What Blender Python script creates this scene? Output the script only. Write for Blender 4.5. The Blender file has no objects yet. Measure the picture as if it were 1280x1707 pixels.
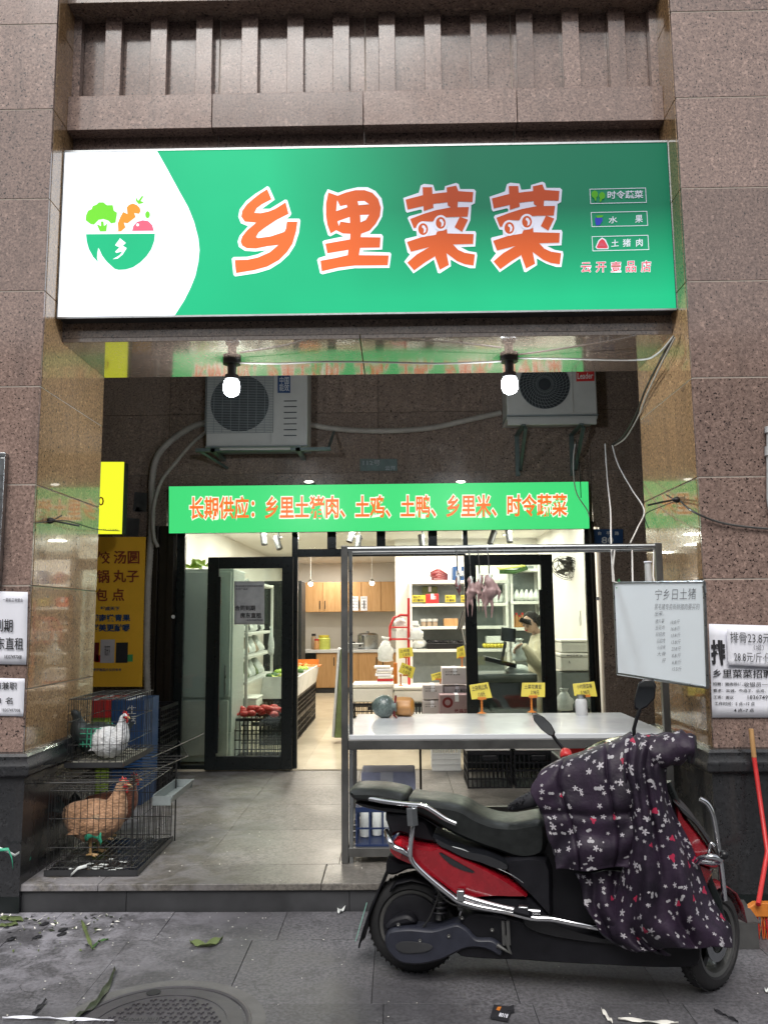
import bpy, bmesh, math, random
from mathutils import Vector, Matrix, Quaternion
from mathutils.geometry import tessellate_polygon
random.seed(7)
R = math.radians
C = bpy.context.scene.collection
scene = bpy.context.scene

# ------------------------------------------------------------------ camera, sky, sun, exposure
FPX, CAMH = 1359.5, 1.55
yaw, pitch, roll = R(.845), R(7.383), R(.488)
_f = Vector((-math.sin(yaw)*math.cos(pitch), math.cos(yaw)*math.cos(pitch), math.sin(pitch)))
_r = Vector((math.cos(yaw), math.sin(yaw), 0)); _u = _r.cross(_f)
_c, _s = math.cos(roll), math.sin(roll)
RT, UP, FW = _c*_r-_s*_u, _s*_r+_c*_u, _f
CAM = Vector((0, 0, CAMH))
cd = bpy.data.cameras.new('camera'); cam = bpy.data.objects.new('camera', cd); C.objects.link(cam)
cam.matrix_world = Matrix.Translation(CAM) @ Matrix((RT, UP, -FW)).transposed().to_4x4()
cd.sensor_fit = 'VERTICAL'; cd.sensor_height = 24; cd.lens = FPX/1707*24
cd.clip_start = .05; cd.clip_end = 500
scene.camera = cam
w = bpy.data.worlds.new('World'); scene.world = w; w.use_nodes = True
nt = w.node_tree; bg = nt.nodes['Background']
sky = nt.nodes.new('ShaderNodeTexSky'); sky.sky_type = 'NISHITA'; sky.sun_disc = False
sky.sun_elevation = R(52); sky.sun_rotation = R(190); sky.dust_density = 4; sky.air_density = 1.5
desat = nt.nodes.new('ShaderNodeHueSaturation'); desat.inputs['Saturation'].default_value = .32
nt.links.new(sky.outputs[0], desat.inputs['Color']); nt.links.new(desat.outputs[0], bg.inputs[0])
bg.inputs[1].default_value = .148
sl = bpy.data.lights.new('sun', 'SUN'); sl.energy = 1.9; sl.angle = R(35); sl.color = (1, .97, .93)
so = bpy.data.objects.new('sun', sl); C.objects.link(so)
so.rotation_euler = (R(38), 0, R(-10)); 
scene.view_settings.view_transform = 'Standard'; scene.view_settings.look = 'None'
scene.view_settings.gamma = 1; scene.view_settings.use_curve_mapping = False
scene.view_settings.exposure = 0.0
EM = 1/2**scene.view_settings.exposure
scene.cycles.max_bounces = 7; scene.cycles.transparent_max_bounces = 16

def lamp(name, kind, loc, power, color=(1, 1, 1), size=.1, rot=None, spread=None):
    l = bpy.data.lights.new(name, kind); l.energy = power; l.color = color
    if kind == 'AREA':
        l.size = size
        if spread: l.spread = spread
    else: l.shadow_soft_size = size
    o = bpy.data.objects.new(name, l); o.location = loc; C.objects.link(o)
    if rot: o.rotation_euler = rot
    return o

# ------------------------------------------------------------------ pixel -> world
def ray(px, py): return (px-640)*RT-(py-853.5)*UP+FPX*FW
def P(px, py, Y):
    v = ray(px, py); return CAM+v*(Y/v.y)
def G(px, py, z=0.):
    v = ray(px, py); return CAM+v*((z-CAMH)/v.z)
def PX(px, py, X):
    v = ray(px, py); return CAM+v*(X/v.x)
def V(*a): return Vector(a)

# ------------------------------------------------------------------ materials
def srgb(r, g, b):
    f = lambda c: (c/255/12.92) if c/255 <= .04045 else ((c/255+.055)/1.055)**2.4
    return (f(r), f(g), f(b))
def newmat(name):
    m = bpy.data.materials.new(name); m.use_nodes = True
    nt = m.node_tree; return m, nt, nt.nodes['Principled BSDF']
def node(nt, t, **kw):
    n = nt.nodes.new(t)
    for k, v in kw.items():
        if k.startswith('i_'):
            n.inputs[k[2:].replace('_', ' ')].default_value = v
        else: setattr(n, k, v)
    return n
def ramp(nt, fac, stops):
    r = nt.nodes.new('ShaderNodeValToRGB'); e = r.color_ramp.elements
    while len(e) < len(stops): e.new(.5)
    for x, (p, c) in zip(e, stops):
        x.position = p; x.color = (*c, 1) if len(c) == 3 else c
    nt.links.new(fac, r.inputs[0]); return r.outputs[0]
def mixc(nt, fac, a, b, mode='MIX'):
    m = nt.nodes.new('ShaderNodeMix'); m.data_type = 'RGBA'; m.blend_type = mode
    for s, v in ((m.inputs[0], fac), (m.inputs[6], a), (m.inputs[7], b)):
        if hasattr(v, 'links'): nt.links.new(v, s)
        else: s.default_value = v if not isinstance(v, tuple) else ((*v, 1) if len(v) == 3 else v)
    return m.outputs[2]
def math_(nt, op, a, b=None, clamp=False):
    m = nt.nodes.new('ShaderNodeMath'); m.operation = op; m.use_clamp = clamp
    for s, v in zip(m.inputs, (a, b)):
        if v is None: continue
        if hasattr(v, 'links'): nt.links.new(v, s)
        else: s.default_value = v
    return m.outputs[0]
def pos(nt): return nt.nodes.new('ShaderNodeNewGeometry').outputs['Position']
def noise(nt, vec, scale, detail=4, rough=.6, dist=0):
    n = node(nt, 'ShaderNodeTexNoise'); n.inputs['Scale'].default_value = scale
    n.inputs['Detail'].default_value = detail; n.inputs['Roughness'].default_value = rough
    n.inputs['Distortion'].default_value = dist
    nt.links.new(vec, n.inputs['Vector']); return n.outputs['Fac']
def bump(nt, bs, h, strength=.3, dist=.01):
    b = node(nt, 'ShaderNodeBump'); b.inputs['Strength'].default_value = strength
    b.inputs['Distance'].default_value = dist
    nt.links.new(h, b.inputs['Height']); nt.links.new(b.outputs[0], bs.inputs['Normal'])

def simple(name, col, rough=.5, metal=0, var=.25, scale=18, bmp=.15, spec=.5, coat=0, rvar=.15, trans=0, sheen=0):
    m, nt, bs = newmat(name)
    p = pos(nt); n = noise(nt, p, scale, 5, .65); n2 = noise(nt, p, scale*.17, 3)
    f = math_(nt, 'ADD', math_(nt, 'MULTIPLY', n, .5), math_(nt, 'MULTIPLY', n2, .5))
    c = ramp(nt, f, [(.3, tuple(x*(1-var) for x in col)), (.7, tuple(min(1, x*(1+var*.6)) for x in col))])
    nt.links.new(c, bs.inputs['Base Color'])
    rr = ramp(nt, n, [(.3, (max(0, rough-rvar*rough),)*3), (.7, (min(1, rough+rvar*rough),)*3)])
    nt.links.new(rr, bs.inputs['Roughness'])
    bs.inputs['Metallic'].default_value = metal; bs.inputs['Specular IOR Level'].default_value = spec
    bs.inputs['Coat Weight'].default_value = coat; bs.inputs['Coat Roughness'].default_value = .06
    if trans: bs.inputs['Transmission Weight'].default_value = trans
    if sheen: bs.inputs['Sheen Weight'].default_value = sheen
    if bmp: bump(nt, bs, n, bmp, .004)
    return m
def emit(name, col, strength=1., back=(.3, .3, .3)):
    m, nt, bs = newmat(name)
    bs.inputs['Base Color'].default_value = (*[c*.5 for c in col], 1); bs.inputs['Roughness'].default_value = .35
    bs.inputs['Emission Color'].default_value = (*col, 1); bs.inputs['Emission Strength'].default_value = strength*EM
    return m
def granite(name, a, b, dark, rough=.14, rndv=.12, scale=1., specks=.36, coat=.3, ccr=.08):
    m, nt, bs = newmat(name)
    oi = nt.nodes.new('ShaderNodeObjectInfo')
    add = nt.nodes.new('ShaderNodeVectorMath'); add.operation = 'ADD'
    cr = nt.nodes.new('ShaderNodeCombineXYZ')
    for i in range(3): nt.links.new(math_(nt, 'MULTIPLY', oi.outputs['Random'], 7.+i*3), cr.inputs[i])
    nt.links.new(pos(nt), add.inputs[0]); nt.links.new(cr.outputs[0], add.inputs[1]); p = add.outputs[0]
    n1 = noise(nt, p, 60*scale, 3, .8); n2 = noise(nt, p, 2.2, 4)
    base = ramp(nt, n1, [(.36, b), (.5, tuple((x+y)/2 for x, y in zip(a, b))), (.64, a)])
    base = mixc(nt, ramp(nt, n2, [(.35, (0,)*3), (.7, (.35,)*3)]), base, tuple(x*.7 for x in a))
    n3 = noise(nt, p, 85*scale, 2, .5)
    sp = ramp(nt, n3, [(specks-.03, (1,)*3), (specks+.03, (0,)*3)])
    base = mixc(nt, sp, base, dark)
    n4 = noise(nt, p, 30*scale, 2, .6)
    base = mixc(nt, ramp(nt, n4, [(.62, (0,)*3), (.72, (.5,)*3)]), base, tuple(min(1, x*1.5) for x in a))
    bc = node(nt, 'ShaderNodeHueSaturation')
    nt.links.new(math_(nt, 'ADD', math_(nt, 'MULTIPLY', oi.outputs['Random'], rndv*2), 1-rndv), bc.inputs['Value'])
    nt.links.new(base, bc.inputs['Color'])
    # streaks of rain dirt, vertical
    mp = node(nt, 'ShaderNodeMapping'); mp.inputs['Scale'].default_value = (9, 9, .8); nt.links.new(p, mp.inputs[0])
    st = noise(nt, mp.outputs[0], 1.2, 5, .6)
    col = mixc(nt, ramp(nt, st, [(.52, (0,)*3), (.78, (.42,)*3)]), bc.outputs[0], (.06, .05, .047))
    nt.links.new(col, bs.inputs['Base Color'])
    rr = ramp(nt, noise(nt, p, 5, 4), [(.3, (rough*.7,)*3), (.7, (rough*1.6,)*3)])
    nt.links.new(rr, bs.inputs['Roughness'])
    bs.inputs['Coat Weight'].default_value = coat; bs.inputs['Coat Roughness'].default_value = ccr
    bump(nt, bs, noise(nt, p, 3., 2), .05, .01)
    return m
def metal(name, col, rough=.3): return simple(name, col, rough, 1, .15, 25, .05)
def glassm(name, tint=(.9, 1, .95), rough=0., fac=.12):
    m = bpy.data.materials.new(name); m.use_nodes = True; nt = m.node_tree; nt.nodes.clear()
    o = nt.nodes.new('ShaderNodeOutputMaterial'); mx = nt.nodes.new('ShaderNodeMixShader')
    t = nt.nodes.new('ShaderNodeBsdfTransparent'); t.inputs[0].default_value = (*tint, 1)
    g = nt.nodes.new('ShaderNodeBsdfGlossy'); g.inputs['Roughness'].default_value = rough; g.inputs[0].default_value = (.9, .95, .95, 1)
    fr = nt.nodes.new('ShaderNodeFresnel'); fr.inputs[0].default_value = 1.5
    a = math_(nt, 'MULTIPLY', fr.outputs[0], fac/.04, True)
    nt.links.new(a, mx.inputs[0]); nt.links.new(t.outputs[0], mx.inputs[1]); nt.links.new(g.outputs[0], mx.inputs[2])
    nt.links.new(mx.outputs[0], o.inputs[0]); return m

M = {}
M['granite'] = granite('granite', (.33, .232, .195), (.14, .096, .084), (.02, .016, .016), rndv=.17)
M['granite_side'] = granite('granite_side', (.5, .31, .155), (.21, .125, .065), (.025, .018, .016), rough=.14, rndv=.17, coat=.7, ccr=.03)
M['granite_dark'] = granite('granite_dark', (.33, .25, .2), (.16, .12, .1), (.012, .01, .01), rough=.2)
M['granite_soffit'] = granite('granite_soffit', (.24, .18, .14), (.13, .09, .07), (.04, .03, .03), rough=.06, coat=.8)
M['plinth'] = granite('plinth', (.03, .031, .034), (.015, .016, .018), (.006,)*3, rough=.22, coat=.2)
M['grout'] = simple('grout', (.42, .37, .32), .8)
M['black_metal'] = simple('black_metal', (.012, .016, .016), .3, .2, .2, 30, .05)
M['brown_metal'] = simple('brown_metal', (.035, .028, .022), .35, .6, .3, 14, .1)
M['steel'] = metal('steel', (.42, .44, .45), .3)
M['steel_dull'] = simple('steel_dull', (.17, .17, .165), .4, .75, .4, 9, .1)
M['chrome'] = metal('chrome', (.75, .76, .78), .12)
M['white_plastic'] = simple('white_plastic', (.7, .7, .67), .45, 0, .12)
M['foam'] = simple('foam', (.78, .76, .7), .8, 0, .1, 60, .3)
M['wall_white'] = simple('wall_white', (.75, .73, .68), .7, 0, .06, 5, .05)
M['floor_cream'] = simple('floor_cream', (.62, .55, .42), .22, 0, .08, 3, .02)
M['wood'] = None
M['black_plastic'] = simple('black_plastic', (.009, .009, .011), .38, 0, .3)
M['dark_plastic'] = simple('dark_plastic', (.03, .031, .034), .5, 0, .3)
M['rubber'] = simple('rubber', (.022, .021, .022), .75, 0, .35, 40, .3)
M['cardboard'] = simple('cardboard', (.33, .25, .17), .8)
M['box_grey'] = simple('box_grey', (.5, .46, .47), .7, 0, .1)
M['box_mauve'] = simple('box_mauve', (.34, .24, .26), .7, 0, .2)
M['paper'] = simple('paper', (.78, .79, .86), .7, 0, .05, 7, .25)
M['ink'] = simple('ink', (.02, .02, .024), .6)
M['ink_brown'] = simple('ink_brown', (.25, .04, .015), .6)
M['ink_soft'] = simple('ink_soft', (.1, .1, .12), .6)
M['yellow_card'] = simple('yellow_card', (.6, .5, .05), .45, 0, .1)
M['red'] = simple('red', (.55, .03, .03), .4)
M['red_dark'] = simple('red_dark', (.16, .012, .015), .4, 0, .4)
M['blue'] = simple('blue', (.015, .06, .17), .5)
M['green'] = simple('green', (.06, .35, .12), .5)
M['lime'] = simple('lime', (.3, .45, .05), .5)
M['orange'] = simple('orange', (.62, .2, .03), .5)
M['leaf'] = simple('leaf', (.05, .13, .03), .55, 0, .5, 50)
M['leaf_dry'] = simple('leaf_dry', (.13, .17, .06), .6, 0, .4, 60)
M['yellow_green'] = simple('yellow_green', (.55, .6, .12), .5)
M['glass'] = glassm('glass', (.93, .97, .95), 0, .05)
M['glass_dark'] = glassm('glass_dark', (.45, .52, .5), 0, .07)
M['bag'] = simple('bag', (.72, .75, .73), .3, 0, .25, 28, 1.0)
M['pipe'] = simple('pipe', (.38, .35, .31), .65, 0, .3)
M['pvc'] = simple('pvc', (.55, .56, .57), .4)
M['wire_white'] = simple('wire_white', (.6, .58, .55), .5)
M['wire_black'] = simple('wire_black', (.015,)*3, .5)
M['ac_white'] = simple('ac_white', (.5, .5, .47), .45, 0, .15, 6)
M['ac_dark'] = simple('ac_dark', (.03, .035, .04), .5)
M['bracket'] = simple('bracket', (.12, .16, .15), .45, .4, .4)
M['grey_plastic'] = simple('grey_plastic', (.22, .25, .25), .5)
M['table_white'] = simple('table_white', (.62, .64, .66), .22, 0, .1, 4, .03)

def woodm():
    m, nt, bs = newmat('wood'); p = pos(nt)
    mp = node(nt, 'ShaderNodeMapping'); mp.inputs['Scale'].default_value = (14, 14, 1.2); nt.links.new(p, mp.inputs[0])
    n = noise(nt, mp.outputs[0], 2, 5, .6, 1.2)
    nt.links.new(ramp(nt, n, [(.3, (.42, .23, .09)), (.7, (.55, .33, .15))]), bs.inputs['Base Color'])
    bs.inputs['Roughness'].default_value = .4; return m
M['wood'] = woodm()

def pavement_mat(name, base, porch=False):
    m, nt, bs = newmat(name); p = pos(nt)
    oi = nt.nodes.new('ShaderNodeObjectInfo')
    n1 = noise(nt, p, 1.6, 6, .62); n2 = noise(nt, p, 60, 3, .7); n3 = noise(nt, p, 9, 6, .7)
    c = ramp(nt, n1, [(.32, tuple(x*.55 for x in base)), (.5, base), (.68, tuple(x*1.4 for x in base))])
    c = mixc(nt, ramp(nt, n2, [(.38, (.85,)*3), (.6, (0,)*3)]), c, tuple(x*.45 for x in base))
    hs = node(nt, 'ShaderNodeHueSaturation'); nt.links.new(c, hs.inputs['Color'])
    nt.links.new(math_(nt, 'ADD', math_(nt, 'MULTIPLY', oi.outputs['Random'], .3), .85), hs.inputs['Value'])
    c = mixc(nt, ramp(nt, n3, [(.54, (0,)*3), (.68, (.7,)*3)]), hs.outputs[0], tuple(x*.42 for x in base))
    # powdery lime-white spill towards the left by the cages
    sx = node(nt, 'ShaderNodeSeparateXYZ'); nt.links.new(p, sx.inputs[0])
    msk = math_(nt, 'SUBTRACT', 1, math_(nt, 'DIVIDE', math_(nt, 'ADD', sx.outputs[0], 2.2), 1.5), True)
    msk = math_(nt, 'MULTIPLY', msk, math_(nt, 'MULTIPLY', math_(nt, 'SUBTRACT', sx.outputs[1], 3.3), 1.1, True), True)
    n4 = noise(nt, p, 5, 8, .72, .6)
    sp = math_(nt, 'MULTIPLY', ramp(nt, n4, [(.44, (0,)*3), (.58, (1,)*3)]), math_(nt, 'POWER', msk, .8, True))
    c = mixc(nt, math_(nt, 'MULTIPLY', sp, .8 if not porch else .6), c, (.38, .37, .41))
    # fine cracks and old gum spots
    vc = node(nt, 'ShaderNodeTexVoronoi'); vc.feature = 'DISTANCE_TO_EDGE'; vc.inputs['Scale'].default_value = 1.7
    wp_ = node(nt, 'ShaderNodeVectorMath', operation='ADD'); nn_ = node(nt, 'ShaderNodeTexNoise'); nn_.inputs['Scale'].default_value = 5; nn_.inputs['Detail'].default_value = 6; nt.links.new(p, nn_.inputs['Vector'])
    sc_ = node(nt, 'ShaderNodeVectorMath', operation='SCALE'); sc_.inputs['Scale'].default_value = .35; nt.links.new(nn_.outputs['Color'], sc_.inputs[0]); nt.links.new(p, wp_.inputs[0]); nt.links.new(sc_.outputs[0], wp_.inputs[1]); nt.links.new(wp_.outputs[0], vc.inputs['Vector'])
    ck = math_(nt, 'MULTIPLY', ramp(nt, vc.outputs['Distance'], [(.002, (1,)*3), (.008, (0,)*3)]), ramp(nt, noise(nt, p, 1.1, 2), [(.52, (0,)*3), (.56, (.7,)*3)]))
    c = mixc(nt, ck, c, tuple(x*.3 for x in base))
    vg = node(nt, 'ShaderNodeTexVoronoi'); vg.inputs['Scale'].default_value = 5.5; nt.links.new(p, vg.inputs['Vector'])
    c = mixc(nt, ramp(nt, vg.outputs['Distance'], [(.07, (.65,)*3), (.1, (0,)*3)]), c, tuple(x*.45 for x in base))
    # tiny pale crumbs
    vo = node(nt, 'ShaderNodeTexVoronoi'); vo.inputs['Scale'].default_value = 26; nt.links.new(p, vo.inputs['Vector'])
    cr = ramp(nt, vo.outputs['Distance'], [(.05, (1,)*3), (.085, (0,)*3)])
    cr = math_(nt, 'MULTIPLY', cr, ramp(nt, noise(nt, p, 2.3, 3), [(.52, (0,)*3), (.6, (.8,)*3)]))
    c = mixc(nt, cr, c, (.5, .5, .48))
    nt.links.new(c, bs.inputs['Base Color'])
    nt.links.new(ramp(nt, n1, [(.3, (.42 if not porch else .28,)*3), (.7, (.75 if not porch else .55,)*3)]), bs.inputs['Roughness'])
    bump(nt, bs, math_(nt, 'ADD', n2, n3), .25, .002); return m
M['paving'] = pavement_mat('paving', (.122, .119, .129))
M['porch'] = pavement_mat('porch', (.185, .17, .15), True)
M['riser'] = simple('riser', (.045, .046, .05), .55, 0, .5, 6, .3)
M['asphalt'] = simple('asphalt', (.05, .05, .052), .85, 0, .3)

# ------------------------------------------------------------------ mesh builder
class MB:
    def __init__(s): s.v, s.f, s.mi, s.mats = [], [], [], []; s.cur = 0
    def m(s, mat):
        mt = M[mat] if isinstance(mat, str) else mat
        if mt not in s.mats: s.mats.append(mt)
        s.cur = s.mats.index(mt); return s
    def add(s, vs, fs):
        b = len(s.v); s.v += [tuple(x) for x in vs]
        for f in fs: s.f.append(tuple(b+i for i in f)); s.mi.append(s.cur)
        return s
    def box(s, x0, x1, y0, y1, z0, z1):
        return s.add([(x, y, z) for x in (x0, x1) for y in (y0, y1) for z in (z0, z1)],
                     [(0, 1, 3, 2), (4, 6, 7, 5), (0, 4, 5, 1), (2, 3, 7, 6), (0, 2, 6, 4), (1, 5, 7, 3)])
    def obox(s, c, hx, hy, hz):       # half vectors
        c = Vector(c); hx, hy, hz = Vector(hx), Vector(hy), Vector(hz)
        return s.add([c+a*hx+b*hy+d*hz for a in (-1, 1) for b in (-1, 1) for d in (-1, 1)],
                     [(0, 1, 3, 2), (4, 6, 7, 5), (0, 4, 5, 1), (2, 3, 7, 6), (0, 2, 6, 4), (1, 5, 7, 3)])
    def poly(s, pts):
        pts = [Vector(p) for p in pts]
        tr = tessellate_polygon([pts]); return s.add(pts, tr)
    def quad(s, a, b, c, d): return s.add([a, b, c, d], [(0, 1, 2, 3)])
    def prism(s, pts, vec):
        pts = [Vector(p) for p in pts]; vec = Vector(vec); n = len(pts)
        tr = tessellate_polygon([pts])
        fs = [tuple(t) for t in tr]+[tuple(i+n for i in reversed(t)) for t in tr]
        fs += [(i, (i+1) % n, (i+1) % n+n, i+n) for i in range(n)]
        return s.add(pts+[p+vec for p in pts], fs)
    def rings(s, rs, closed=False, caps=True):
        n = len(rs[0]); vs = [p for r in rs for p in r]; fs = []
        k = len(rs)
        for i in range(k if closed else k-1):
            for j in range(n):
                a, b = i*n+j, i*n+(j+1) % n; c, d = ((i+1) % k)*n+(j+1) % n, ((i+1) % k)*n+j
                fs.append((a, b, c, d))
        if caps and not closed: fs += [tuple(range(n-1, -1, -1)), tuple(range((k-1)*n, k*n))]
        return s.add(vs, fs)
    def tube(s, pts, r, n=8, closed=False, flat=None):
        pts = [Vector(p) for p in pts]; k = len(pts)
        rr = r if isinstance(r, (list, tuple)) else [r]*k
        up = None; rs = []
        for i, p in enumerate(pts):
            if closed: t = pts[(i+1) % k]-pts[i-1]
            else: t = pts[min(i+1, k-1)]-pts[max(i-1, 0)]
            if t.length < 1e-9: t = Vector((0, 0, 1))
            t.normalize()
            if up is None:
                up = Vector((0, 0, 1)) if abs(t.z) < .9 else Vector((1, 0, 0))
            up = (up-t*up.dot(t)); up = up.normalized() if up.length > 1e-6 else t.orthogonal().normalized()
            sd = t.cross(up)
            a, b = (rr[i], rr[i]) if flat is None else (rr[i], rr[i]*flat)
            rs.append([p+sd*a*math.cos(q*2*math.pi/n)+up*b*math.sin(q*2*math.pi/n) for q in range(n)])
        return s.rings(rs, closed)
    def lathe(s, prof, o, axis, n=20, closed=False):
        o = Vector(o); ax = Vector(axis).normalized(); a = ax.orthogonal().normalized(); b = ax.cross(a)
        rs = [[o+ax*h+(a*math.cos(q*2*math.pi/n)+b*math.sin(q*2*math.pi/n))*max(r, 1e-4) for q in range(n)] for r, h in prof]
        return s.rings(rs, closed, caps=not closed)
    def ball(s, c, r, nu=12, nv=8, rough=0, mat3=None):
        c = Vector(c); r = (r, r, r) if not isinstance(r, (list, tuple)) else r
        rs = []
        for j in range(nv+1):
            ph = math.pi*j/nv
            row = []
            for i in range(nu):
                th = 2*math.pi*i/nu; k = 1+random.uniform(-rough, rough)
                d = Vector((r[0]*math.sin(ph)*math.cos(th), r[1]*math.sin(ph)*math.sin(th), r[2]*math.cos(ph)))*k
                if mat3: d = mat3 @ d
                row.append(c+d)
            rs.append(row)
        return s.rings(rs)
    def grid(s, rows):
        n = len(rows[0]); k = len(rows)
        return s.add([p for r in rows for p in r], [(i*n+j, i*n+j+1, (i+1)*n+j+1, (i+1)*n+j) for i in range(k-1) for j in range(n-1)])
    def mesh(s, name, off=Vector((0, 0, 0))):
        me = bpy.data.meshes.new(name)
        me.from_pydata([tuple(Vector(p)-off) for p in s.v], [], s.f)
        for m in s.mats: me.materials.append(m)
        me.polygons.foreach_set('material_index', s.mi)
        return me
def origin_of(o):
    v = Vector((0, 0, 0))
    while o is not None: v = v+o.location; o = o.parent
    return v
def build(mb, name, parent=None, smooth=None, bevel=0, recalc=True, sub=0, solid=0):
    off = origin_of(parent) if parent else Vector((0, 0, 0))
    me = mb.mesh(name, off)
    if recalc:
        b = bmesh.new(); b.from_mesh(me); bmesh.ops.recalc_face_normals(b, faces=b.faces); b.to_mesh(me); b.free()
    o = bpy.data.objects.new(name, me); C.objects.link(o)
    if parent: o.parent = parent
    if smooth is not None:
        me.polygons.foreach_set('use_smooth', [True]*len(me.polygons))
        if smooth < 180: me.set_sharp_from_angle(angle=R(smooth))
    if solid:
        md = o.modifiers.new('thick', 'SOLIDIFY'); md.thickness = solid; md.offset = 0
    if bevel:
        md = o.modifiers.new('bevel', 'BEVEL'); md.width = bevel; md.segments = 2; md.limit_method = 'ANGLE'; md.angle_limit = R(40)
    if sub:
        md = o.modifiers.new('sub', 'SUBSURF'); md.levels = sub; md.render_levels = sub
    return o
def tag(o, label=None, cat=None, group=None, kind=None):
    if label: o['label'] = label
    if cat: o['category'] = cat
    if group: o['group'] = group
    if kind: o['kind'] = kind
    return o
def thing(name, label, cat, loc=(0, 0, 0), group=None, kind=None):
    o = bpy.data.objects.new(name, None); o.location = loc; o.empty_display_size = .1; C.objects.link(o)
    return tag(o, label, cat, group, kind)
def copy_tree(o, parent=None):
    c = o.copy(); C.objects.link(c)
    if parent: c.parent = parent
    for ch in list(o.children):
        copy_tree(ch, c)
    return c
def fused(mb, name, parent, voxel, smooth_iter=2):
    """join overlapping shapes into one continuous surface"""
    o = build(mb, name+'_raw', None); 
    md = o.modifiers.new('r', 'REMESH'); md.mode = 'VOXEL'; md.voxel_size = voxel
    m2 = o.modifiers.new('s', 'SMOOTH'); m2.iterations = smooth_iter; m2.factor = .5
    bpy.context.view_layer.update()
    dg = bpy.context.evaluated_depsgraph_get(); me = bpy.data.meshes.new_from_object(o.evaluated_get(dg))
    bpy.data.objects.remove(o)
    off = origin_of(parent) if parent else Vector((0, 0, 0))
    me.transform(Matrix.Translation(-off)); me.name = name
    me.polygons.foreach_set('use_smooth', [True]*len(me.polygons))
    q = bpy.data.objects.new(name, me); C.objects.link(q)
    if parent: q.parent = parent
    return q

# ------------------------------------------------------------------ text
_tc = {}
def glyphs(s, off=0., res=2, space=1.):
    k = (s, off, res, space)
    if k in _tc: return _tc[k]
    cu = bpy.data.curves.new('t', 'FONT'); cu.body = s; cu.resolution_u = res; cu.offset = off; cu.space_character = space
    cu.fill_mode = 'FRONT'; cu.space_line = .9
    o = bpy.data.objects.new('t', cu); C.objects.link(o); bpy.context.view_layer.update()
    me = bpy.data.meshes.new_from_object(o.evaluated_get(bpy.context.evaluated_depsgraph_get()))
    vs = [tuple(v.co) for v in me.vertices]; fs = [tuple(p.vertices) for p in me.polygons]
    bpy.data.objects.remove(o); bpy.data.curves.remove(cu); bpy.data.meshes.remove(me)
    _tc[k] = (vs, fs); return vs, fs
def text(mb, s, bl, br, tr, tl, lift=.002, off=0., res=2, space=1., ref=None):
    vs, fs = glyphs(s, off, res, space)
    if not vs: return mb
    rv = glyphs(s, ref if ref is not None else off, res, space)[0]
    x0 = min(v[0] for v in rv); x1 = max(v[0] for v in rv); y0 = min(v[1] for v in rv); y1 = max(v[1] for v in rv)
    bl, br, tr, tl = map(Vector, (bl, br, tr, tl))
    n = (br-bl).cross(tl-bl).normalized()*lift
    if n.dot(CAM-bl) < 0: n = -n
    out = []
    for x, y, _ in vs:
        u = (x-x0)/(x1-x0+1e-9); v = (y-y0)/(y1-y0+1e-9)
        out.append(bl*(1-u)*(1-v)+br*u*(1-v)+tr*u*v+tl*(1-u)*v+n)
    return mb.add(out, fs)
def textpx(mb, s, x0, y0, x1, y1, Y, slope=0., **kw):
    """text filling the pixel box x0..x1, y0..y1 on the facade plane Y; slope = dy from left to right"""
    return text(mb, s, P(x0, y1, Y), P(x1, y1+slope, Y), P(x1, y0+slope, Y), P(x0, y0, Y), **kw)
def poster(name, label, pts, mat, lines, group=None, cat='poster', curl=.003, thick=.002):
    """pts: BL, BR, TR, TL world; lines: (text, u0, v0, u1, v1, ink, bold)"""
    bl, br, tr, tl = map(Vector, pts); n = (br-bl).cross(tl-bl).normalized()
    if n.dot(CAM-bl) < 0: n = -n
    root = thing(name, label, cat, bl, group)
    rows = []; K = 9
    for j in range(K):
        v = j/(K-1); rows.append([])
        for i in range(K):
            u = i/(K-1); q = bl*(1-u)*(1-v)+br*u*(1-v)+tr*u*v+tl*(1-u)*v
            e = (u in (0, 1)) + (v in (0, 1))
            rows[-1].append(q+n*(curl*(math.sin(u*5+v*3)*.4+.6+e*.8)))
    mb = MB().m(mat).grid(rows); build(mb, 'sheet', root, smooth=180, recalc=False, solid=.0008)
    mbs = {}
    for L in lines:
        s, u0, v0, u1, v1, ink = L[:6]; bo = L[6] if len(L) > 6 else .01
        f = lambda u, v: bl*(1-u)*(1-v)+br*u*(1-v)+tr*u*v+tl*(1-u)*v
        text(mbs.setdefault(ink, MB().m(ink)), s, f(u0, v0), f(u1, v0), f(u1, v1), f(u0, v1), lift=curl*2.2+.003, off=bo)
    for q in mbs.values(): build(q, 'lettering', root, recalc=False)
    return root

# ================================================================== SETTING
XL, XR, YF, YB = -2.064, 1.712, 4.589, 7.85
# ground
g = build(MB().m('asphalt').box(-40, 40, -40, 40, -.08, -.034), 'ground'); tag(g, 'dark ground of the street', kind='structure')
pv = build(MB().m('grout').box(-3.9, 3.9, .3, YF-.01, -.033, -.012), 'pavement'); tag(pv, 'grey stone slab pavement in front of the step', kind='structure')
M['joint'] = simple('joint', (.06, .06, .062), .95)
pv.data.materials.clear(); pv.data.materials.append(M['joint'])
def slab(x0, x1, y0, y1, z0, z1, mat, parent, name='paving_slab', bev=.0015, gap=.0013):
    return build(MB().m(mat).box(x0+gap, x1-gap, y0+gap, y1-gap, z0, z1), name, parent, bevel=bev)
ys = [.9, 1.55, 2.21, 2.87, 3.53, 4.195, YF-.012]
for j in range(6):
    x = [-3.5, -3.9, -3.7, -3.67, -3.72, -3.6][j]
    while x < 3.6:
        dz = random.uniform(-.0015, .0015)
        if not (j == 3 and False): slab(x, x+.6, ys[j], ys[j+1], -.012, dz, 'paving', pv)
        x += .6
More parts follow.
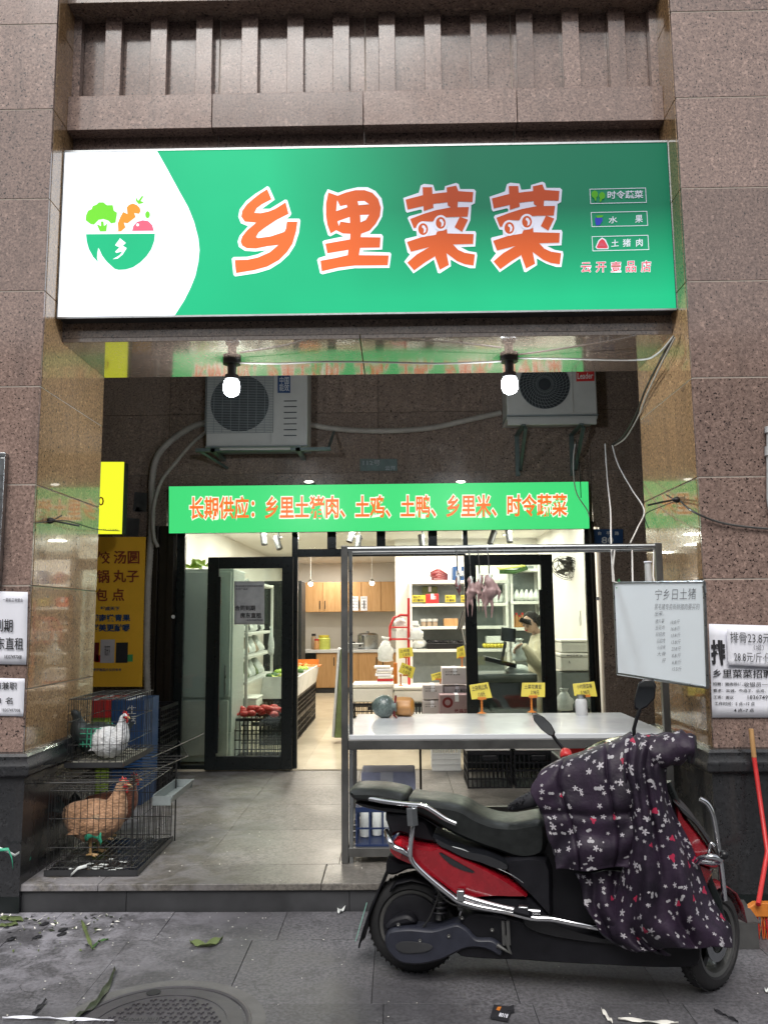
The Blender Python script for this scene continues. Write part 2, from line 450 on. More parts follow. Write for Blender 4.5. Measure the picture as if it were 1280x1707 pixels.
# porch platform
pf = build(MB().m('joint').box(-3.6, 3.3, YF+.02, 8.6, -.03, .125), 'porch_floor'); tag(pf, 'raised porch floor of worn grey tiles', kind='structure')
xs = [-3.5, -2.72, -1.93, -1.14, -.35, .44, 1.23, 2.02, 2.81, 3.3]; yy = [YF+.34, 5.7, 6.45, 7.2, 7.835]
for i in range(len(xs)-1):
    for j in range(len(yy)-1): slab(xs[i], xs[i+1], yy[j], yy[j+1], .12, .141, 'porch', pf, 'floor_tile', .0012, .0012)
xr = [-2.13, -1.62, -.42, .78, XR+.07]
for i in range(4):
    slab(xr[i]+.0, xr[i+1], YF-.012, YF+.34, .106, .141, 'porch', pf, 'step_nosing', .004, .001)
    slab(xr[i]+.15*(i > 0), xr[i+1]+.15*(i < 3), YF+.004, YF+.02, -.012, .105, 'riser', pf, 'riser_panel', .002, .0015)

# pillars
PZ = [.83, 1.172, 1.747, 2.325, 2.905, 3.486, 4.065, 4.645, 5.213, 5.9]
def pillar(label, x0, x1, inner):
    root = thing('granite_pillar', label, 'pillar', ((x0+x1)/2, 5.1, 0))
    build(MB().m('grout').box(x0+.004, x1-.004, YF+.0005, 5.597, .1, 5.9), 'core', root)
    for z0, z1 in zip(PZ[:-1], PZ[1:]):
        build(MB().m('granite').box(x0, x1, YF-.002, YF+.02, z0+.0035, z1-.0035), 'granite_panel', root, bevel=.002)
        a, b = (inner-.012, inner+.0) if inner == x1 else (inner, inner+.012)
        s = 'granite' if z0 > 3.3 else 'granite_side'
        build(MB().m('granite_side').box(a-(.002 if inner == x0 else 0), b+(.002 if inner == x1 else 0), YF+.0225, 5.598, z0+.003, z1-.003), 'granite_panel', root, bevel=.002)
    # moulded dark base: profile swept round the front and inner faces
    prof = [(.0, .834), (.035, .83), (.046, .815), (.046, .795), (.06, .77), (.066, .745), (.06, .72), (.045, .705), (.028, .70), (.028, .0)]
    s = 1 if inner == x1 else -1; ox = x0 if s == 1 else x1
    rows = []
    for d, z in prof:
        rows.append([V(ox, YF-d, z), V(inner+s*d, YF-d, z), V(inner+s*d, 5.62, z)])
    build(MB().m('plinth').grid(rows[:10]), 'base_moulding', root, smooth=30)
    fx = inner+s*.0285
    build(MB().m('plinth').box(min(inner, fx), max(inner, fx)+0, YF+.1, 5.2, .16, .66), 'base_panel', root, bevel=.003)
    build(MB().m('black_metal').box(ox, inner+s*.032, YF-.031, YF-.0285, 0, .085), 'skirting', root)
    return root
pl = pillar('brown granite pillar left of the shop behind the bird cages', -3.7, XL, XL)
pr = pillar('brown granite pillar right of the shop with a recruitment poster', XR, 3.4, XR)

# lintel over the opening: recessed ribbed panel, band, cornice
lt = thing('granite_lintel', 'ribbed granite lintel spanning between the two pillars above the green sign', 'lintel', (-.17, 4.9, 3.4))
build(MB().m('grout').box(XL, XR, 4.9025, 5.58, 3.42, 5.9), 'core', lt)
xx = [XL, -1.12, -.17, .78, XR]
for a, b in zip(xx[:-1], xx[1:]):
    build(MB().m('granite').box(a+.003, b-.003, 4.897, 4.92, 3.40, 4.66), 'granite_panel', lt, bevel=.002)
    build(MB().m('granite').box(a+.003, b-.003, 4.90, 4.925, 4.83, 5.53), 'granite_panel', lt, bevel=.002)
for a, b in zip([XL, -1.14, -.18, .79], [-1.14, -.18, .79, XR]):
    build(MB().m('granite').box(a+.002, b-.002, 4.79, 4.885, 4.635, 4.868), 'granite_band', lt, bevel=.003)
for k in range(12):
    x = -1.86+.2965*k
    build(MB().m('granite').box(x, x+.108, 4.845, 4.899, 4.87, 5.46), 'rib', lt, bevel=.003)
build(MB().m('granite_dark').box(XL, XR, 4.72, 4.9, 5.46, 5.6).box(XL, XR, 4.63, 4.9, 5.6, 5.9), 'cornice', lt, bevel=.004)
# end strips
build(MB().m('granite').box(XL, XL+.05, 4.84, 4.895, 4.87, 5.46).box(XR-.05, XR, 4.84, 4.895, 4.87, 5.46), 'end_strip', lt, bevel=.002)
# soffit
sf = thing('soffit', 'polished granite soffit with two bulbs hanging under it', 'ceiling', (-.17, 5.2, 3.26))
for a, b in ((XL, -.21), (-.21, XR)):
    build(MB().m('granite_soffit').box(a+.003, b-.003, 4.86, 5.61, 3.262, 3.29), 'granite_panel', sf, bevel=.002)
build(MB().m('granite_dark').box(XL+.002, XR-.002, 4.862, 4.885, 3.292, 3.42).box(XL+.002, XR-.002, 5.585, 5.61, 3.292, 4.3), 'beam_face', sf)

# porch ceiling, far wall with openings
ob = thing('sky_block_building', 'unseen dark building added across the street to block low sky light', 'building', (0, -13, 0))  # out of view, added to cut low sky light and deepen shade near the ground
M['opp_wall'] = simple('opp_wall', (.16, .15, .14), .85, 0, .2, 2); M['opp_glass'] = simple('opp_glass', (.03, .04, .05), .1, 0, .1, 1)
build(MB().m('opp_wall').box(-22, 22, -14, -12, 0, 9), 'wall', ob)
for i in range(9):
    for j in range(2):
        x, z = -19+4.4*i, 1.2+4*j
        f_ = build(MB().m('opp_glass').box(x, x+2.6, -11.998, -11.96, z, z+2.2), 'window', ob)
        build(MB().m('opp_wall').box(x-.08, x+2.68, -11.95, -11.9, z-.1, z-.01).box(x-.08, x+2.68, -11.95, -11.9, z+2.21, z+2.3), 'window_ledge', f_)
pc = build(MB().m('granite_dark').box(-3.7, 3.4, 5.62, 8.05, 4.3, 4.4), 'porch_ceiling'); tag(pc, 'dark ceiling of the porch', kind='structure')
bw = thing('rear_wall', 'dark granite wall at the back of the porch around the shopfront', 'wall', (0, YB, 0))
DX0, DX1, DZ = -2.36, 1.93, 2.44
build(MB().m('grout').box(-3.7, 3.4, YB+.02, YB+.12, DZ+.3, 4.3).box(-3.7, DX0, YB+.02, YB+.12, 0, DZ+.3).box(DX1+.02, 3.4, YB+.02, YB+.12, 0, DZ+.3), 'core', bw)
gx = [-3.7, -3.25, -2.225, -1.195, -.165, .865, 1.9, 2.9, 3.4]; gz = [2.4, 2.955, 3.559, 4.163, 4.29]
for a, b in zip(gx[:-1], gx[1:]):
    for c, d in zip(gz[:-1], gz[1:]):
        build(MB().m('granite_dark').box(a+.002, b-.002, YB, YB+.0195, c+.002, d-.002), 'granite_panel', bw, bevel=.001)
for a, b in ((-3.7, -3.0), (-3.0, DX0), (DX1+.02, 2.65), (2.65, 3.4)):
    for c, d in zip([.14, .61, 1.08, 1.53, 1.965], [.61, 1.08, 1.53, 1.965, 2.4]):
        build(MB().m('granite_dark').box(a+.002, b-.002, YB, YB+.0195, c+.002, d-.002), 'granite_panel', bw, bevel=.001)
for x, nm in ((-3.72, 'left'), (3.3, 'right')):  # unseen end walls, put in to keep the sky out of the porch
    o = build(MB().m('granite_dark').box(x, x+.1, 5.62, 7.84, .1, 4.3), 'porch_sky_block'); tag(o, f'added dark granite end wall keeping out sky light on the {nm} of the porch', 'wall')

# ------------------------------------------------------------------ shop interior shell
FZ, CZ, SY = .15, 2.66, 16.7
o = build(MB().m('floor_cream').box(-2.36, 2.05, YB-.01, SY, .1, FZ), 'shop_floor'); tag(o, 'cream tiled floor inside the shop', kind='structure')
for i in range(6):
    for j in range(11):
        build(MB().m('floor_cream').box(-2.3+.7*i+.001, -2.3+.7*(i+1)-.001, YB+.0+.8*j+.001, YB+.8*(j+1)-.001, FZ, FZ+.003), 'floor_tile', o)
o = build(MB().m('wall_white').box(-2.36, 2.05, YB+.13, SY+.1, CZ, CZ+.1), 'shop_ceiling'); tag(o, 'white ceiling inside the shop', kind='structure')
o = build(MB().m('wall_white').box(-2.4, -2.3, YB+.13, SY, .1, CZ), 'shop_wall_left'); tag(o, 'white wall inside on the left', kind='structure')
o = build(MB().m('wall_white').box(2.0, 2.1, YB+.13, SY, .1, CZ), 'shop_wall_right'); tag(o, 'white wall inside on the right', kind='structure')
o = build(MB().m('wall_white').box(-2.36, 2.05, SY, SY+.1, .1, CZ), 'shop_wall_back'); tag(o, 'white wall behind the kitchen', kind='structure')
PY = 11.6
o = build(MB().m('wall_white').box(-.02, 2.0, PY, PY+.12, FZ, CZ), 'shop_partition'); tag(o, 'white partition wall behind the shelves', kind='structure')

# ------------------------------------------------------------------ shopfront
sfw = thing('glass_shopfront', 'black framed glass shopfront of the shop with two tall door leaves', 'shopfront', (-.2, YB, .14))
bm_ = 'black_metal'
def fr(x0, x1, z0, z1, name, y0=YB+.03, y1=YB+.09, par=sfw, mat=bm_, bev=.003):
    return build(MB().m(mat).box(x0, x1, y0, y1, z0, z1), name, par, bevel=bev)
X = lambda px, y=1100: P(px, y, YB).x
Z = lambda py, x=640: P(x, py, YB).z
zt0, zt1 = Z(927, 600), Z(914, 600)
xm = [X(303), X(490), X(552), X(637), X(725), X(781), X(985)]
fr(-2.13, X(303), .15, 2.45, 'frame_post'); fr(X(983), X(990), .15, 2.45, 'frame_post')
fr(X(485), X(495), .15, 2.45, 'frame_post', YB+.029, YB+.091)
fr(X(303)+.001, X(985), 2.452, 2.5, 'head_rail')
fr(X(495)+.001, X(780), zt0, zt1, 'transom_rail')
for x0, x1 in ((545, 560), (629, 644), (717, 732), (776, 784)):
    fr(X(x0), X(x1), zt1+.001, 2.45, 'mullion')
fr(X(303)+.001, X(485)-.001, .152, .19, 'bottom_rail'); 
for a, b in zip([303, 495, 560, 644, 732, 784], [485, 545, 629, 717, 776, 983]):
    z = zt1+.003 if 495 <= a < 780 else .192
    build(MB().m('glass').box(X(a)+.002, X(b)-.002, YB+.058, YB+.064, z, 2.45), 'glass_pane', sfw)
build(MB().m('brown_metal').box(-2.34, -2.29, YB-.06, YB+.1, .141, 2.45).box(-2.285, -2.2, YB-.03, YB+.1, .141, 2.45).box(-2.198, -2.135, YB-.06, YB+.1, .141, 2.45), 'shutter_rail', sfw, bevel=.004)
build(MB().m('brown_metal').box(X(990)+.002, X(990)+.035, YB-.05, YB+.1, .141, 2.45), 'shutter_rail', sfw, bevel=.004)
build(MB().m('brown_metal').box(X(303), X(983), YB-.0, YB+.028, 2.46, 2.8), 'shutter_box', sfw, bevel=.004)
def door(px0, px1, ztop, w_, wt, wb, label):
    x0, x1 = X(px0), X(px1); y0, y1 = YB-.055, YB-.005
    d = fr(x0, x0+w_, .16, ztop, 'door_leaf', y0, y1)
    tag(d, label)
    mb = MB().m(bm_).box(x1-w_, x1, y0, y1, .16, ztop).box(x0+w_+.0005, x1-w_-.0005, y0, y1, ztop-wt, ztop).box(x0+w_+.0005, x1-w_-.0005, y0, y1, .16, .16+wb)
    build(mb, 'door_frame', d, bevel=.003)
    build(MB().m('glass').box(x0+w_, x1-w_, y0+.02, y0+.028, .16+wb, ztop-wt), 'door_glass', d)
    return d, x0, x1
dl, a, b = door(346, 489, Z(929, 420), .105, .11, .12, 'closed black framed glass door leaf with a notice on its glass')
build(MB().m(bm_).box(a+.107, a+.14, YB-.12, YB-.09, .32, 1.95).box(a+.108, a+.139, YB-.09, YB-.05, .5, .54).box(a+.108, a+.139, YB-.09, YB-.05, 1.7, 1.74), 'door_handle', dl, bevel=.004)
dr, a, b = door(776, 924, Z(925, 850), .11, .1, .12, 'black framed glass door leaf in front of the shop assistant')
build(MB().m(bm_).box(b-.145, b-.112, YB-.12, YB-.09, .32, 1.8).box(b-.144, b-.113, YB-.09, YB-.05, .5, .54).box(b-.144, b-.113, YB-.09, YB-.05, 1.6, 1.64), 'door_handle', dr, bevel=.004)
# round white studs on the rails and the door hinge cable
for px, py in ((289, 1028),):
    p = P(px, py, YB-.06); build(MB().m('white_plastic').lathe([(0, -.006), (.016, -.005), (.018, 0)], p, (0, -1, 0), 14), 'door_stop', sfw, smooth=40)
p = P(996, 998, YB-.06); build(MB().m('white_plastic').lathe([(0, -.006), (.016, -.005), (.018, 0)], p, (0, -1, 0), 14), 'door_stop', sfw, smooth=40)

# ================================================================== BIG SIGN
SX0, SX1, SZ0, SZ1, SY0 = -2.052, 1.704, 3.385, 4.467, 4.757
sg = thing('shop_sign', 'big glowing green and white shop sign with orange lettering between the pillars', 'sign', (-.17, SY0, SZ0))
build(MB().m('dark_plastic').box(SX0, SX1, SY0+.012, SY0+.13, SZ0, SZ1), 'sign_box', sg, bevel=.004)
build(MB().m('steel').box(SX0-.002, SX1+.002, SY0-.004, SY0+.011, SZ1-.004, SZ1+.008).box(SX0-.002, SX1+.002, SY0-.004, SY0+.011, SZ0-.008, SZ0+.003).box(SX0-.006, SX0-.002, SY0-.004, SY0+.011, SZ0, SZ1).box(SX1+.002, SX1+.006, SY0-.004, SY0+.011, SZ0, SZ1), 'edge_trim', sg)
def lit(name, col, col_dim=None, base=1., emk=1.):
    """backlit acrylic: the LED rows behind the upper right of the box are dead"""
    m, nt, bs = newmat(name); p = pos(nt)
    sx = node(nt, 'ShaderNodeSeparateXYZ'); nt.links.new(p, sx.inputs[0])
    fx = ramp(nt, math_(nt, 'DIVIDE', math_(nt, 'ADD', sx.outputs[0], 2.052), 3.756), [(.34, (0,)*3), (.64, (1,)*3)])
    fz = ramp(nt, math_(nt, 'DIVIDE', math_(nt, 'SUBTRACT', sx.outputs[2], SZ0), SZ1-SZ0), [(.08, (0,)*3), (.62, (1,)*3)])
    dim = math_(nt, 'MULTIPLY', fx, fz)
    n = noise(nt, p, 1.1, 2)
    k = math_(nt, 'MULTIPLY', math_(nt, 'SUBTRACT', 1, math_(nt, 'MULTIPLY', dim, .87)), math_(nt, 'ADD', math_(nt, 'MULTIPLY', n, .4), .8))
    bs.inputs['Base Color'].default_value = (*(col_dim or [c*.3 for c in col]), 1)
    bs.inputs['Roughness'].default_value = .4; bs.inputs['Specular IOR Level'].default_value = .12
    bs.inputs['Emission Color'].default_value = (*col, 1)
    nt.links.new(math_(nt, 'MULTIPLY', k, emk*EM), bs.inputs['Emission Strength']); return m
M['lit_green'] = lit('lit_green', srgb(28, 206, 138), (.012, .11, .072), emk=.85)
M['lit_white'] = lit('lit_white', (.93, .98, 1.), (.42, .42, .55), emk=1.15)
M['lit_orange'] = lit('lit_orange', srgb(248, 122, 55), (.3, .045, .02), emk=.92)
M['lit_broccoli'] = lit('lit_broccoli', srgb(120, 225, 60), emk=.9)
M['lit_carrot'] = lit('lit_carrot', srgb(245, 160, 60), emk=.9)
M['lit_pink'] = lit('lit_pink', srgb(245, 110, 135), emk=.9)
M['lit_red'] = lit('lit_red', srgb(225, 80, 100), (.4, .04, .05), emk=1)
M['lit_blue'] = lit('lit_blue', srgb(50, 70, 200), (.03, .04, .3), emk=1)
def SP_(px, py, d): return P(px, py, SY0-d)
# face: green sheet, white shield on the left
green = [V(SX1, SY0, SZ0), V(SX1, SY0, SZ1)]
wcurve = [(262, 250), (280, 283), (300, 320), (314, 345), (324, 370), (331, 397), (333, 417), (331, 437), (326, 460), (318, 480), (308, 500), (291, 527)]
wp = [P(x, y, SY0) for x, y in wcurve]; wp[0].z = SZ1; wp[-1].z = SZ0
build(MB().m('lit_white').poly([V(SX0, SY0, SZ0), V(SX0, SY0, SZ1)]+wp), 'white_face', sg, recalc=False)
build(MB().m('lit_green').poly(wp+[V(SX1, SY0, SZ0), V(SX1, SY0, SZ1)]), 'green_face', sg, recalc=False)
def zpoly(mb, pts, ox, oy, sc, d): return mb.poly([SP_(ox+x/sc, oy+y/sc, d) for x, y in pts])
Z9 = 1280/140
XIANG_B = [(600, 95), (630, 110), (715, 300), (520, 440), (640, 440), (870, 300), (905, 305), (968, 515), (950, 550), (900, 590), (1090, 590), (1105, 620), (1085, 800), (1020, 1000), (930, 1140), (800, 1260), (640, 1360), (440, 1420), (110, 1470), (85, 1440), (60, 1200), (90, 1175), (300, 1170), (450, 1135), (590, 1070), (420, 1090), (260, 1080), (170, 1020), (150, 940), (180, 850), (310, 705), (200, 660), (160, 560), (180, 450), (280, 320), (420, 210), (520, 150)]
XIANG = [(600, 140), (665, 295), (520, 370), (440, 430), (405, 500), (500, 505), (620, 480), (720, 440), (880, 340), (925, 515), (740, 610), (560, 730), (470, 800), (430, 870), (460, 885), (650, 860), (860, 790), (885, 740), (900, 635), (1060, 635), (1040, 780), (985, 970), (900, 1100), (780, 1220), (600, 1320), (400, 1375), (125, 1420), (105, 1220), (300, 1215), (460, 1180), (640, 1100), (770, 990), (600, 1010), (430, 1045), (290, 1040), (220, 1000), (195, 940), (220, 860), (290, 770), (430, 650), (260, 635), (205, 560), (220, 470), (290, 370), (420, 260), (500, 200)]
LI_B = [(240, 140), (400, 195), (520, 150), (700, 110), (850, 110), (970, 170), (1060, 280), (1088, 420), (1070, 560), (1000, 690), (900, 800), (880, 825), (1060, 825), (1085, 860), (1070, 1060), (780, 1075), (770, 1090), (1190, 1105), (1208, 1130), (1180, 1340), (650, 1345), (400, 1380), (160, 1438), (125, 1420), (80, 1220), (100, 1190), (210, 1155), (160, 940), (190, 920), (480, 860), (370, 810), (280, 860), (245, 840), (180, 620), (170, 440), (190, 240)]
LI = [(250, 190), (390, 240), (520, 190), (660, 155), (800, 155), (920, 195), (1010, 290), (1050, 420), (1035, 550), (970, 670), (880, 770), (750, 820), (740, 870), (1045, 875), (1035, 1030), (735, 1035), (715, 1145), (1170, 1150), (1155, 1300), (650, 1305), (400, 1335), (150, 1392), (130, 1230), (350, 1190), (545, 1145), (555, 1065), (235, 1118), (205, 970), (580, 905), (585, 820), (470, 815), (390, 775), (370, 765), (285, 815), (235, 680), (215, 540), (215, 360)]
LI_H = [[(385, 310), (430, 400), (530, 380), (540, 415), (370, 475)], [(695, 325), (800, 320), (870, 370), (710, 385)], [(390, 630), (575, 565), (580, 655), (435, 635), (410, 700)], [(735, 535), (870, 530), (820, 610), (740, 645)]]
CAI_B = [(65, 320), (300, 240), (330, 130), (380, 105), (520, 120), (550, 215), (690, 200), (700, 140), (870, 90), (910, 110), (930, 185), (1140, 185), (1170, 215), (1155, 400), (1100, 430), (1085, 660), (1010, 825), (1160, 825), (1175, 860), (1160, 1060), (940, 1070), (1060, 1130), (1180, 1150), (1190, 1200), (1160, 1390), (1080, 1390), (930, 1340), (785, 1260), (790, 1360), (620, 1470), (590, 1460), (530, 1260), (220, 1470), (80, 1290), (165, 1180), (130, 1150), (85, 960), (100, 940), (270, 900), (265, 825), (215, 820), (130, 630), (150, 600), (350, 545), (350, 510), (330, 495), (120, 545), (100, 520)]
CAI = [[(100, 345), (350, 280), (600, 245), (800, 225), (900, 215), (1130, 230), (1118, 380), (900, 375), (740, 385), (520, 410), (340, 450), (130, 498)],
       [(358, 155), (503, 155), (525, 470), (375, 520)], [(725, 160), (870, 130), (905, 215), (890, 460), (870, 560), (800, 560), (780, 455), (740, 430)],
       [(170, 640), (380, 560), (560, 505), (790, 462), (1062, 458), (1045, 605), (780, 610), (700, 615), (560, 640), (510, 680), (400, 675), (300, 700), (270, 770), (225, 780)],
       [(925, 605), (1050, 650), (960, 835), (845, 765)],
       [(580, 830), (680, 815), (730, 790), (735, 860), (760, 900), (720, 1150), (760, 1340), (620, 1415), (550, 1220), (520, 1050), (560, 880)],
       [(120, 990), (350, 915), (560, 880), (740, 860), (1135, 870), (1128, 1020), (795, 1030), (500, 1060), (180, 1140)],
       [(510, 1040), (600, 1100), (540, 1215), (400, 1300), (230, 1425), (125, 1305), (270, 1180)],
       [(795, 1000), (900, 1110), (1000, 1155), (1155, 1180), (1135, 1350), (1000, 1330), (880, 1280), (720, 1160), (650, 1050)]]
def circ(cx, cy, rx, ry, n=20, rot=0): return [(cx+rx*math.cos(t*2*math.pi/n), cy+ry*math.sin(t*2*math.pi/n)) for t in range(n)]
def glyph(back, strokes, holes, ox, oy, eyes=False):
    g_ = build(zpoly(MB().m('lit_white'), back, ox, oy, Z9, .004), 'character_outline', sg, recalc=False)
    mb = MB().m('lit_orange')
    for i, s in enumerate(strokes): zpoly(mb, s, ox, oy, Z9, .006+i*.00025)
    build(mb, 'character', g_, recalc=False)
    for h in holes: build(zpoly(MB().m('lit_white'), h, ox, oy, Z9, .009), 'counter_shape', g_, recalc=False)
    if eyes:
        for cx, cy in ((367, 795), (635, 700)):
            mb = MB(); zpoly(mb.m('lit_white'), circ(cx, cy, 108, 120), ox, oy, Z9, .009)
            zpoly(mb.m('lit_orange'), circ(cx, cy, 75, 90), ox, oy, Z9, .0095)
            zpoly(mb.m('lit_white'), [(cx-12, cy-60), (cx+20, cy-55), (cx+48, cy-10), (cx+40, cy+40), (cx+5, cy+65), (cx+12, cy+15), (cx+5, cy-10), (cx-20, cy-30)], ox, oy, Z9, .010)
            build(mb, 'eye', g_, recalc=False)
glyph(XIANG_B, [XIANG], [], 380, 300)
glyph(LI_B, [LI], LI_H, 520, 300)
glyph(CAI_B, CAI, [], 665, 295, True)
glyph(CAI_B, CAI, [], 808.5, 293, True)
# bowl logo (zoom factor 7.53)
lg = 7.53
def zl(mb, pts, d): return zpoly(mb, pts, 120, 310, lg, d)
l0 = build(zl(MB().m('lit_green'), [(180, 605), (1045, 598), (1035, 690), (1000, 790), (940, 880), (860, 960), (770, 1020), (680, 1048), (590, 1053), (540, 1040), (440, 950), (380, 870), (350, 800), (335, 775), (322, 840), (318, 900), (332, 955), (270, 890), (215, 790), (190, 700)], .004), 'bowl_logo', sg, recalc=False)
zl_b = MB().m('lit_white')
zl(zl_b, [(605, 655), (680, 715), (640, 750), (690, 780), (640, 860), (580, 910), (515, 920), (600, 870), (640, 820), (560, 840), (545, 825), (600, 770), (545, 745), (560, 720), (585, 690)], .0055)
build(zl_b, 'logo_character', l0, recalc=False)
mb = MB().m('lit_broccoli')
zl(mb, [(175, 430), (180, 370), (205, 310), (250, 290), (265, 250), (310, 235), (340, 205), (400, 205), (440, 240), (515, 240), (530, 310), (570, 335), (560, 400), (550, 460), (495, 470), (460, 435), (400, 415), (340, 425), (305, 460), (280, 485), (240, 480)], .004)
build(mb, 'broccoli_logo', sg, recalc=False); mb = MB().m('lit_broccoli')
zl(mb, [(318, 490), (335, 485), (368, 505), (365, 445), (400, 445), (405, 500), (425, 490), (440, 465), (445, 485), (435, 570), (355, 572)], .004)
build(mb, 'broccoli_stem', sg, recalc=False); mb = MB().m('lit_broccoli')
zl(mb, [(805, 135), (835, 185), (880, 125), (902, 130), (865, 190), (903, 200), (895, 215), (840, 228), (805, 185)], .004)
build(mb, 'carrot_leaf', sg, recalc=False); mb = MB().m('lit_broccoli')
zl(mb, circ(952, 360, 30, 45), .004)
build(mb, 'tomato_leaf', sg, recalc=False)
mb = MB().m('lit_carrot')
zl(mb, [(690, 270), (720, 235), (770, 218), (820, 240), (855, 275), (865, 315), (845, 350), (785, 340), (803, 390), (700, 470), (655, 460), (675, 520), (620, 570), (548, 572), (585, 560), (578, 470), (610, 390), (645, 325), (700, 350)], .004)
build(mb, 'carrot_logo', sg, recalc=False)
mb = MB().m('lit_pink'); zl(mb, [(758, 565), (775, 500), (820, 450), (890, 430), (960, 440), (1010, 490), (1032, 562)], .004)
zl(mb.m('lit_white'), circ(828, 488, 18, 18, 12), .0055); build(mb, 'tomato_logo', sg, recalc=False)
# right-hand framed words (zoom 6.737 from 940,280)
zr = 6.737
def zq(pts, d): return [P(940+x/zr, 280+y/zr, SY0-d) for x, y in pts]
mbf = MB().m('lit_white'); mbi = MB().m('lit_broccoli')
def frame(x0, y0, x1, y1, sk):
    k = 7
    for a in (((x0, y0), (x1, y0-sk), (x1, y0-sk+k), (x0, y0+k)), ((x0+10, y1-k), (x1+10, y1-sk-k), (x1+10, y1-sk), (x0+10, y1)),
              ((x0, y0), (x0+k, y0), (x0+k+10, y1), (x0+10, y1)), ((x1-k, y0-sk), (x1, y0-sk), (x1+10, y1-sk), (x1+10-k, y1-sk))):
        mbf.quad(*zq(a, .004+.0002*random.random()))
frame(283, 235, 915, 403, 14); frame(298, 497, 930, 663, 14); frame(308, 768, 942, 935, 16)
for s, x0, y0, x1, y1 in (('时令蔬菜', 485, 255, 885, 345), ('水', 497, 545, 595, 622), ('果', 795, 530, 880, 615), ('土', 527, 805, 610, 882), ('猪', 655, 797, 745, 885), ('肉', 805, 795, 880, 882)):
    text(mbf, s, *zq([(x0, y1+4), (x1, y1-4), (x1, y0-4), (x0, y0+4)], .004), lift=.001, off=.012)
build(mbf, 'framed_words', sg, recalc=False)
zz = lambda mb, pts, d=.006: mb.poly(zq(pts, d))
zz(mbi, circ(342, 295, 36, 42)); zz(mbi, [(330, 320), (362, 320), (358, 368), (345, 368)], .007)
zz(mbi, circ(425, 310, 34, 40)); zz(mbi, [(400, 330), (432, 335), (412, 378), (395, 376)], .007)
zz(mbi, [(355, 535), (440, 530), (425, 555), (370, 560)], .007)
build(mbi, 'vegetable_icon', sg, recalc=False)
mb = MB().m('lit_blue'); zz(mb, [(345, 560), (425, 555), (432, 590), (400, 640), (360, 648), (348, 610)]); build(mb, 'grape_icon', sg, recalc=False)
mb = MB().m('lit_white'); zz(mb, [(350, 890), (385, 810), (425, 780), (465, 805), (498, 880), (495, 912), (370, 912)])
zz(mb.m('lit_red'), [(362, 888), (395, 820), (425, 795), (455, 815), (488, 880), (485, 902), (375, 902)], .007)
zz(mb.m('lit_pink'), [(378, 880), (420, 835), (470, 880)], .008); build(mb, 'meat_icon', sg, recalc=False)
mb = MB()
for i, ch in enumerate('云开壹品店'):
    x = 190+i*168; q = [(x, 1172-i*1), (x+108, 1170-i*1), (x+108, 1062-i*5), (x, 1066-i*5)]
    text(mb.m('lit_white'), ch, *zq(q, .004), lift=.001, off=.045, ref=0.); text(mb.m('lit_red'), ch, *zq(q, .006), lift=.001, off=.008, ref=0.)
build(mb, 'branch_name', sg, recalc=False)

# ================================================================== GREEN BANNER LIGHTBOX over the door
BY = 7.72
M['ban_green'] = emit('ban_green', srgb(70, 222, 125), .93); M['ban_white'] = emit('ban_white', (.95, .95, .8), 1.0)
M['ban_orange'] = emit('ban_orange', srgb(252, 120, 50), .95)
bn = thing('green_banner_sign', 'long thin glowing green banner over the shop doors with orange words', 'sign', P(630, 885, BY))
q = [P(282, 889, BY), P(982, 881, BY), P(980, 803, BY), P(282, 811, BY)]
for p in q: p.y = BY
build(MB().m('ban_green').prism(q, (0, .006, 0)), 'lit_face', bn)
build(MB().m('dark_plastic').prism([p+V(0, .0065, 0) for p in q], (0, .07, 0)), 'box_body', bn, bevel=.003)
mb = MB(); ln = '长期供应：乡里土猪肉、土鸡、土鸭、乡里米、时令蔬菜'
for m_, of, d in (('ban_white', .07, .003), ('ban_orange', .022, .006)):
    text(mb.m(m_), ln, *[P(x, y, BY-d) for x, y in ((317, 865), (944, 860), (944, 824), (317, 829))], lift=.001, off=of, ref=0., res=3)
build(mb, 'lettering', bn, recalc=False)

# ------------------------------------------------------------------ lamps
M['bulb'] = emit('bulb', (.9, .96, 1.), 25); M['spot_lit'] = emit('spot_lit', (1., .95, .85), 6)
for px, py, lab in ((387, 600, 'left'), (848, 596, 'right')):
    p = G(px, py, 3.262)
    r = thing('hanging_bulb', 'glowing bulb under the soffit before the '+('larger air conditioner' if lab == 'left' else 'smaller air conditioner with a red badge'), 'lamp', p)
    build(MB().m('black_plastic').lathe([(.06, 0), (.06, -.03), (.03, -.035), (.028, -.1), (.045, -.105), (.048, -.135), (.035, -.138)], p, (0, 0, 1), 16), 'lamp_holder', r, smooth=40)
    build(MB().m('bulb').lathe([(.035, -.139), (.05, -.15), (.055, -.18), (.054, -.21), (.043, -.235), (.022, -.248), (0, -.251)], p, (0, 0, 1), 16), 'bulb', r, smooth=50)
    lamp('bulb_light', 'POINT', p+V(0, -.0, -.32), 26, (.85, .93, 1.), .05)
k = 0
for y in (8.7, 10.1, 11.0):
    for x in (-1.6, -.55, .5, 1.5):
        k += 1
        lamp('ceiling_light', 'AREA', (x, y, CZ-.03), 17, (1, .94, .82), .2)
        tag(build(MB().m('white_plastic').lathe([(.075, 0), (.075, -.012), (.06, -.014)], (x, y, CZ), (0, 0, 1), 16).m('spot_lit').lathe([(.058, -.0141), (0, -.0142)], (x, y, CZ), (0, 0, 1), 16), 'ceiling_downlight', smooth=30), 'round white downlight recessed in the shop ceiling', 'ceiling light', 'downlights in the shop ceiling')
for y in (12.6, 14.2, 15.6):
    lamp('ceiling_light', 'AREA', (-1.2, y, CZ-.03), 27, (1, .93, .8), .3)

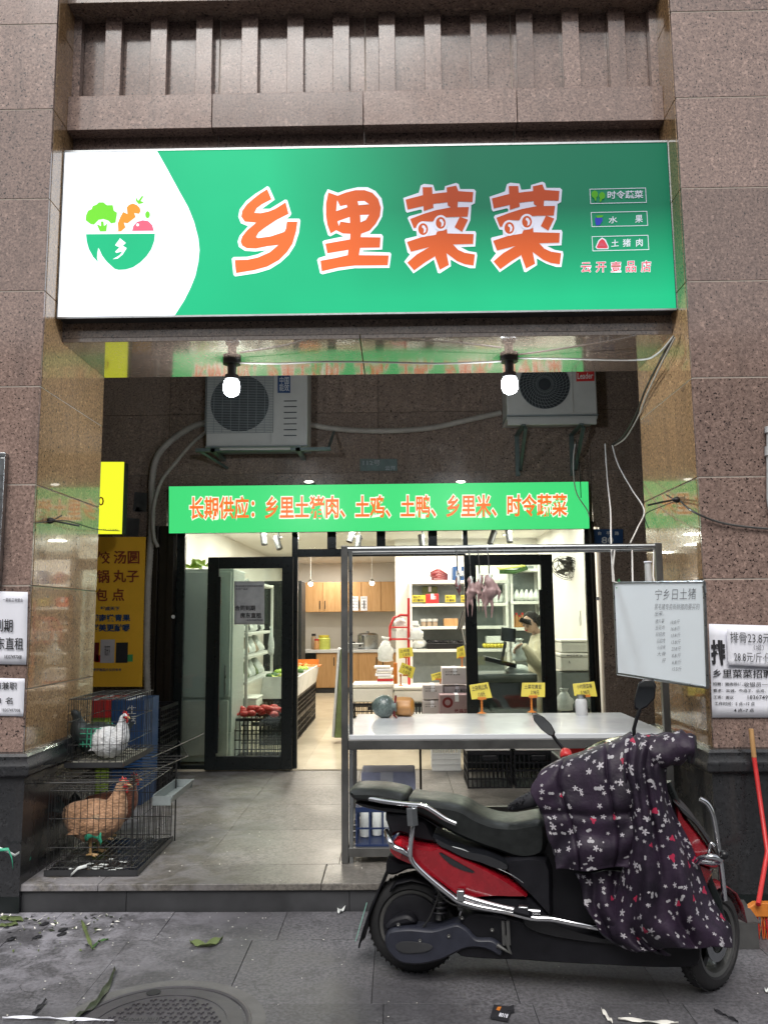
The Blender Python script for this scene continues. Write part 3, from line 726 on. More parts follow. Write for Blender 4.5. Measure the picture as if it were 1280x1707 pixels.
# ================================================================== PORCH OBJECTS
# ---- air conditioners (front face at Y 7.42, wall at 7.85)
def aircon(name, label, fan_px, px0, py0, px1, py1, Yf, spiral, dep=.33):
    a, b = P(px0, py1, Yf), P(px1, py0, Yf); x0, x1, z0, z1 = a.x, b.x, a.z, b.z
    r = thing(name, label, 'air conditioner', ((x0+x1)/2, Yf, z0))
    build(MB().m('ac_white').box(x0, x1, Yf, Yf+dep, z0+.012, z1), 'casing', r, bevel=.012, smooth=30)
    build(MB().m('grey_plastic').box(x0-.004, x1+.004, Yf-.004, Yf+dep+.004, z0, z0+.011), 'base_pan', r)
    c = P(fan_px[0], fan_px[1], Yf); rad = fan_px[2]/1359.5*Yf
    build(MB().m('ac_dark').lathe([(rad, -.003), (rad, .0), (0, .001)], V(c.x, Yf-.004, c.z), (0, -1, 0), 36), 'fan_opening', r)
    hub = build(MB().m('ac_dark').lathe([(rad*.22, 0), (rad*.2, .006), (0, .008)], V(c.x, Yf-.008, c.z), (0, -1, 0), 20), 'fan_hub', r, smooth=40)
    mb = MB().m('grey_plastic')
    if spiral:
        for k in range(40):
            t = k*2*math.pi/40
            mb.tube([V(c.x+rr*math.cos(t+rr*3), Yf-.014, c.z+rr*math.sin(t+rr*3)) for rr in [rad*(.24+.76*i/6) for i in range(7)]], .0018, 4)
        for k in range(1, 7):
            rr = rad*(.2+.8*k/6); mb.tube([V(c.x+rr*math.cos(t*2*math.pi/28), Yf-.014, c.z+rr*math.sin(t*2*math.pi/28)) for t in range(28)], .0018, 4, closed=True)
    else:
        n = 38
        for k in range(n):
            z = c.z-rad*1.05+2.1*rad*k/(n-1); mb.box(c.x-rad*1.16, c.x+rad*1.16, Yf-.018, Yf-.014, z-.0022, z+.0022)
        for k in range(9):
            x = c.x-rad*1.16+2.32*rad*k/8; mb.box(x-.002, x+.002, Yf-.0225, Yf-.0185, c.z-rad*1.06, c.z+rad*1.06)
    build(mb, 'fan_grille', r)
    return r, x0, x1, z0, z1
r, x0, x1, z0, z1 = aircon('air_conditioner', 'large pale outdoor air conditioner with square grille behind the bulb nearer the yellow sign', (400, 672, 50), 343, 610, 513, 746, 7.42, False)
sx = P(452, 700, 7.42).x
build(MB().m('ac_white').box(sx, sx+.01, 7.405, 7.419, z0+.03, z1-.02), 'panel_seam', r)
for i in range(7): build(MB().m('ac_dark').box(sx+.12, sx+.24, 7.414, 7.4195, z0+.10+.055*i, z0+.108+.055*i), 'louvre', r)
q = [P(x, y, 7.412) for x, y in ((463, 655), (484, 655), (484, 612), (463, 612))]
st = build(MB().m('blue').poly(q), 'energy_label', r, recalc=False)
mb = MB().m('white_plastic'); text(mb, '中国\n能效', *[P(x, y, 7.411) for x, y in ((466, 652), (482, 652), (482, 628), (466, 628))], lift=.001); build(mb, 'label_print', st, recalc=False)
build(MB().m('bracket').box(x0-.08, x1+.22, 7.36, 7.4, z0-.05, z0-.02).box(x0+.06, x0+.1, 7.36, 7.85, z0-.05, z0-.012).box(x1-.1, x1-.06, 7.36, 7.85, z0-.05, z0-.012)
      .tube([V(x0-.06, 7.38, z0-.03), V(x0+.12, 7.83, z0-.12)], .014, 5).tube([V(x1+.2, 7.38, z0-.03), V(x1+.22, 7.83, z0+.25)], .014, 5), 'wall_bracket', r)
build(MB().m('ac_white').tube([V(x0+.15, 7.35, z0-.03), V(x1-.15, 7.35, z0-.035)], .012, 6), 'bracket_bar', r)
r, x0, x1, z0, z1 = aircon('air_conditioner', 'smaller white outdoor air conditioner with round spiral grille and red badge', (907, 641, 43), 845, 600, 992, 694, 7.45, True)
build(MB().m('ac_white').box(P(953, 660, 7.45).x, P(953, 660, 7.45).x+.006, 7.437, 7.449, z0+.03, z1-.02), 'panel_seam', r)
q = [P(x, y, 7.44) for x, y in ((960, 636), (990, 635), (990, 617), (960, 618))]
st = build(MB().m('red').poly(q), 'badge', r, recalc=False); mb = MB().m('white_plastic'); text(mb, 'Leader', *[P(x, y, 7.439) for x, y in ((962, 632), (988, 631), (988, 621), (962, 622))], lift=.001, off=.01); build(mb, 'badge_print', st, recalc=False)
build(MB().m('ac_white').box(x0, x1-.02, 7.42, 7.46, z0-.09, z0-.03).box(x0, x1, 7.46, 7.8, z0-.03, z0-.002), 'base_rail', r, bevel=.003)
mb = MB().m('bracket')
for px in (872, 968):
    mb = MB().m('bracket'); p = P(px, 705, 7.4); mb.box(p.x-.02, p.x+.02, 7.38, 7.84, z0-.11, z0-.091)
    mb.obox(V(p.x+.02, 7.6, z0-.28), (.014, 0, 0), (0, .2, -.16), (0, .01, .014)); mb.box(p.x-.02, p.x+.02, 7.82, 7.845, z0-.5, z0-.092)
    build(mb, 'wall_bracket', r)

# ---- corrugated drain hoses
def hose(label, pts, rad, Y=7.78, mat='pipe', cat='hose', name='insulated_hose', n=70, ring=True):
    ps = [P(x, y, Y if len(t) == 0 else t[0]) for x, y, *t in pts]
    out = []
    for i in range(len(ps)-1):       # catmull-rom
        a, b, c_, d = ps[max(i-1, 0)], ps[i], ps[i+1], ps[min(i+2, len(ps)-1)]
        for k in range(12):
            t = k/12; out.append(.5*((2*b)+(c_-a)*t+(2*a-5*b+4*c_-d)*t*t+(3*b-a-3*c_+d)*t**3))
    out.append(ps[-1])
    if ring:
        # resample finely and modulate the radius: spiral-wrapped tape
        L = [0]
        for i in range(1, len(out)): L.append(L[-1]+(out[i]-out[i-1]).length)
        N = int(L[-1]/.016); fine = []; j = 0
        for k in range(N+1):
            d = L[-1]*k/N
            while j < len(L)-2 and L[j+1] < d: j += 1
            t = (d-L[j])/(L[j+1]-L[j]+1e-9); fine.append(out[j].lerp(out[j+1], min(1, t)))
        o = build(MB().m(mat).tube(fine, [rad*(1 if k % 2 else .86) for k in range(len(fine))], 8), name, smooth=50)
    else: o = build(MB().m(mat).tube(out, rad, 6), name, smooth=50)
    return tag(o, label, cat)
hose('thick wrapped hose running from the larger air conditioner down past the yellow poster', [(346, 704), (320, 712), (285, 735), (262, 762), (254, 800), (254, 860), (252, 900), (247, 980), (245, 1080), (246, 1145), (250, 1190)], .035)
hose('thin ribbed hose curving from the larger air conditioner down to the poster corner', [(346, 718), (320, 740), (290, 775), (268, 805), (256, 850), (257, 895), (264, 912)], .02, 7.72)
hose('wrapped hose drooping between the two air conditioners', [(505, 705), (545, 713), (600, 718), (660, 718), (720, 713), (780, 700), (835, 688)], .03)
# ---- cables
def cable(label, pts, rad, mat, Y=None, **kw): return hose(label, pts, rad, Y or 5, mat, 'cable', 'cable', ring=False, **kw)
S = 5.2
mb = cable('pale power cable strung under the soffit between the two bulbs', [(400, 605, 5.2), (470, 606, 5.15), (540, 603, 5.05), (640, 604, 5.1), (740, 606, 5.15), (835, 602, 5.2)], .006, 'wire_white')
cable('pale cable under the soffit running from the right bulb to the pillar', [(860, 597, 5.25), (940, 598, 5.2), (1060, 600, 5.1), (1095, 590, 4.85), (1122, 560, 4.75)], .006, 'wire_white')
cable('dark cable looping from the sign corner down towards the smaller air conditioner', [(1122, 560, 4.75), (1100, 600, 4.9), (1075, 650, 5.3), (1060, 690, 5.6), (1040, 725, 6.), (1020, 742, 6.2)], .007, 'wire_black')
cable('brown cable running beside the dark cable at the sign corner', [(1124, 563, 4.74), (1103, 604, 4.88), (1079, 655, 5.28), (1063, 695, 5.6), (1043, 729, 6.), (1024, 743, 6.2)], .006, 'pipe')
cable('white hanging cable right of the banner ending at the pillar hook', [(1020, 742, 6.2), (1030, 775, 6.), (1052, 815, 5.7), (1073, 850, 5.4), (1062, 880, 5.2), (1050, 905, 5.)], .005, 'wire_white')
cable('white vertical cable hanging down to the top rail of the stall', [(1008, 740, 6.2), (1012, 800, 5.9), (1017, 850, 5.4), (1018, 900, 5.05), (1021, 970, 4.93)], .005, 'wire_white')
cable('thin looped wire hanging beside the end of the green banner', [(958, 740, 7.4), (955, 775, 7.4), (960, 820, 7.5), (978, 850, 7.6), (982, 862, 7.6)], .006, 'wire_white')
cable('thin dark wire hanging from the smaller air conditioner bracket', [(960, 735, 7.4), (966, 790, 7.45), (968, 830, 7.5)], .004, 'wire_black')
cable('grey cable fixed to the right pillar and running out towards the street', [(1132, 833, 4.95), (1150, 850, 4.58), (1190, 868, 4.57), (1240, 878, 4.57), (1330, 885, 4.57)], .006, 'steel_dull')
cable('thin black wire stretched across the left pillar', [(60, 872, 4.585), (110, 868, 4.9), (160, 882, 5.3), (200, 885, 5.8)], .003, 'wire_black')
cable('thin black wire crossing the right pillar face to the hook', [(1080, 880, 5.2), (1075, 858, 5.3), (1100, 845, 5.1), (1132, 833, 4.95)], .003, 'wire_black')
for px, py, X_, lab in ((80, 868, XL, 'left'), (1132, 833, XR, 'right')):
    p = PX(px, py, X_); s = 1 if lab == 'left' else -1
    r = thing('wall_hook', f'small black hook with wire tails fixed to the {lab} pillar', 'hook', p)
    build(MB().m('wire_black').lathe([(.012, 0), (.02, .01), (.016, .03), (.006, .045)], p, (s, 0, 0), 8), 'hook_body', r, smooth=60)
    build(MB().m('wire_black').tube([p+V(s*.03, 0, 0), p+V(s*.12, -.05, -.02), p+V(s*.2, -.02, -.035)], .006, 5).tube([p+V(s*.03, 0, 0), p+V(s*.06, .06, .04)], .004, 5), 'wire_tail', r)
for px, lab in ((515, 'above the left half of the banner'), (768, 'above the right half of the banner')):
    p = P(px, 804, 7.74)
    r = thing('spot_lamp', 'small lit lamp '+lab, 'lamp', p)
    build(MB().m('black_plastic').box(p.x-.05, p.x+.05, 7.75, 7.8, p.z-.02, p.z+.01), 'lamp_body', r, bevel=.005)
    build(MB().m('spot_lit').ball(p+V(0, -.0, .005), (.045, .02, .012), 10, 6), 'lamp_lens', r, smooth=180)
# plaques
def plaque(name, label, cat, Y, pts, mat, words, ink):
    q = [P(x, y, Y) for x, y in pts]; r = thing(name, label, cat, q[0])
    build(MB().m(mat).prism(q, (0, .008, 0)), 'plate', r, bevel=.001)
    mb = MB().m(ink)
    for s, x0, y0, x1, y1 in words: textpx(mb, s, x0, y0, x1, y1, Y, lift=.0015, off=.012)
    build(mb, 'lettering', r, recalc=False); return r
plaque('number_plaque', 'small dark green plaque reading 112号 above the banner', 'sign', 7.835, ((600, 785), (662, 785), (662, 765), (600, 765)), 'bracket', [('112号', 605, 767, 634, 776), ('云开', 642, 777, 659, 784)], 'steel')
M['plate_blue'] = simple('plate_blue', (.02, .06, .16), .35)
plaque('street_number_plate', 'blue street number plate reading 80 right of the shop doors', 'sign', 7.835, ((989, 908), (1038, 908), (1038, 882), (989, 882)), 'plate_blue', [('台', 996, 886, 1002, 892), ('平', 1010, 886, 1016, 892), ('路', 1024, 886, 1031, 892), ('80', 1002, 895, 1022, 906)], 'white_plastic')
# ---- yellow lightbox and poster left
M['lit_yellow'] = emit('lit_yellow', srgb(240, 245, 50), 1.05)
q = [P(x, y, 7.3) for x, y in ((140, 890), (203, 890), (207, 770), (140, 770))]
r = thing('yellow_lightbox', 'glowing yellow lightbox with a red digit half hidden by the left pillar', 'sign', q[0])
build(MB().m('lit_yellow').prism(q, (0, .01, 0)), 'lit_face', r); build(MB().m('dark_plastic').prism([p+V(0, .0105, 0) for p in q], (0, .12, 0)), 'box_body', r)
mb = MB().m('red'); textpx(mb, '0', 164, 828, 174, 843, 7.295, off=.01); build(mb, 'digit', r, recalc=False)
mb = MB().m('ink_soft'); textpx(mb, '电话：139-17-045', 150, 881, 197, 884.5, 7.295); build(mb, 'small_print', r, recalc=False)
M['poster_yellow'] = simple('poster_yellow', (.85, .46, .035), .35, 0, .15, 4)
Y = 7.76
q = [P(x, y, Y) for x, y in ((130, 1145), (237, 1145), (243, 895), (130, 895))]
r = thing('yellow_poster', 'tall yellow food poster with red characters beside the wrapped hose', 'poster', q[0])
build(MB().m('poster_yellow').prism(q, (0, .02, 0)), 'board', r, bevel=.002)
mb = MB().m('ink_brown')
for s, x0, y0, x1, y1 in (('饺', 163, 919, 184, 940), ('汤圆', 190, 918, 233, 940), ('锅', 162, 950, 183, 972), ('丸子', 189, 950, 232, 971), ('包', 161, 981, 180, 1002), ('点', 187, 981, 208, 1002)): textpx(mb, s, x0, y0, x1, y1, Y-.003, off=.02)
build(mb, 'lettering', r, recalc=False)
mb = MB().m('blue')
for s, x0, y0, x1, y1 in (('望成天下', 168, 1011, 200, 1018), ('湖南嫩青果', 152, 1024, 218, 1036), ('甜美更耐嚼', 152, 1040, 217, 1053)): textpx(mb, s, x0, y0, x1, y1, Y-.003, off=.03)
textpx(mb, '产品温馨提醒图片仅供参考', 140, 1114, 203, 1119, Y-.003, off=.01)
build(mb, 'lettering', r, recalc=False)
for x0, y0, x1, y1, m_ in ((167, 1066, 192, 1105, 'box_grey'), (193, 1071, 214, 1105, 'ink'), (150, 1071, 166, 1103, 'red_dark'), (160, 1092, 168, 1104, 'red'), (213, 1091, 222, 1103, 'green')):
    p0, p1 = P(x0, y1, Y-.004), P(x1, y0, Y-.004)
    o = build(MB().m(m_).poly([V(p0.x, Y-.0025, p0.z), V(p1.x, Y-.0025, p0.z), V(p1.x, Y-.0025, p1.z), V(p0.x, Y-.0025, p1.z)]), 'printed_pouch', r, recalc=False)
mb = MB().m('ink'); textpx(mb, '和天下', 175, 1076, 184, 1094, Y-.004); build(mb, 'pouch_print', r, recalc=False)
# scraps of old posters on the wall
for i, (x0, y0, x1, y1) in enumerate(((209, 863, 233, 893), (222, 820, 246, 852), (225, 845, 240, 853))):
    q = [P(x, y, 7.845) for x, y in ((x0, y1), (x1-2, y1+1), (x1, y0+2), (x0+3, y0))]
    tag(build(MB().m('steel_dull').poly(q), 'paper_scrap', recalc=False), ('torn grey paper scrap above the yellow poster', 'torn paper remnant beside the thin hose', 'narrow torn paper strip beside the thin hose')[i], 'paper')
# ---- left: framed box, notices; right: recruitment poster
r = thing('framed_board', 'aluminium framed glass board cut by the left edge of the picture', 'board', P(0, 975, YF-.03))
a, b = P(-60, 975, YF-.03), P(12, 755, YF-.03)
build(MB().m('ac_dark').box(a.x, b.x-.03, YF-.03, YF-.004, a.z+.03, b.z-.03), 'board', r)
build(MB().m('steel').box(a.x, b.x, YF-.05, YF-.004, b.z-.029, b.z).box(a.x, b.x, YF-.05, YF-.004, a.z, a.z+.029).box(b.x-.029, b.x, YF-.05, YF-.004, a.z+.03, b.z-.03), 'board_frame', r, bevel=.004)
build(MB().m('glass').box(a.x, b.x-.03, YF-.04, YF-.036, a.z+.03, b.z-.03), 'board_glass', r)
def wallposter(name, label, px, lines, Y=YF-.006, **kw):
    return poster(name, label, [P(x, y, Y) for x, y in px], 'paper', lines, **kw)
wallposter('rental_notice', 'white rental notice reading 到期 东直租, upper of two on the left pillar', ((-60, 1106), (45, 1108), (48, 987), (-60, 984)),
    [('一期前正常营业', .62, .86, .93, .91, 'ink_soft'), ('合同到期', .2, .44, .78, .62, 'ink'), ('房东直租', .38, .2, .95, .37, 'ink'), ('18307497008', .66, .08, .93, .13, 'ink')])
wallposter('job_notice', 'white part-time job notice reading 前兼职, lower of two on the left pillar', ((-60, 1192), (40, 1194), (43, 1131), (-60, 1129)),
    [('目前兼职', .4, .7, .88, .9, 'ink'), ('招 1 名', .4, .32, .82, .5, 'ink'), ('联系电话', .35, .24, .55, .3, 'ink_soft'), ('18307497008', .65, .12, .95, .2, 'ink')])
wallposter('recruitment_poster', 'white recruitment poster headed 乡里菜菜招聘 on the right pillar', ((1186, 1196), (1330, 1196), (1330, 1044), (1180, 1040)),
    [('排', .01, .56, .17, .83, 'ink', .05), ('乡里菜菜招聘', .02, .425, .7, .515, 'ink'), ('招聘：猪肉师傅、', .02, .34, .36, .375, 'ink'), ('收银员一名', .37, .33, .7, .38, 'ink', .005),
     ('要求：实诚、卖鸡子、杀鸡、', .02, .27, .62, .305, 'ink'), ('工资：面议', .02, .2, .25, .235, 'ink'), ('18367497', .41, .2, .68, .24, 'ink', .005), ('工作时间：5 点~12 点', .03, .13, .49, .17, 'ink'), ('4 点~7 点', .25, .06, .48, .1, 'ink')])
poster('price_slip', 'torn white slip with handwritten rib prices taped over the recruitment poster', [P(x, y, YF-.02) for x, y in ((1212, 1108), (1330, 1114), (1330, 1052), (1209, 1048))], 'paper',
    [('排骨23.8元', .04, .62, .6, .92, 'ink', -.002), ('（塔）', .36, .44, .5, .58, 'ink', -.002), ('28.8元/斤·仔', .08, .1, .6, .38, 'ink', -.002)], curl=.006)
# white pvc pipe on the far right of the pillar
pp = [P(1284, y, YF-.03) for y in (712, 830)]
r = thing('drain_pipe', 'white plastic pipe stub on the right pillar near the picture edge', 'pipe', pp[1])
build(MB().m('pvc').tube([pp[0], pp[1], P(1290, 870, YF-.03)], .024, 12), 'pipe_body', r, smooth=40)
build(MB().m('pvc').tube([P(1284, 745, YF-.03), P(1284, 760, YF-.03)], .033, 12).tube([P(1284, 712, YF-.03), P(1284, 722, YF-.03)], .033, 12), 'pipe_collar', r, smooth=40)

# ================================================================== STALL (steel frame table)
TZ = .866; TX0, TX1, TY0, TY1 = -.335, 1.6, 4.93, 5.98
stl = thing('steel_stall', 'steel framed white topped market stall table with an overhead rail', 'stall', ((TX0+TX1)/2, 5.4, .141))
build(MB().m('table_white').box(TX0+.045, TX1-.01, TY0+.005, TY1, TZ-.03, TZ), 'table_top', stl, bevel=.004)
build(MB().m('steel_dull').box(TX0+.041, TX1-.041, TY0-.002, TY0+.035, TZ-.085, TZ-.031).box(TX0+.04, TX1-.04, TY1-.04, TY1, TZ-.085, TZ-.031), 'apron_rail', stl, bevel=.002)
build(MB().m('steel_dull').box(TX0, TX0+.04, TY0+.041, TY1-.041, TZ-.085, TZ-.031), 'side_rail', stl, bevel=.002)
for x, y, zt in ((TX0, TY0, 1.985), (TX1-.04, TY0, 1.985), (TX0, TY1-.04, TZ-.031), (TX1-.04, TY1-.04, TZ-.031)):
    build(MB().m('steel_dull').box(x, x+.04, y, y+.04, .141, zt), 'post', stl, bevel=.003)
build(MB().m('steel').box(TX0+.045, TX0+.068, TY0+.01, TY0+.03, .141, 1.96), 'inner_post', stl, bevel=.002)
build(MB().m('steel').tube([V(TX0+.04, TY0+.02, 1.966), V(TX1, TY0+.02, 1.966)], .017, 12), 'top_rail', stl, smooth=40)
build(MB().m('steel').tube([V(TX0+.04, TY0+.09, 1.95), V(TX1, TY0+.09, 1.95)], .013, 10), 'rear_rail', stl, smooth=40)
build(MB().m('brown_metal').tube([V(.155, TY1-.02, .141), V(.155, TY1-.02, TZ-.03)], .009, 6), 'support_rod', stl)
zs = P(640, 1412, 4.95).z
build(MB().m('steel_dull').box(TX0+.041, 1.2, TY0, TY0+.03, zs-.05, zs).box(TX0+.0, TX0+.04, TY0+.041, TY1-.041, zs-.05, zs).box(TX0+.041, 1.2, TY1-.03, TY1, zs-.05, zs), 'lower_shelf_rail', stl, bevel=.002)
for i in range(6): build(MB().m('steel_dull').tube([V(TX0+.041, TY0+.1+.15*i, zs-.006), V(1.2, TY0+.1+.15*i, zs-.006)], .006, 6), 'shelf_bar', stl)
build(MB().m('steel_dull').tube([V(TX0+.03, TY0+.2, .18), V(1.2, TY0+.2, .18)], .008, 6), 'shelf_bar', stl)
# price cards on the table
def card_print(mb, q, rows):
    bl, br, tr, tl = q
    f = lambda u, v: bl*(1-u)*(1-v)+br*u*(1-v)+tr*u*v+tl*(1-u)*v
    for s, u0, v0, u1, v1 in rows: text(mb, s, f(u0, v0), f(u1, v0), f(u1, v1), f(u0, v1), lift=.003, off=.004)
def price_card(label, pts, Y, foot, rows, group='yellow price cards on the stall', tilt=0):
    q = [P(x, y, Y+(.03 if y < (pts[0][1]+pts[2][1])/2 else 0)) for x, y in pts]
    ft = P(foot[0], foot[1], Y+.02)
    r = thing('price_card', label, 'price card', ft, group)
    n = V(0, -.003, 0)
    build(MB().m('yellow_card').prism(q, (0, .003, 0)), 'card', r)
    mb = MB().m('ink'); card_print(mb, q, rows); build(mb, 'handwriting', r, recalc=False)
    top = (q[0]+q[1])/2; h = top.z-ft.z
    pr_ = [(.035, 0), (.02, .006), (.008, .012)]+[(.006+.003*(i % 2), .012+(h-.03)*i/8) for i in range(1, 9)]+[(.012, h-.01), (.012, h+.012)]
    build(MB().m('orange').lathe(pr_, ft, (0, 0, 1), 8).box(top.x-.03, top.x+.03, top.y-.006, top.y+.008, top.z-.006, top.z+.01), 'clip_stand', r, smooth=40)
    return r
price_card('yellow price card reading 土杂鸡 right of the squash on the stall', ((786, 1166), (820, 1163), (813, 1137), (782, 1142)), 5.85, (803, 1189), [('土杂鸡公鸡', .1, .55, .9, .9), ('13.8元', .35, .12, .7, .42)])
price_card('yellow price card in the middle of the stall in front of the shop assistant', ((868, 1161), (908, 1162), (908, 1138), (870, 1138)), 5.85, (886, 1187), [('土菜花黄豆', .1, .55, .85, .85), ('3.98元', .4, .15, .75, .45)])
price_card('yellow price card behind the grey bottle on the stall', ((957, 1160), (995, 1161), (990, 1136), (954, 1140)), 5.85, (972, 1187), [('小时蔬菜等', .15, .55, .85, .88), ('5.98元', .3, .12, .7, .42)])
# grey bottle
p = G(969, 1192, TZ); r = thing('grey_bottle', 'small grey bottle with a cap standing on the stall', 'bottle', p)
build(MB().m('pvc').lathe([(0, 0), (.038, 0), (.041, .01), (.041, .095), (.033, .108), (.028, .112)], p, (0, 0, 1), 20), 'bottle_body', r, smooth=50)
build(MB().m('steel').lathe([(.029, .1125), (.031, .118), (.031, .14), (0, .142)], p, (0, 0, 1), 20), 'cap', r, smooth=50)
# cut winter melon in wrap with squash end
c0 = G(640, 1196, TZ)+V(0, 0, .075); r = thing('cut_winter_melon', 'dark green cut winter melon wrapped in film on the stall', 'vegetable', c0-V(0, 0, .075))
M['melon'] = simple('melon', (.12, .16, .15), .3, 0, .95, 70, .8, coat=.6); M['squash'] = simple('squash', (.5, .26, .1), .4, 0, .3, 20, .2); M['squash_flesh'] = simple('squash_flesh', (.75, .33, .05), .4)
ax = V(1, -.25, 0).normalized()
build(MB().m('melon').lathe([(0, -.085), (.03, -.078), (.062, -.05), (.08, -.01), (.078, .03), (.06, .055), (.03, .075), (.035, .09)], c0, ax, 20), 'melon_body', r, smooth=180)
build(MB().m('red_dark').tube([c0+ax*.07+V(0, 0, -.06), c0+ax*.078+V(0, -.02, .0), c0+ax*.085+V(0, 0, .075)], .008, 6).tube([c0+ax*.07+V(0, -.07, -.05), c0+ax*.09+V(0, -.05, -.07)], .006, 5), 'tape_tie', r)
c1 = G(675, 1194, TZ)+V(0, 0, .066); r = thing('cut_squash', 'tan squash cut open showing orange flesh beside the winter melon', 'vegetable', c1-V(0, 0, .066))
rs = []
for h, rr in ((-.085, .02), (-.08, .055), (-.05, .064), (0, .066), (.045, .062), (.055, .055)):
    a = ax.orthogonal().normalized(); b = ax.cross(a)
    rs.append([c1+ax*h+(a*math.cos(q*2*math.pi/40)+b*math.sin(q*2*math.pi/40))*rr*(1+.035*math.cos(q*2*math.pi/5)) for q in range(40)])
build(MB().m('squash').rings(rs), 'squash_body', r, smooth=60)
build(MB().m('squash_flesh').lathe([(.053, .0555), (.05, .058), (.014, .059)], c1, ax, 20).m('ink').lathe([(.0135, .0585), (0, .055)], c1, ax, 12), 'cut_face', r, smooth=40)

# ---- hanging meat on hooks from the rail
M['meat'] = simple('meat', (.4, .27, .26), .35, 0, .45, 40, .5); M['meat_dark'] = simple('meat_dark', (.25, .12, .12), .35, 0, .5, 50, .5)
def carcass(label, px, ytop, ybot, wpx, Y, mat, legs=True, hook_y=912):
    top = P(px, ytop, Y); s = Y/1359.5; L = (ybot-ytop)*s; w_ = wpx*s/2
    r = thing('hanging_meat', label, 'meat', P(px, hook_y, Y), 'meat hung from the stall rail')
    build(MB().m('steel').tube([P(px-2, hook_y-3, Y), P(px-3, hook_y+2, Y-.03), P(px-1, (hook_y+ytop)/2, Y), top+V(0, 0, -.01), top+V(.012, 0, -.02), top+V(.02, 0, 0)], .004, 6), 'hook', r, smooth=60)
    mb = MB().m(mat); prof = []
    random.seed(int(px))
    for i in range(11):
        t = i/10; ww = w_*(.25+.9*math.sin(math.pi*min(1, t*1.15))**.8)*(1 if t < .6 else 1-.5*(t-.6)/.4)
        prof.append((top+V(math.sin(t*7+px)*w_*.3, 0, -L*.72*t), ww*random.uniform(.8, 1.2)))
    mb.tube([a for a, _ in prof], [b for _, b in prof], 10, flat=.75)
    if legs:
        b = prof[-3][0]
        for k in (-1, 1): mb.tube([b+V(k*w_*.3, 0, .02), b+V(k*w_*.5, -.01, -L*.15), b+V(k*w_*.35, 0, -L*.42)], [w_*.35, w_*.22, w_*.1], 7)
        m_ = prof[4][0]
        for k in (-1, 1): mb.tube([m_+V(k*w_*.5, 0, .02), m_+V(k*w_*1.1, -.02, -.03), m_+V(k*w_*.9, -.01, -.08)], [w_*.3, w_*.25, w_*.12], 7)
    fused(mb, 'meat_body', r, .004, 3)
    build(MB().m('bag').tube([top+V(0, 0, .005), top+V(.003, -.004, -.03), top+V(-.004, 0, -.075)], [.012, .02, .024], 8, flat=.6), 'neck_skin', r, smooth=180)
    return r
carcass('narrow dark piece of meat hanging leftmost on the stall rail', 763, 960, 1010, 11, 4.98, 'meat_dark', False)
carcass('pale plucked duck hanging in front of the black door edge', 784, 962, 1028, 17, 4.98, 'meat')
carcass('pale plucked chicken hanging third from the left on the rail', 799, 958, 1020, 15, 4.98, 'meat')
carcass('plump plucked chicken hanging rightmost on the rail', 815, 958, 1030, 24, 4.96, 'meat')

# ---- whiteboard hanging at the right end of the rail, turned towards the street
wb = [P(1028, 1123, 4.9), P(1178, 1146, 4.28), P(1172, 970, 4.28), P(1022, 972, 4.9)]
r = thing('whiteboard', 'white price whiteboard with handwriting hanging above the scooter mirror', 'whiteboard', wb[0])
M['board_white'] = simple('board_white', (.78, .84, .88), .2, 0, .05, 3, .02)
u_, v_ = (wb[1]-wb[0]), (wb[3]-wb[0]); n_ = u_.cross(v_).normalized(); n_ = n_ if n_.y < 0 else -n_
build(MB().m('board_white').prism(wb, -n_*.008), 'board', r)
mb = MB().m('steel')
for a, b in zip(wb, wb[1:]+wb[:1]): mb.tube([a-n_*.004, b-n_*.004], .009, 8)
build(mb, 'board_frame', r, smooth=60)
mb = MB().m('ink_soft'); f = lambda u, v: wb[0]*(1-u)*(1-v)+wb[1]*u*(1-v)+wb[2]*u*v+wb[3]*(1-u)*v
W = [('宁乡日土猪', .49, .82, .92, .93), ('黑毛猪专卖新鲜猪肉要买的', .48, .72, .95, .78), ('出来。', .48, .65, .58, .7)]
for i, (a, b) in enumerate((('猪头等', '18.8/斤'), ('五花肉', '16.8/斤'), ('前腿肉', '13.8/斤'), ('后腿肉', '13.8/斤'), ('小排骨', '23.8/斤'), ('大骨', '8.8/斤'), ('肝', '6.8/斤'), ('', '15.5/斤'))):
    y = .575-.0665*i
    if a: W.append((a, .48+.01*(i > 2)+.05*(i > 5), y, .58, y+.045))
    W.append((b, .65, y, .745, y+.045))
for s, a, b, c_, d in W:
    text(mb, s, f(a, b), f(c_, b+.012), f(c_+.01, d+.012), f(a+.01, d), lift=.002, off=-.014)
build(mb, 'handwriting', r, recalc=False)
build(MB().m('wire_white').tube([P(1024, 917, 4.92), P(1021, 945, 4.9), P(1023, 970, 4.88), P(1031, 972, 4.86)], .005, 6).tube([P(1053, 917, 4.95), P(1054, 972, 4.8)], .005, 6)
      .tube([P(1089, 917, 4.95), P(1088, 960, 4.7), P(1090, 971, 4.65)], .004, 6), 'hanging_wire', r)
build(MB().m('green').tube([P(1026, 973, 4.88), P(1031, 966, 4.86), P(1034, 978, 4.86), P(1027, 980, 4.88)], .005, 5), 'green_tie', r)
build(MB().m('steel').tube([P(1172, 970, 4.27)+V(0, 0, -.02), P(1174, 988, 4.27)], .01, 6), 'clip', r)
pa, pb = P(1079, 937, 4.9), P(1081, 973, 4.9)
r = thing('paper_roll', 'short white tube standing behind the top of the whiteboard', 'tube', pb)
build(MB().m('pvc').tube([pb, pa], [.022, .019], 14), 'roll', r, smooth=40)
build(MB().m('paper').lathe([(.023, -.005), (.025, .0), (.023, .005)], pa, (0, 0, 1), 14), 'roll_rim', r)

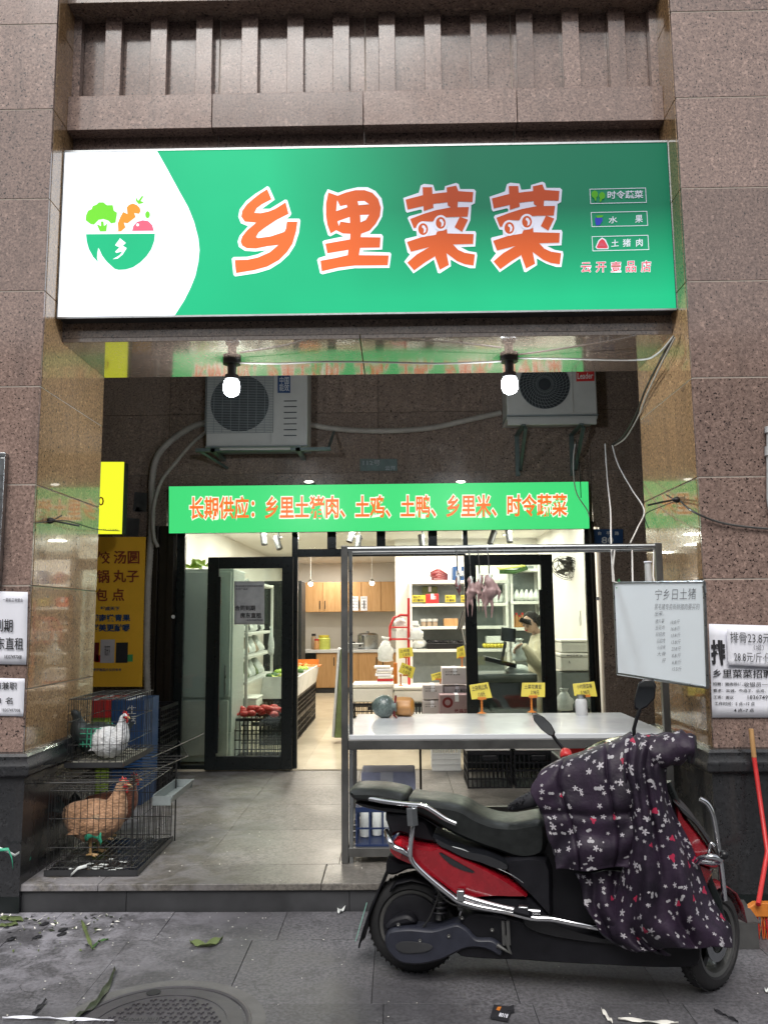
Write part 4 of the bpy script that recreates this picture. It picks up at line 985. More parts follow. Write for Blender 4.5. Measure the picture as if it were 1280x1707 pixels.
# ---- plastic crates
def crate(parent, x0, x1, y0, y1, z0, z1, mat, bars=7, name='crate_shell', rows=3, t=.012):
    """open slatted crate; all slats of one shell read as one part"""
    mb = MB().m(mat)
    mb.box(x0, x1, y0, y1, z0, z0+t)
    mb.box(x0, x1, y0, y0+t*1.6, z1-.028, z1).box(x0, x1, y1-t*1.6, y1, z1-.028, z1).box(x0, x0+t*1.6, y0+t*1.6+.0005, y1-t*1.6-.0005, z1-.028, z1).box(x1-t*1.6, x1, y0+t*1.6+.0005, y1-t*1.6-.0005, z1-.028, z1)
    zs_ = [z0+t+(z1-.03-z0-t)*k/rows for k in range(rows)]
    for k in range(1, rows):
        z = zs_[k]; mb.box(x0, x1, y0, y0+t*.6, z-.005, z+.005).box(x0, x1, y1-t*.6, y1, z-.005, z+.005).box(x0, x0+t*.6, y0+t, y1-t, z-.005, z+.005).box(x1-t*.6, x1, y0+t, y1-t, z-.005, z+.005)
    n = bars
    for k in range(n+1):
        x = x0+(x1-x0-t)*k/n; mb.box(x, x+t*.8, y0+.001, y0+t*.5, z0+t, z1-.0285).box(x, x+t*.8, y1-t*.5, y1-.001, z0+t, z1-.0285)
    for k in range(1, n):
        y = y0+(y1-y0-t)*k/n; mb.box(x0+.001, x0+t*.5, y, y+t*.8, z0+t, z1-.0285).box(x1-t*.5, x1-.001, y, y+t*.8, z0+t, z1-.0285)
    return build(mb, name, parent)
def crate_thing(label, x0, x1, y0, y1, z0, z1, mat='black_plastic', group=None, bars=10, rows=4):
    r = thing('plastic_crate', label, 'crate', ((x0+x1)/2, (y0+y1)/2, z0), group)
    crate(r, x0, x1, y0, y1, z0, z1, mat, bars, rows=rows)
    c_ = (x0+x1)/2
    build(MB().m(mat).box(c_-.06, c_+.06, y0-.006, y0-.0005, z1-.075, z1-.035), 'hand_grip', r, bevel=.004)
    return r
# crate on the stall's lower shelf
crate_thing('dark green crate of bottles on the lower shelf of the stall', TX0+.08, .22, TY0+.03, TY0+.35, zs+.0, zs+.22, simple('navy', (.015, .03, .09), .45), bars=6, rows=2)
for i in range(7):
    x = TX0+.13+.07*i; tag(build(MB().m('bag').lathe([(0, 0), (.03, .003), (.03, .17), (.015, .19), (.015, .22)], V(x, TY0+.2+.03*(i % 2), zs+.014), (0, 0, 1), 12), 'white_bottle', smooth=50), 'white plastic bottle packed in the crate on the lower shelf', 'bottle', 'white bottles in the lower crate')
a = V(TX0+.1, TY0+.36, zs+.24)
o = build(MB().m(simple('pale_blue', (.55, .58, .78), .6)).box(a.x, a.x+.34, a.y, a.y+.25, zs+.006, zs+.36), 'pale_blue_box', bevel=.01); tag(o, 'pale blue cardboard box behind the bottle crate', 'box')
build(MB().m('paper').box(a.x+.12, a.x+.2, a.y-.003, a.y-.0005, zs+.1, zs+.36), 'tape', o)

# black crates and foam boxes under and behind the stall
crate_thing('black crate under the stall nearest the basket of greens', .57, .94, 7.0, 7.4, .141, .44, group='black crates under the stall')
crate_thing('black crate under the stall behind the windscreen of the scooter', .96, 1.36, 7.0, 7.4, .141, .44, group='black crates under the stall')
crate_thing('black crate under the stall next to the right pillar', 1.38, 1.7, 7.0, 7.4, .141, .44, group='black crates under the stall')
for i, (x0, x1) in enumerate(((.55, .93), (.97, 1.5))):
    r = thing('foam_box', ('white foam box on the black crate nearest the basket of greens', 'white foam box on the black crate behind the scooter windscreen')[i], 'box', ((x0+x1)/2, 7.2, .445))
    build(MB().m('foam').box(x0, x1, 7.0, 7.38, .442, .56), 'box_body', r, bevel=.012); build(MB().m('foam').box(x0-.008, x1+.008, 6.99, 7.39, .562, .6), 'lid', r, bevel=.01)
r = thing('red_basin', 'red plastic basin behind the scooter windscreen', 'basin', (1.45, 6.6, .141))
build(MB().m('red').lathe([(.16, 0), (.23, .15), (.245, .15), (.25, .165), (.23, .165), (.155, .012), (0, .012)], (1.42, 6.45, .5), (0, 0, 1), 28), 'basin_body', r, smooth=40)
build(MB().m('black_plastic').box(1.2, 1.64, 6.25, 6.65, .141, .498), 'basin_stand', r, bevel=.01)
# white basket with greens
r = thing('vegetable_basket', 'white plastic basket of leafy greens under the stall', 'basket', P(741, 1285, 7.45))
b0 = G(720, 1285, .141); bx0, by0 = b0.x, b0.y-.0
crate(r, bx0, bx0+.27, by0, by0+.3, .142, .37, 'white_plastic', 11, 'basket_shell', rows=4)
build(MB().m('white_plastic').box(bx0+.008, bx0+.262, by0+.008, by0+.012, .155, .3).box(bx0+.008, bx0+.012, by0+.012, by0+.29, .155, .3), 'basket_liner', r)
def leaves(parent, c_, rx, ry, rz, n, L, mat='leaf', name='leaf', up=.6):
    for i in range(n):
        a = random.uniform(0, 6.28); d = V(math.cos(a)*rx, math.sin(a)*ry, random.uniform(-.2, 1)*rz)*random.uniform(.3, 1)
        p = V(*c_)+d; t = V(random.uniform(-1, 1), random.uniform(-1, 1), random.uniform(-.3, 1)*up+.15).normalized(); s_ = t.orthogonal().normalized(); nn = t.cross(s_)
        ln = L*random.uniform(.6, 1.1); wv = ln*.22
        pts = [[p, p+t*ln*.3-s_*wv*.7+nn*wv*.3, p+t*ln*.7-s_*wv+nn*wv*.3, p+t*ln+nn*wv*.2], [p, p+t*ln*.3, p+t*ln*.7, p+t*ln], [p, p+t*ln*.3+s_*wv*.7+nn*wv*.3, p+t*ln*.7+s_*wv+nn*wv*.3, p+t*ln+nn*wv*.2]]
        build(MB().m(mat).grid(pts), name, parent, smooth=180, recalc=False)
leaves(r, (bx0+.13, by0+.14, .37), .13, .12, .1, 46, .15)
leaves(r, (bx0+.1, by0+.14, .37), .1, .1, .08, 10, .17, 'lime', 'stem_leaf')
# lumpy red and white bag on the porch floor
p = G(650, 1312, .141); r = thing('red_white_bag', 'crumpled white bag with red print lying on the porch behind the scooter seat', 'bag', p)
build(MB().m('bag').ball(p+V(0, 0, .06), (.14, .1, .08), 18, 10, .12), 'bag_body', r, smooth=180); build(MB().m('red_dark').ball(p+V(.06, -.02, .09), (.07, .06, .05), 12, 8, .15), 'red_print', r, smooth=180)

# black crate stack left of the doors
for i in range(4):
    crate_thing(f'black crate in the stack left of the shop door, {("bottom", "second", "third", "top")[i]} one', -2.36, -1.98, 6.95, 7.5, .141+.17*i, .141+.17*i+.165, group='stack of black crates left of the door', bars=9, rows=3)

# cartons behind the cages
def carton(name, label, x0, x1, y0, y1, z0, z1, mat, cat='box', group=None, flap=True, rot=0):
    r = thing(name, label, cat, ((x0+x1)/2, (y0+y1)/2, z0), group)
    build(MB().m(mat).box(x0, x1, y0, y1, z0, z1-.004), 'box_body', r, bevel=.004)
    if flap:
        ym = (y0+y1)/2
        build(MB().m(mat).box(x0+.001, x1-.001, y0+.001, ym-.001, z1-.0038, z1).box(x0+.001, x1-.001, ym+.001, y1-.001, z1-.0038, z1), 'top_flap', r)
        build(MB().m('paper').box((x0+x1)/2-.02, (x0+x1)/2+.02, y0-.001, y1+.001, z1+.0002, z1+.0012), 'tape', r)
    return r
r = carton('green_blue_carton', 'lime green and red drinks carton behind the upper cage', P(130, 1200, 6.45).x, P(184, 1200, 6.45).x, 6.45, 6.9, .141, .93, 'lime')
build(MB().m('red').box(P(129, 1200, 6.45).x, P(184.5, 1200, 6.45).x, 6.44, 6.91, .8, .9305), 'red_band', r)
r = carton('blue_carton', 'blue drinks carton with characters behind the white hen', P(186, 1200, 6.45).x, P(240, 1200, 6.45).x, 6.45, 6.85, .141, .93, 'blue')
mb = MB().m('white_plastic'); 
for i, s in enumerate('生活'): text(mb, s, *[P(a_, b_+17*i, 6.448) for a_, b_ in ((213, 1190), (228, 1190), (228, 1176), (213, 1176))])
build(mb, 'printed_characters', r, recalc=False)

# ================================================================== CAGES AND BIRDS
def wire_panel(parent, o, u, v, nu, nv, r_, name, mat='wire_black'):
    mb = MB().m(mat); o, u, v = Vector(o), Vector(u), Vector(v)
    jj = lambda: Vector((random.uniform(-.004, .004), random.uniform(-.004, .004), random.uniform(-.003, .003)))
    for i in range(nu+1):
        s_ = o+u*(i/nu); mb.tube([s_, s_+v*.33+jj(), s_+v*.66+jj(), s_+v], r_, 4)
    for j in range(nv+1):
        s_ = o+v*(j/nv); mb.tube([s_, s_+u*.33+jj(), s_+u*.66+jj(), s_+u], r_*1.15, 4)
    return build(mb, name, parent)
def cage(label, x0, x1, y0, y1, z0, z1, sp=.035, open_top=False, skew=0., wr=.0019):
    r = thing('wire_cage', label, 'cage', ((x0+x1)/2, (y0+y1)/2, z0))
    W_, D_, H_ = x1-x0, y1-y0, z1-z0; nx, ny = int(W_/sp), int(D_/sp)
    wire_panel(r, (x0, y0, z0), (W_, 0, 0), (0, 0, H_), nx, 3, wr, 'front_wires')
    wire_panel(r, (x0, y1, z0), (W_, 0, 0), (0, 0, H_), nx, 3, wr, 'back_wires')
    wire_panel(r, (x0, y0, z0), (0, D_, 0), (0, 0, H_), ny, 3, wr, 'side_wires'); wire_panel(r, (x1, y0, z0), (0, D_, 0), (0, 0, H_), ny, 3, wr, 'side_wires')
    wire_panel(r, (x0, y0, z1), (W_, 0, 0), (0, D_, 0), nx//2, ny//2, wr, 'top_wires'); wire_panel(r, (x0, y0, z0+.045), (W_, 0, 0), (0, D_, 0), nx, ny//3, wr, 'floor_wires')
    t = .012; mb = MB().m('dark_plastic').box(x0-.01, x1+.01, y0-.01, y1+.01, z0+.004, z0+.01).box(x0-.01, x1+.01, y0-.012, y0-.0105, z0+.004, z0+.035).box(x1+.0105, x1+.012, y0-.01, y1+.01, z0+.004, z0+.035)
    build(mb, 'tray', r)
    return r
lc = cage('lower black wire cage holding the brown hen', -1.96, -1.46, 4.72, 5.42, .142, .60)
uc = cage('upper black wire cage holding the white hen, on top of the plinth side', -1.99, -1.66, 5.02, 5.62, .67, 1.075, .036)
M['straw'] = simple('straw', (.3, .29, .24), .9, 0, .5, 50, .6)
for (x0, x1, y0, y1, z, pr_, lab) in ((-1.97, -1.45, 4.71, 5.43, .155, lc, 0), (-1.98, -1.67, 5.03, 5.61, .683, uc, 1)):
    rows = [[V(x0+(x1-x0)*i/14, y0+(y1-y0)*j/14, z+random.uniform(0, .018)) for i in range(15)] for j in range(15)]
    o = build(MB().m('straw' if lab else 'plinth').grid(rows), 'droppings', pr_, smooth=180, recalc=False)
mbx = MB().m('bag')
for i in range(14):
    p = V(random.uniform(-1.9, -1.5), random.uniform(4.72, 4.95), .172); mbx.ball(p, (random.uniform(.008, .03), .01, .004), 7, 4, .3)
tag(build(mbx, 'dropping_flecks', lc), kind='stuff')
# middle frame shelf of the cage rack
rk = thing('cage_rack', 'black wire rack carrying the upper cage above the lower one', 'rack', (-1.8, 5.3, .62))
build(MB().m('wire_black').tube([V(-2.08, 4.72, .64), V(-1.52, 4.74, .645), V(-1.38, 5.5, .66), V(-1.6, 6.1, .67)], .004, 5).tube([V(-2.08, 4.72, .64), V(-2.05, 6.0, .66)], .004, 5).tube([V(-1.55, 5.25, .69), V(-1.42, 6.1, .72)], .004, 5), 'rack_frame', rk)
for i in range(12): build(MB().m('wire_black').tube([V(-2.07, 4.8+.1*i, .642+.002*i), V(-1.51+.018*i*(i < 8)-.02*max(0, i-7), 4.8+.1*i, .645+.002*i)], .0022, 4), 'rack_bar', rk)
for x, y in ((-2.06, 4.74), (-1.5, 4.76), (-1.44, 5.44), (-2.05, 5.95)): build(MB().m('wire_black').tube([V(x, y, .142), V(x, y, .68)], .005, 5), 'rack_post', rk)
# feeding trough on the cage side
p = G(250, 1335, .5); r = thing('feed_trough', 'grey feed trough hooked on the side of the lower cage', 'trough', (-1.42, 5.2, .44))
build(MB().m('grey_plastic').prism([V(-1.455, 4.98, .52), V(-1.455, 4.98, .46), V(-1.36, 4.98, .46), V(-1.33, 4.98, .52), V(-1.336, 4.98, .52), V(-1.365, 4.98, .466), V(-1.448, 4.98, .466), V(-1.448, 4.98, .52)], (0, .5, 0)), 'trough_body', r)
build(MB().m('grey_plastic').box(-1.452, -1.345, 4.974, 4.9795, .462, .515).box(-1.452, -1.345, 5.4805, 5.486, .462, .515), 'end_wall', r)
def feather(name, col, dark=.45):
    m, nt, bs = newmat(name); p = pos(nt); mp = node(nt, 'ShaderNodeMapping'); mp.inputs['Scale'].default_value = (1, 1, 1.7); mp.inputs['Rotation'].default_value = (0, .5, 0); nt.links.new(p, mp.inputs[0])
    v = node(nt, 'ShaderNodeTexVoronoi'); v.inputs['Scale'].default_value = 48; nt.links.new(mp.outputs[0], v.inputs['Vector'])
    c = ramp(nt, v.outputs['Distance'], [(.1, col), (.75, tuple(x*dark for x in col))])
    c = mixc(nt, ramp(nt, noise(nt, p, 9, 4), [(.4, (0,)*3), (.7, (.7,)*3)]), c, tuple(min(1, x*1.35+.06) for x in col))
    nt.links.new(c, bs.inputs['Base Color']); bs.inputs['Roughness'].default_value = .7; bs.inputs['Sheen Weight'].default_value = .2
    bump(nt, bs, math_(nt, 'MULTIPLY', v.outputs['Distance'], -1), .7, .006); return m
M['feather_buff'] = feather('feather_buff', (.46, .25, .13)); M['feather_pale'] = feather('feather_pale', (.52, .34, .2))
M['feather_white'] = feather('feather_white', (.72, .75, .78), .75); M['feather_red'] = feather('feather_red', (.22, .06, .02))
M['feather_black'] = simple('feather_black', (.02, .03, .03), .5, 0, .5, 40, .8); M['comb'] = simple('comb', (.55, .03, .03), .4); M['claw'] = simple('claw', (.5, .32, .14), .5)
def hen(label, base, s, head=1, body='feather_buff', neckm='feather_buff', crouch=0., legs=True, tailm='feather_black', combed=True, turn=0.):
    """base: point between the feet; s: scale (1 = hen 0.42 m tall); facing +x when head=1"""
    r = thing('hen' if combed else 'bird', label, 'chicken', base)
    q = Matrix.Rotation(turn, 3, 'Z')
    B = lambda x, y, z: V(*base)+q @ V(x*head*s, y*s, (z-crouch)*s)
    mb = MB().m(body)
    spine = [(-.2, .245, .022), (-.17, .235, .055), (-.115, .21, .09), (-.04, .19, .112), (.03, .195, .112), (.09, .225, .094), (.125, .265, .07), (.138, .31, .05), (.145, .35, .034), (.155, .385, .032), (.175, .40, .027), (.195, .395, .014)]
    mb.tube([B(x, 0, z) for x, z, _ in spine], [r_*s for *_, r_ in spine], 14, flat=1.12)
    if legs:
        for k in (-1, 1): mb.tube([B(-.0, k*.04, .17), B(.01, k*.045, .11), B(-.005, k*.045, .085)], [.05*s, .03*s, .012*s], 8)
    fused(mb, 'bird_body', r, .007*s+.001, 2)
    # wings: layered feathers
    for k in (-1, 1):
        for i in range(12):
            a = i/11; p0 = B(.07-.1*a, k*(.092-.01*a), .235-.05*(i % 3)/2-.02*a); p1 = p0+q @ V(-(.075+.03*a)*s*head, k*.004*s, -(.022-.01*a+.014*(i % 3))*s)
            up_ = V(0, 0, .018*s); o_ = q @ V(0, k*.008*s, 0)
            build(MB().m(neckm if i % 3 == 0 else body).poly([p0+up_+o_, (p0+p1)/2+up_*.8+o_*1.6, p1+o_*.6, (p0+p1)/2-up_*.8+o_*1.5, p0-up_+o_]), 'wing_feather', r, recalc=False)
    mb = MB().m(tailm)
    for i in range(6):
        t = B(-.18, (i-2.5)*.012, .24); e = B(-.25-.012*(i % 3), (i-2.5)*.02, .26+.018*(i % 4))
        build(MB().m(tailm).poly([t+V(0, 0, .012*s), e+V(0, 0, .014*s), e+q @ V(-.02*s*head, 0, 0), e-V(0, 0, .012*s), t-V(0, 0, .012*s)]), 'tail_feather', r, recalc=False)
    if combed:
        cb = [B(.15, 0, .41), B(.14, 0, .43), B(.155, 0, .424), B(.158, 0, .445), B(.172, 0, .428), B(.18, 0, .44), B(.188, 0, .422), B(.2, 0, .42), B(.203, 0, .402), B(.18, 0, .41)]
        build(MB().m('comb').prism([p-q @ V(0, .004*s, 0) for p in cb], q @ V(0, .008*s, 0)), 'comb', r)
        build(MB().m('comb').ball(B(.19, 0, .368), (.01*s, .008*s, .02*s), 8, 6), 'wattle', r, smooth=180)
        build(MB().m('comb').ball(B(.178, 0, .393), (.02*s, .03*s, .016*s), 8, 6), 'face_skin', r, smooth=180)
    build(MB().m('claw').tube([B(.195, 0, .396), B(.212, 0, .392), B(.225, 0, .384)], [.009*s, .007*s, .001], 6), 'beak', r, smooth=60)
    for k in (-1, 1): build(MB().m('ink').ball(B(.18, k*.029, .4), .005*s, 6, 5), 'eye', r, smooth=180)
    if legs:
        for k in (-1, 1):
            mb = MB().m('claw').tube([B(-.005, k*.045, .1), B(.0, k*.045, .012+crouch)], .008*s, 6)
            for a in (-.5, 0, .5, 3.1): mb.tube([B(0, k*.045, .012+crouch), B(.045*math.cos(a)*(1 if a < 3 else .6), k*.045+.045*math.sin(a), .006+crouch)], [.008*s, .004*s], 5)
            build(mb, 'leg', r, smooth=60)
    return r, B
p = V(-1.79, 4.98, .188)
r, B = hen('brown hen with a red comb standing in the lower cage', p, 1.0, 1, 'feather_buff', 'feather_pale', turn=-.12)
# the green string bag caught round its leg
M['green_film'] = simple('green_film', (.05, .42, .25), .35, 0, .4, 30, .4)
o = build(MB().m('green_film').grid([[B(-.02+.1*i/6+.01*random.random(), -.09-.01*math.sin(i), .15+.03*math.sin(i*.6)-.022*j+.008*random.random()) for i in range(7)] for j in range(4)]), 'green_plastic', smooth=180, recalc=False, solid=.001)
tag(o, 'green plastic film tied round the legs of the brown hen', 'plastic bag')
hen('dark reddish hen standing behind the brown hen', V(-1.82, 5.3, .193), .9, 1, 'feather_red', 'feather_red', turn=.1)
hen('white hen crouching in the upper cage', V(-1.79, 5.17, .705), .78, 1, 'feather_white', 'feather_white', crouch=.07, legs=False, tailm='feather_white', turn=-.5)
r, B = hen('black bird in a green net on the left of the upper cage', V(-1.9, 5.24, .72), .78, -1, 'feather_black', 'feather_black', crouch=.07, legs=False, combed=False, turn=.3)
mb = MB().m('green_film')
for i in range(9):
    a = i/8*math.pi; mb.tube([B(-.12+.03*i, -.1*math.sin(a)-.06, .14), B(-.12+.03*i, -.05-.06*math.sin(a), .27), B(-.12+.03*i, .05, .3)], .003, 4)
for j in range(4): mb.tube([B(-.15, -.08, .16+.04*j), B(-.02, -.13, .16+.04*j), B(.12, -.08, .16+.04*j)], .003, 4)
tag(build(mb, 'green_net'), 'green net wrapped round the black bird', 'net')
tag(build(MB().m('bag').tube([P(133, 1223, 5.3), P(139, 1215, 5.28), P(137, 1208, 5.28), P(132, 1210, 5.28)], .005, 5), 'white_string', smooth=60), 'white string loop tied at the side of the upper cage', 'string')
# green and white plastic ribbons at the left foot of the lower cage
mb = MB().m('green_film')
def ribbon(pts, wd, mat, label, name='plastic_ribbon'):
    ps = [Vector(p) for p in pts]; rows = [[p, p+V(0, .3*wd, wd)] for p in ps]
    return tag(build(MB().m(mat).grid(rows), name, smooth=180, recalc=False, solid=.001), label, 'string')
ribbon([P(-10, 1412, 4.5), P(10, 1420, 4.5), P(25, 1428, 4.52), P(40, 1418, 4.6), P(60, 1408, 4.75)], .012, 'bag', 'pale ribbon stretched from the plinth to the lower cage')
ribbon([P(-10, 1420, 4.49), P(14, 1418, 4.49), P(20, 1432, 4.49), P(22, 1450, 4.49)], .014, 'green_film', 'green plastic ribbon dangling on the left plinth')
ribbon([P(27, 1462, 4.62), P(35, 1455, 4.62), P(52, 1432, 4.68), P(42, 1442, 4.66)], .012, 'green_film', 'green ribbon scrap hanging at the corner of the lower cage')
ribbon([P(118, 1462, 4.7), P(130, 1450, 4.68), P(145, 1446, 4.68)], .016, 'bag', 'white plastic scrap under the front of the lower cage')

# ================================================================== SHOP INTERIOR
# kitchen at the back
KY = 16.1
def kx(px, y=KY): return P(px, 1050, y).x
def kz(py, y=KY, px=580): return P(px, py, y).z
cab = thing('wall_cabinet', 'light wood kitchen wall cabinets with black handles at the back of the shop', 'cabinet', (kx(580), KY+.2, kz(1020)))
x0, x1, z0, z1 = kx(505), kx(668), kz(1020), kz(970)
build(MB().m('wood').box(x0, x1, KY+.02, KY+.5, z0, z1), 'cabinet_body', cab)
n = 5
for i in range(n):
    a = x0+(x1-x0)*i/n; b = x0+(x1-x0)*(i+1)/n
    d = build(MB().m('wood').box(a+.006, b-.006, KY, KY+.018, z0+.004, z1-.004), 'cabinet_door', cab, bevel=.003)
    hx = b-.05 if i % 2 == 0 else a+.05
    build(MB().m('black_metal').box(hx-.008, hx+.008, KY-.02, KY-.004, z0+.06, z0+.22), 'door_handle', d)
for px, nm in ((592, 'left'), (607, 'right')):
    a, b = P(px-6, 1018, KY-.03), P(px+5, 994, KY-.03)
    r = thing('paper_list', f'white printed list taped on the wall cabinet, {nm} one of two', 'paper', a)
    build(MB().m('paper').box(a.x, b.x, KY-.008, KY-.004, a.z, b.z), 'sheet', r)
    mb = MB().m('ink'); 
    for k in range(4): text(mb, ['菜单 价', '土鸡 28', '鸭 22', '米 3.5'][k], *[V(x, KY-.009, z) for x, z in ((a.x+.02, b.z-.05-.06*k), (b.x-.02, b.z-.05-.06*k), (b.x-.02, b.z-.02-.06*k), (a.x+.02, b.z-.02-.06*k))], lift=.001)
    build(mb, 'print', r, recalc=False)
KC = 15.6
ct = thing('kitchen_counter', 'wooden kitchen base cabinets with a pale worktop at the back of the shop', 'counter', (kx(580), KC+.3, FZ))
x0, x1, z1 = P(505, 1090, KC).x, P(668, 1090, KC).x, P(580, 1083, KC).z
build(MB().m('wood').box(x0+.25, x1, KC+.03, KC+.6, FZ+.1, z1-.06), 'cabinet_body', ct)
build(MB().m('black_metal').box(x0+.02, x0+.24, KC+.05, KC+.6, FZ+.004, z1-.06), 'appliance', ct)
build(MB().m('table_white').box(x0-.05, x1+.03, KC-.03, KC+.63, z1-.055, z1), 'worktop', ct, bevel=.005)
build(MB().m('dark_plastic').box(x0+.25, x1, KC+.08, KC+.58, FZ+.004, FZ+.098), 'kickboard', ct)
for i in range(4):
    a = x0+.25+(x1-x0-.25)*i/4; b = a+(x1-x0-.25)/4
    d = build(MB().m('wood').box(a+.006, b-.006, KC+.01, KC+.029, FZ+.11, z1-.07), 'cabinet_door', ct, bevel=.003)
    hx = b-.06 if i % 2 == 0 else a+.06; build(MB().m('black_metal').box(hx-.008, hx+.008, KC-.01, KC+.008, z1-.3, z1-.14), 'door_handle', d)
def jar(name, label, cat, px, py, Y, h, rad, mat, lid=None, zb=None):
    p = P(px, py, Y)
    if zb is not None: p.z = zb
    r = thing(name, label, cat, p)
    build(MB().m(mat).lathe([(0, 0), (rad, .002), (rad*1.03, h*.1), (rad, h*.75), (rad*.8, h*.82), (rad*.8, h*.85)], p, (0, 0, 1), 16), 'jar_body', r, smooth=50)
    build(MB().m(lid or mat).lathe([(rad*.84, h*.852), (rad*.84, h), (0, h)], p, (0, 0, 1), 16), 'jar_lid', r, smooth=40)
    return r
jar('yellow_jar', 'yellow plastic jar on the kitchen worktop', 'jar', 540, 1082, KC+.25, .27, .12, 'yellow_green', 'yellow_card', z1)
jar('dark_bottle', 'dark sauce bottle on the left end of the kitchen worktop', 'bottle', 523, 1082, KC+.25, .3, .05, 'cardboard', 'ink', z1)
jar('oil_bottle', 'small amber bottle between the dark bottle and the yellow jar', 'bottle', 528, 1082, KC+.15, .2, .05, 'squash', 'red', z1)
p = P(613, 1082, KC+.3); r = thing('steel_pot', 'tall steel stock pot on the kitchen worktop', 'pot', V(p.x, p.y, z1))
build(MB().m('steel').lathe([(0, 0), (.19, 0), (.2, .02), (.2, .26), (.205, .265), (.19, .262)], V(p.x, p.y, z1), (0, 0, 1), 24), 'pot_body', r, smooth=40)
build(MB().m('steel').lathe([(.2, .27), (.15, .3), (.03, .31), (.03, .34), (0, .345)], V(p.x, p.y, z1), (0, 0, 1), 24), 'pot_lid', r, smooth=40)
p = P(592, 1082, KC+.25); r = thing('gas_cooker', 'small steel gas cooker left of the stock pot', 'cooker', V(p.x, p.y, z1))
build(MB().m('steel').box(p.x-.17, p.x+.17, p.y-.15, p.y+.15, z1+.02, z1+.12), 'cooker_body', r, bevel=.01)
build(MB().m('ink').lathe([(.07, 0), (.06, .02), (0, .02)], V(p.x-.06, p.y, z1+.121), (0, 0, 1), 14), 'burner', r); build(MB().m('ink').lathe([(.025, 0), (.02, .02), (0, .02)], V(p.x+.1, p.y-.151, z1+.07), (0, -1, 0), 12), 'knob', r)
for px, py in ((518, 973), (620, 972)):
    p = P(px, py, 13.2); r = thing('pendant_lamp', 'small glowing pendant lamp hanging '+('at the left end' if px == 518 else 'in front of the middle')+' of the wall cabinets', 'lamp', p)
    build(MB().m('wire_white').tube([p+V(0, 0, .05), V(p.x, p.y, CZ)], .006, 5), 'cord', r)
    build(MB().m('spot_lit').ball(p, .04, 12, 8), 'globe', r, smooth=180); build(MB().m('steel').lathe([(.035, .02), (.045, .03), (.02, .06), (.012, .07)], p, (0, 0, 1), 12), 'lamp_cap', r)
    lamp('pendant_light', 'POINT', p-V(0, 0, .08), 4, (1, .9, .75), .05)
# dark doorway column left of the cabinets
o = thing('dark_locker', 'tall dark locker standing left of the kitchen cabinets', 'locker', (P(500, 1000, 14.5).x-.4, 14.6, FZ))
a = P(505, 1000, 14.2).x
build(MB().m('ac_dark').box(a-.9, a-.02, 14.2, 14.8, FZ+.004, 2.2), 'locker_body', o, bevel=.01); build(MB().m('black_metal').box(a-.88, a-.47, 14.18, 14.199, FZ+.05, 2.15).box(a-.45, a-.04, 14.18, 14.199, FZ+.05, 2.15), 'locker_door', o, bevel=.004)

# track lights
for i, (px, py) in enumerate(((440, 897), (463, 905), (586, 893), (597, 905), (703, 903), (820, 896), (848, 893))):
    p = P(px, py, 10.2); top = V(p.x, p.y, CZ); r = thing('track_spotlight', ['black cylindrical track spotlight seen over the left door, first', 'tilted track spotlight over the left door, second', 'track spotlight seen right of the transom post', 'tilted dark spotlight just left of the stall post top', 'dark spotlight seen above the middle transom panes', 'track spotlight seen above the right door leaf', 'track spotlight nearest the right wall'][i], 'spotlight', top)
    d = V([.15, .35, -.3, -.1, .1, -.35, .05][i], -.3, -.9).normalized()
    build(MB().m('dark_plastic').tube([p-d*.09, p+d*.09], .04, 12), 'lamp_head', r, smooth=40); build(MB().m('dark_plastic').tube([p-d*.05+V(.045, 0, 0), top-V(0, 0, .02)], .01, 6).box(p.x-.03, p.x+.08, p.y-.03, p.y+.03, CZ-.02, CZ-.001), 'bracket', r)
o = build(MB().m('dark_plastic').box(-1.9, 1.6, 10.185, 10.215, CZ-.022, CZ-.0015), 'light_track'); tag(o, 'black ceiling track carrying the spotlights', 'light track')

# ---- white shelving on the partition
WY = PY-.36
def wx(px): return P(px, 1050, WY).x
def wz(py, px=740): return P(px, py, WY).z
def shelf_unit(name, label, x0, x1, y0, y1, zs_, ztop, zbot):
    r = thing(name, label, 'shelf', ((x0+x1)/2, y0, zbot))
    for x in (x0, x1-.035):
        for y in (y0, y1-.035): build(MB().m('white_plastic').box(x, x+.035, y, y+.035, zbot, ztop), 'upright', r, bevel=.003)
    for z in zs_: build(MB().m('white_plastic').box(x0+.002, x1-.002, y0-.004, y1, z-.04, z), 'shelf_board', r, bevel=.003)
    build(MB().m('grey_plastic').box(x0+.036, x1-.036, y1-.01, y1-.004, zbot+.1, ztop-.05), 'back_panel', r)
    return r
shz = [wz(968), wz(1006), wz(1044), wz(1082), FZ+.5, FZ+.12]
sh = shelf_unit('white_shelving', 'white metal shelving stacked with dry goods on the partition wall', wx(683), wx(848), WY, PY-.02, shz, shz[0]+.0, FZ+.004)
sh2x0, sh2x1 = wx(850), wx(935)
shelf_unit('white_shelving', 'white corner shelving holding bananas and bags behind the shop assistant', sh2x0+.02, min(1.97, sh2x1+.1), WY, PY-.02, [wz(948, 880), wz(1002, 880), wz(1046, 880), wz(1082, 880), FZ+.4], wz(935, 880), FZ+.004)
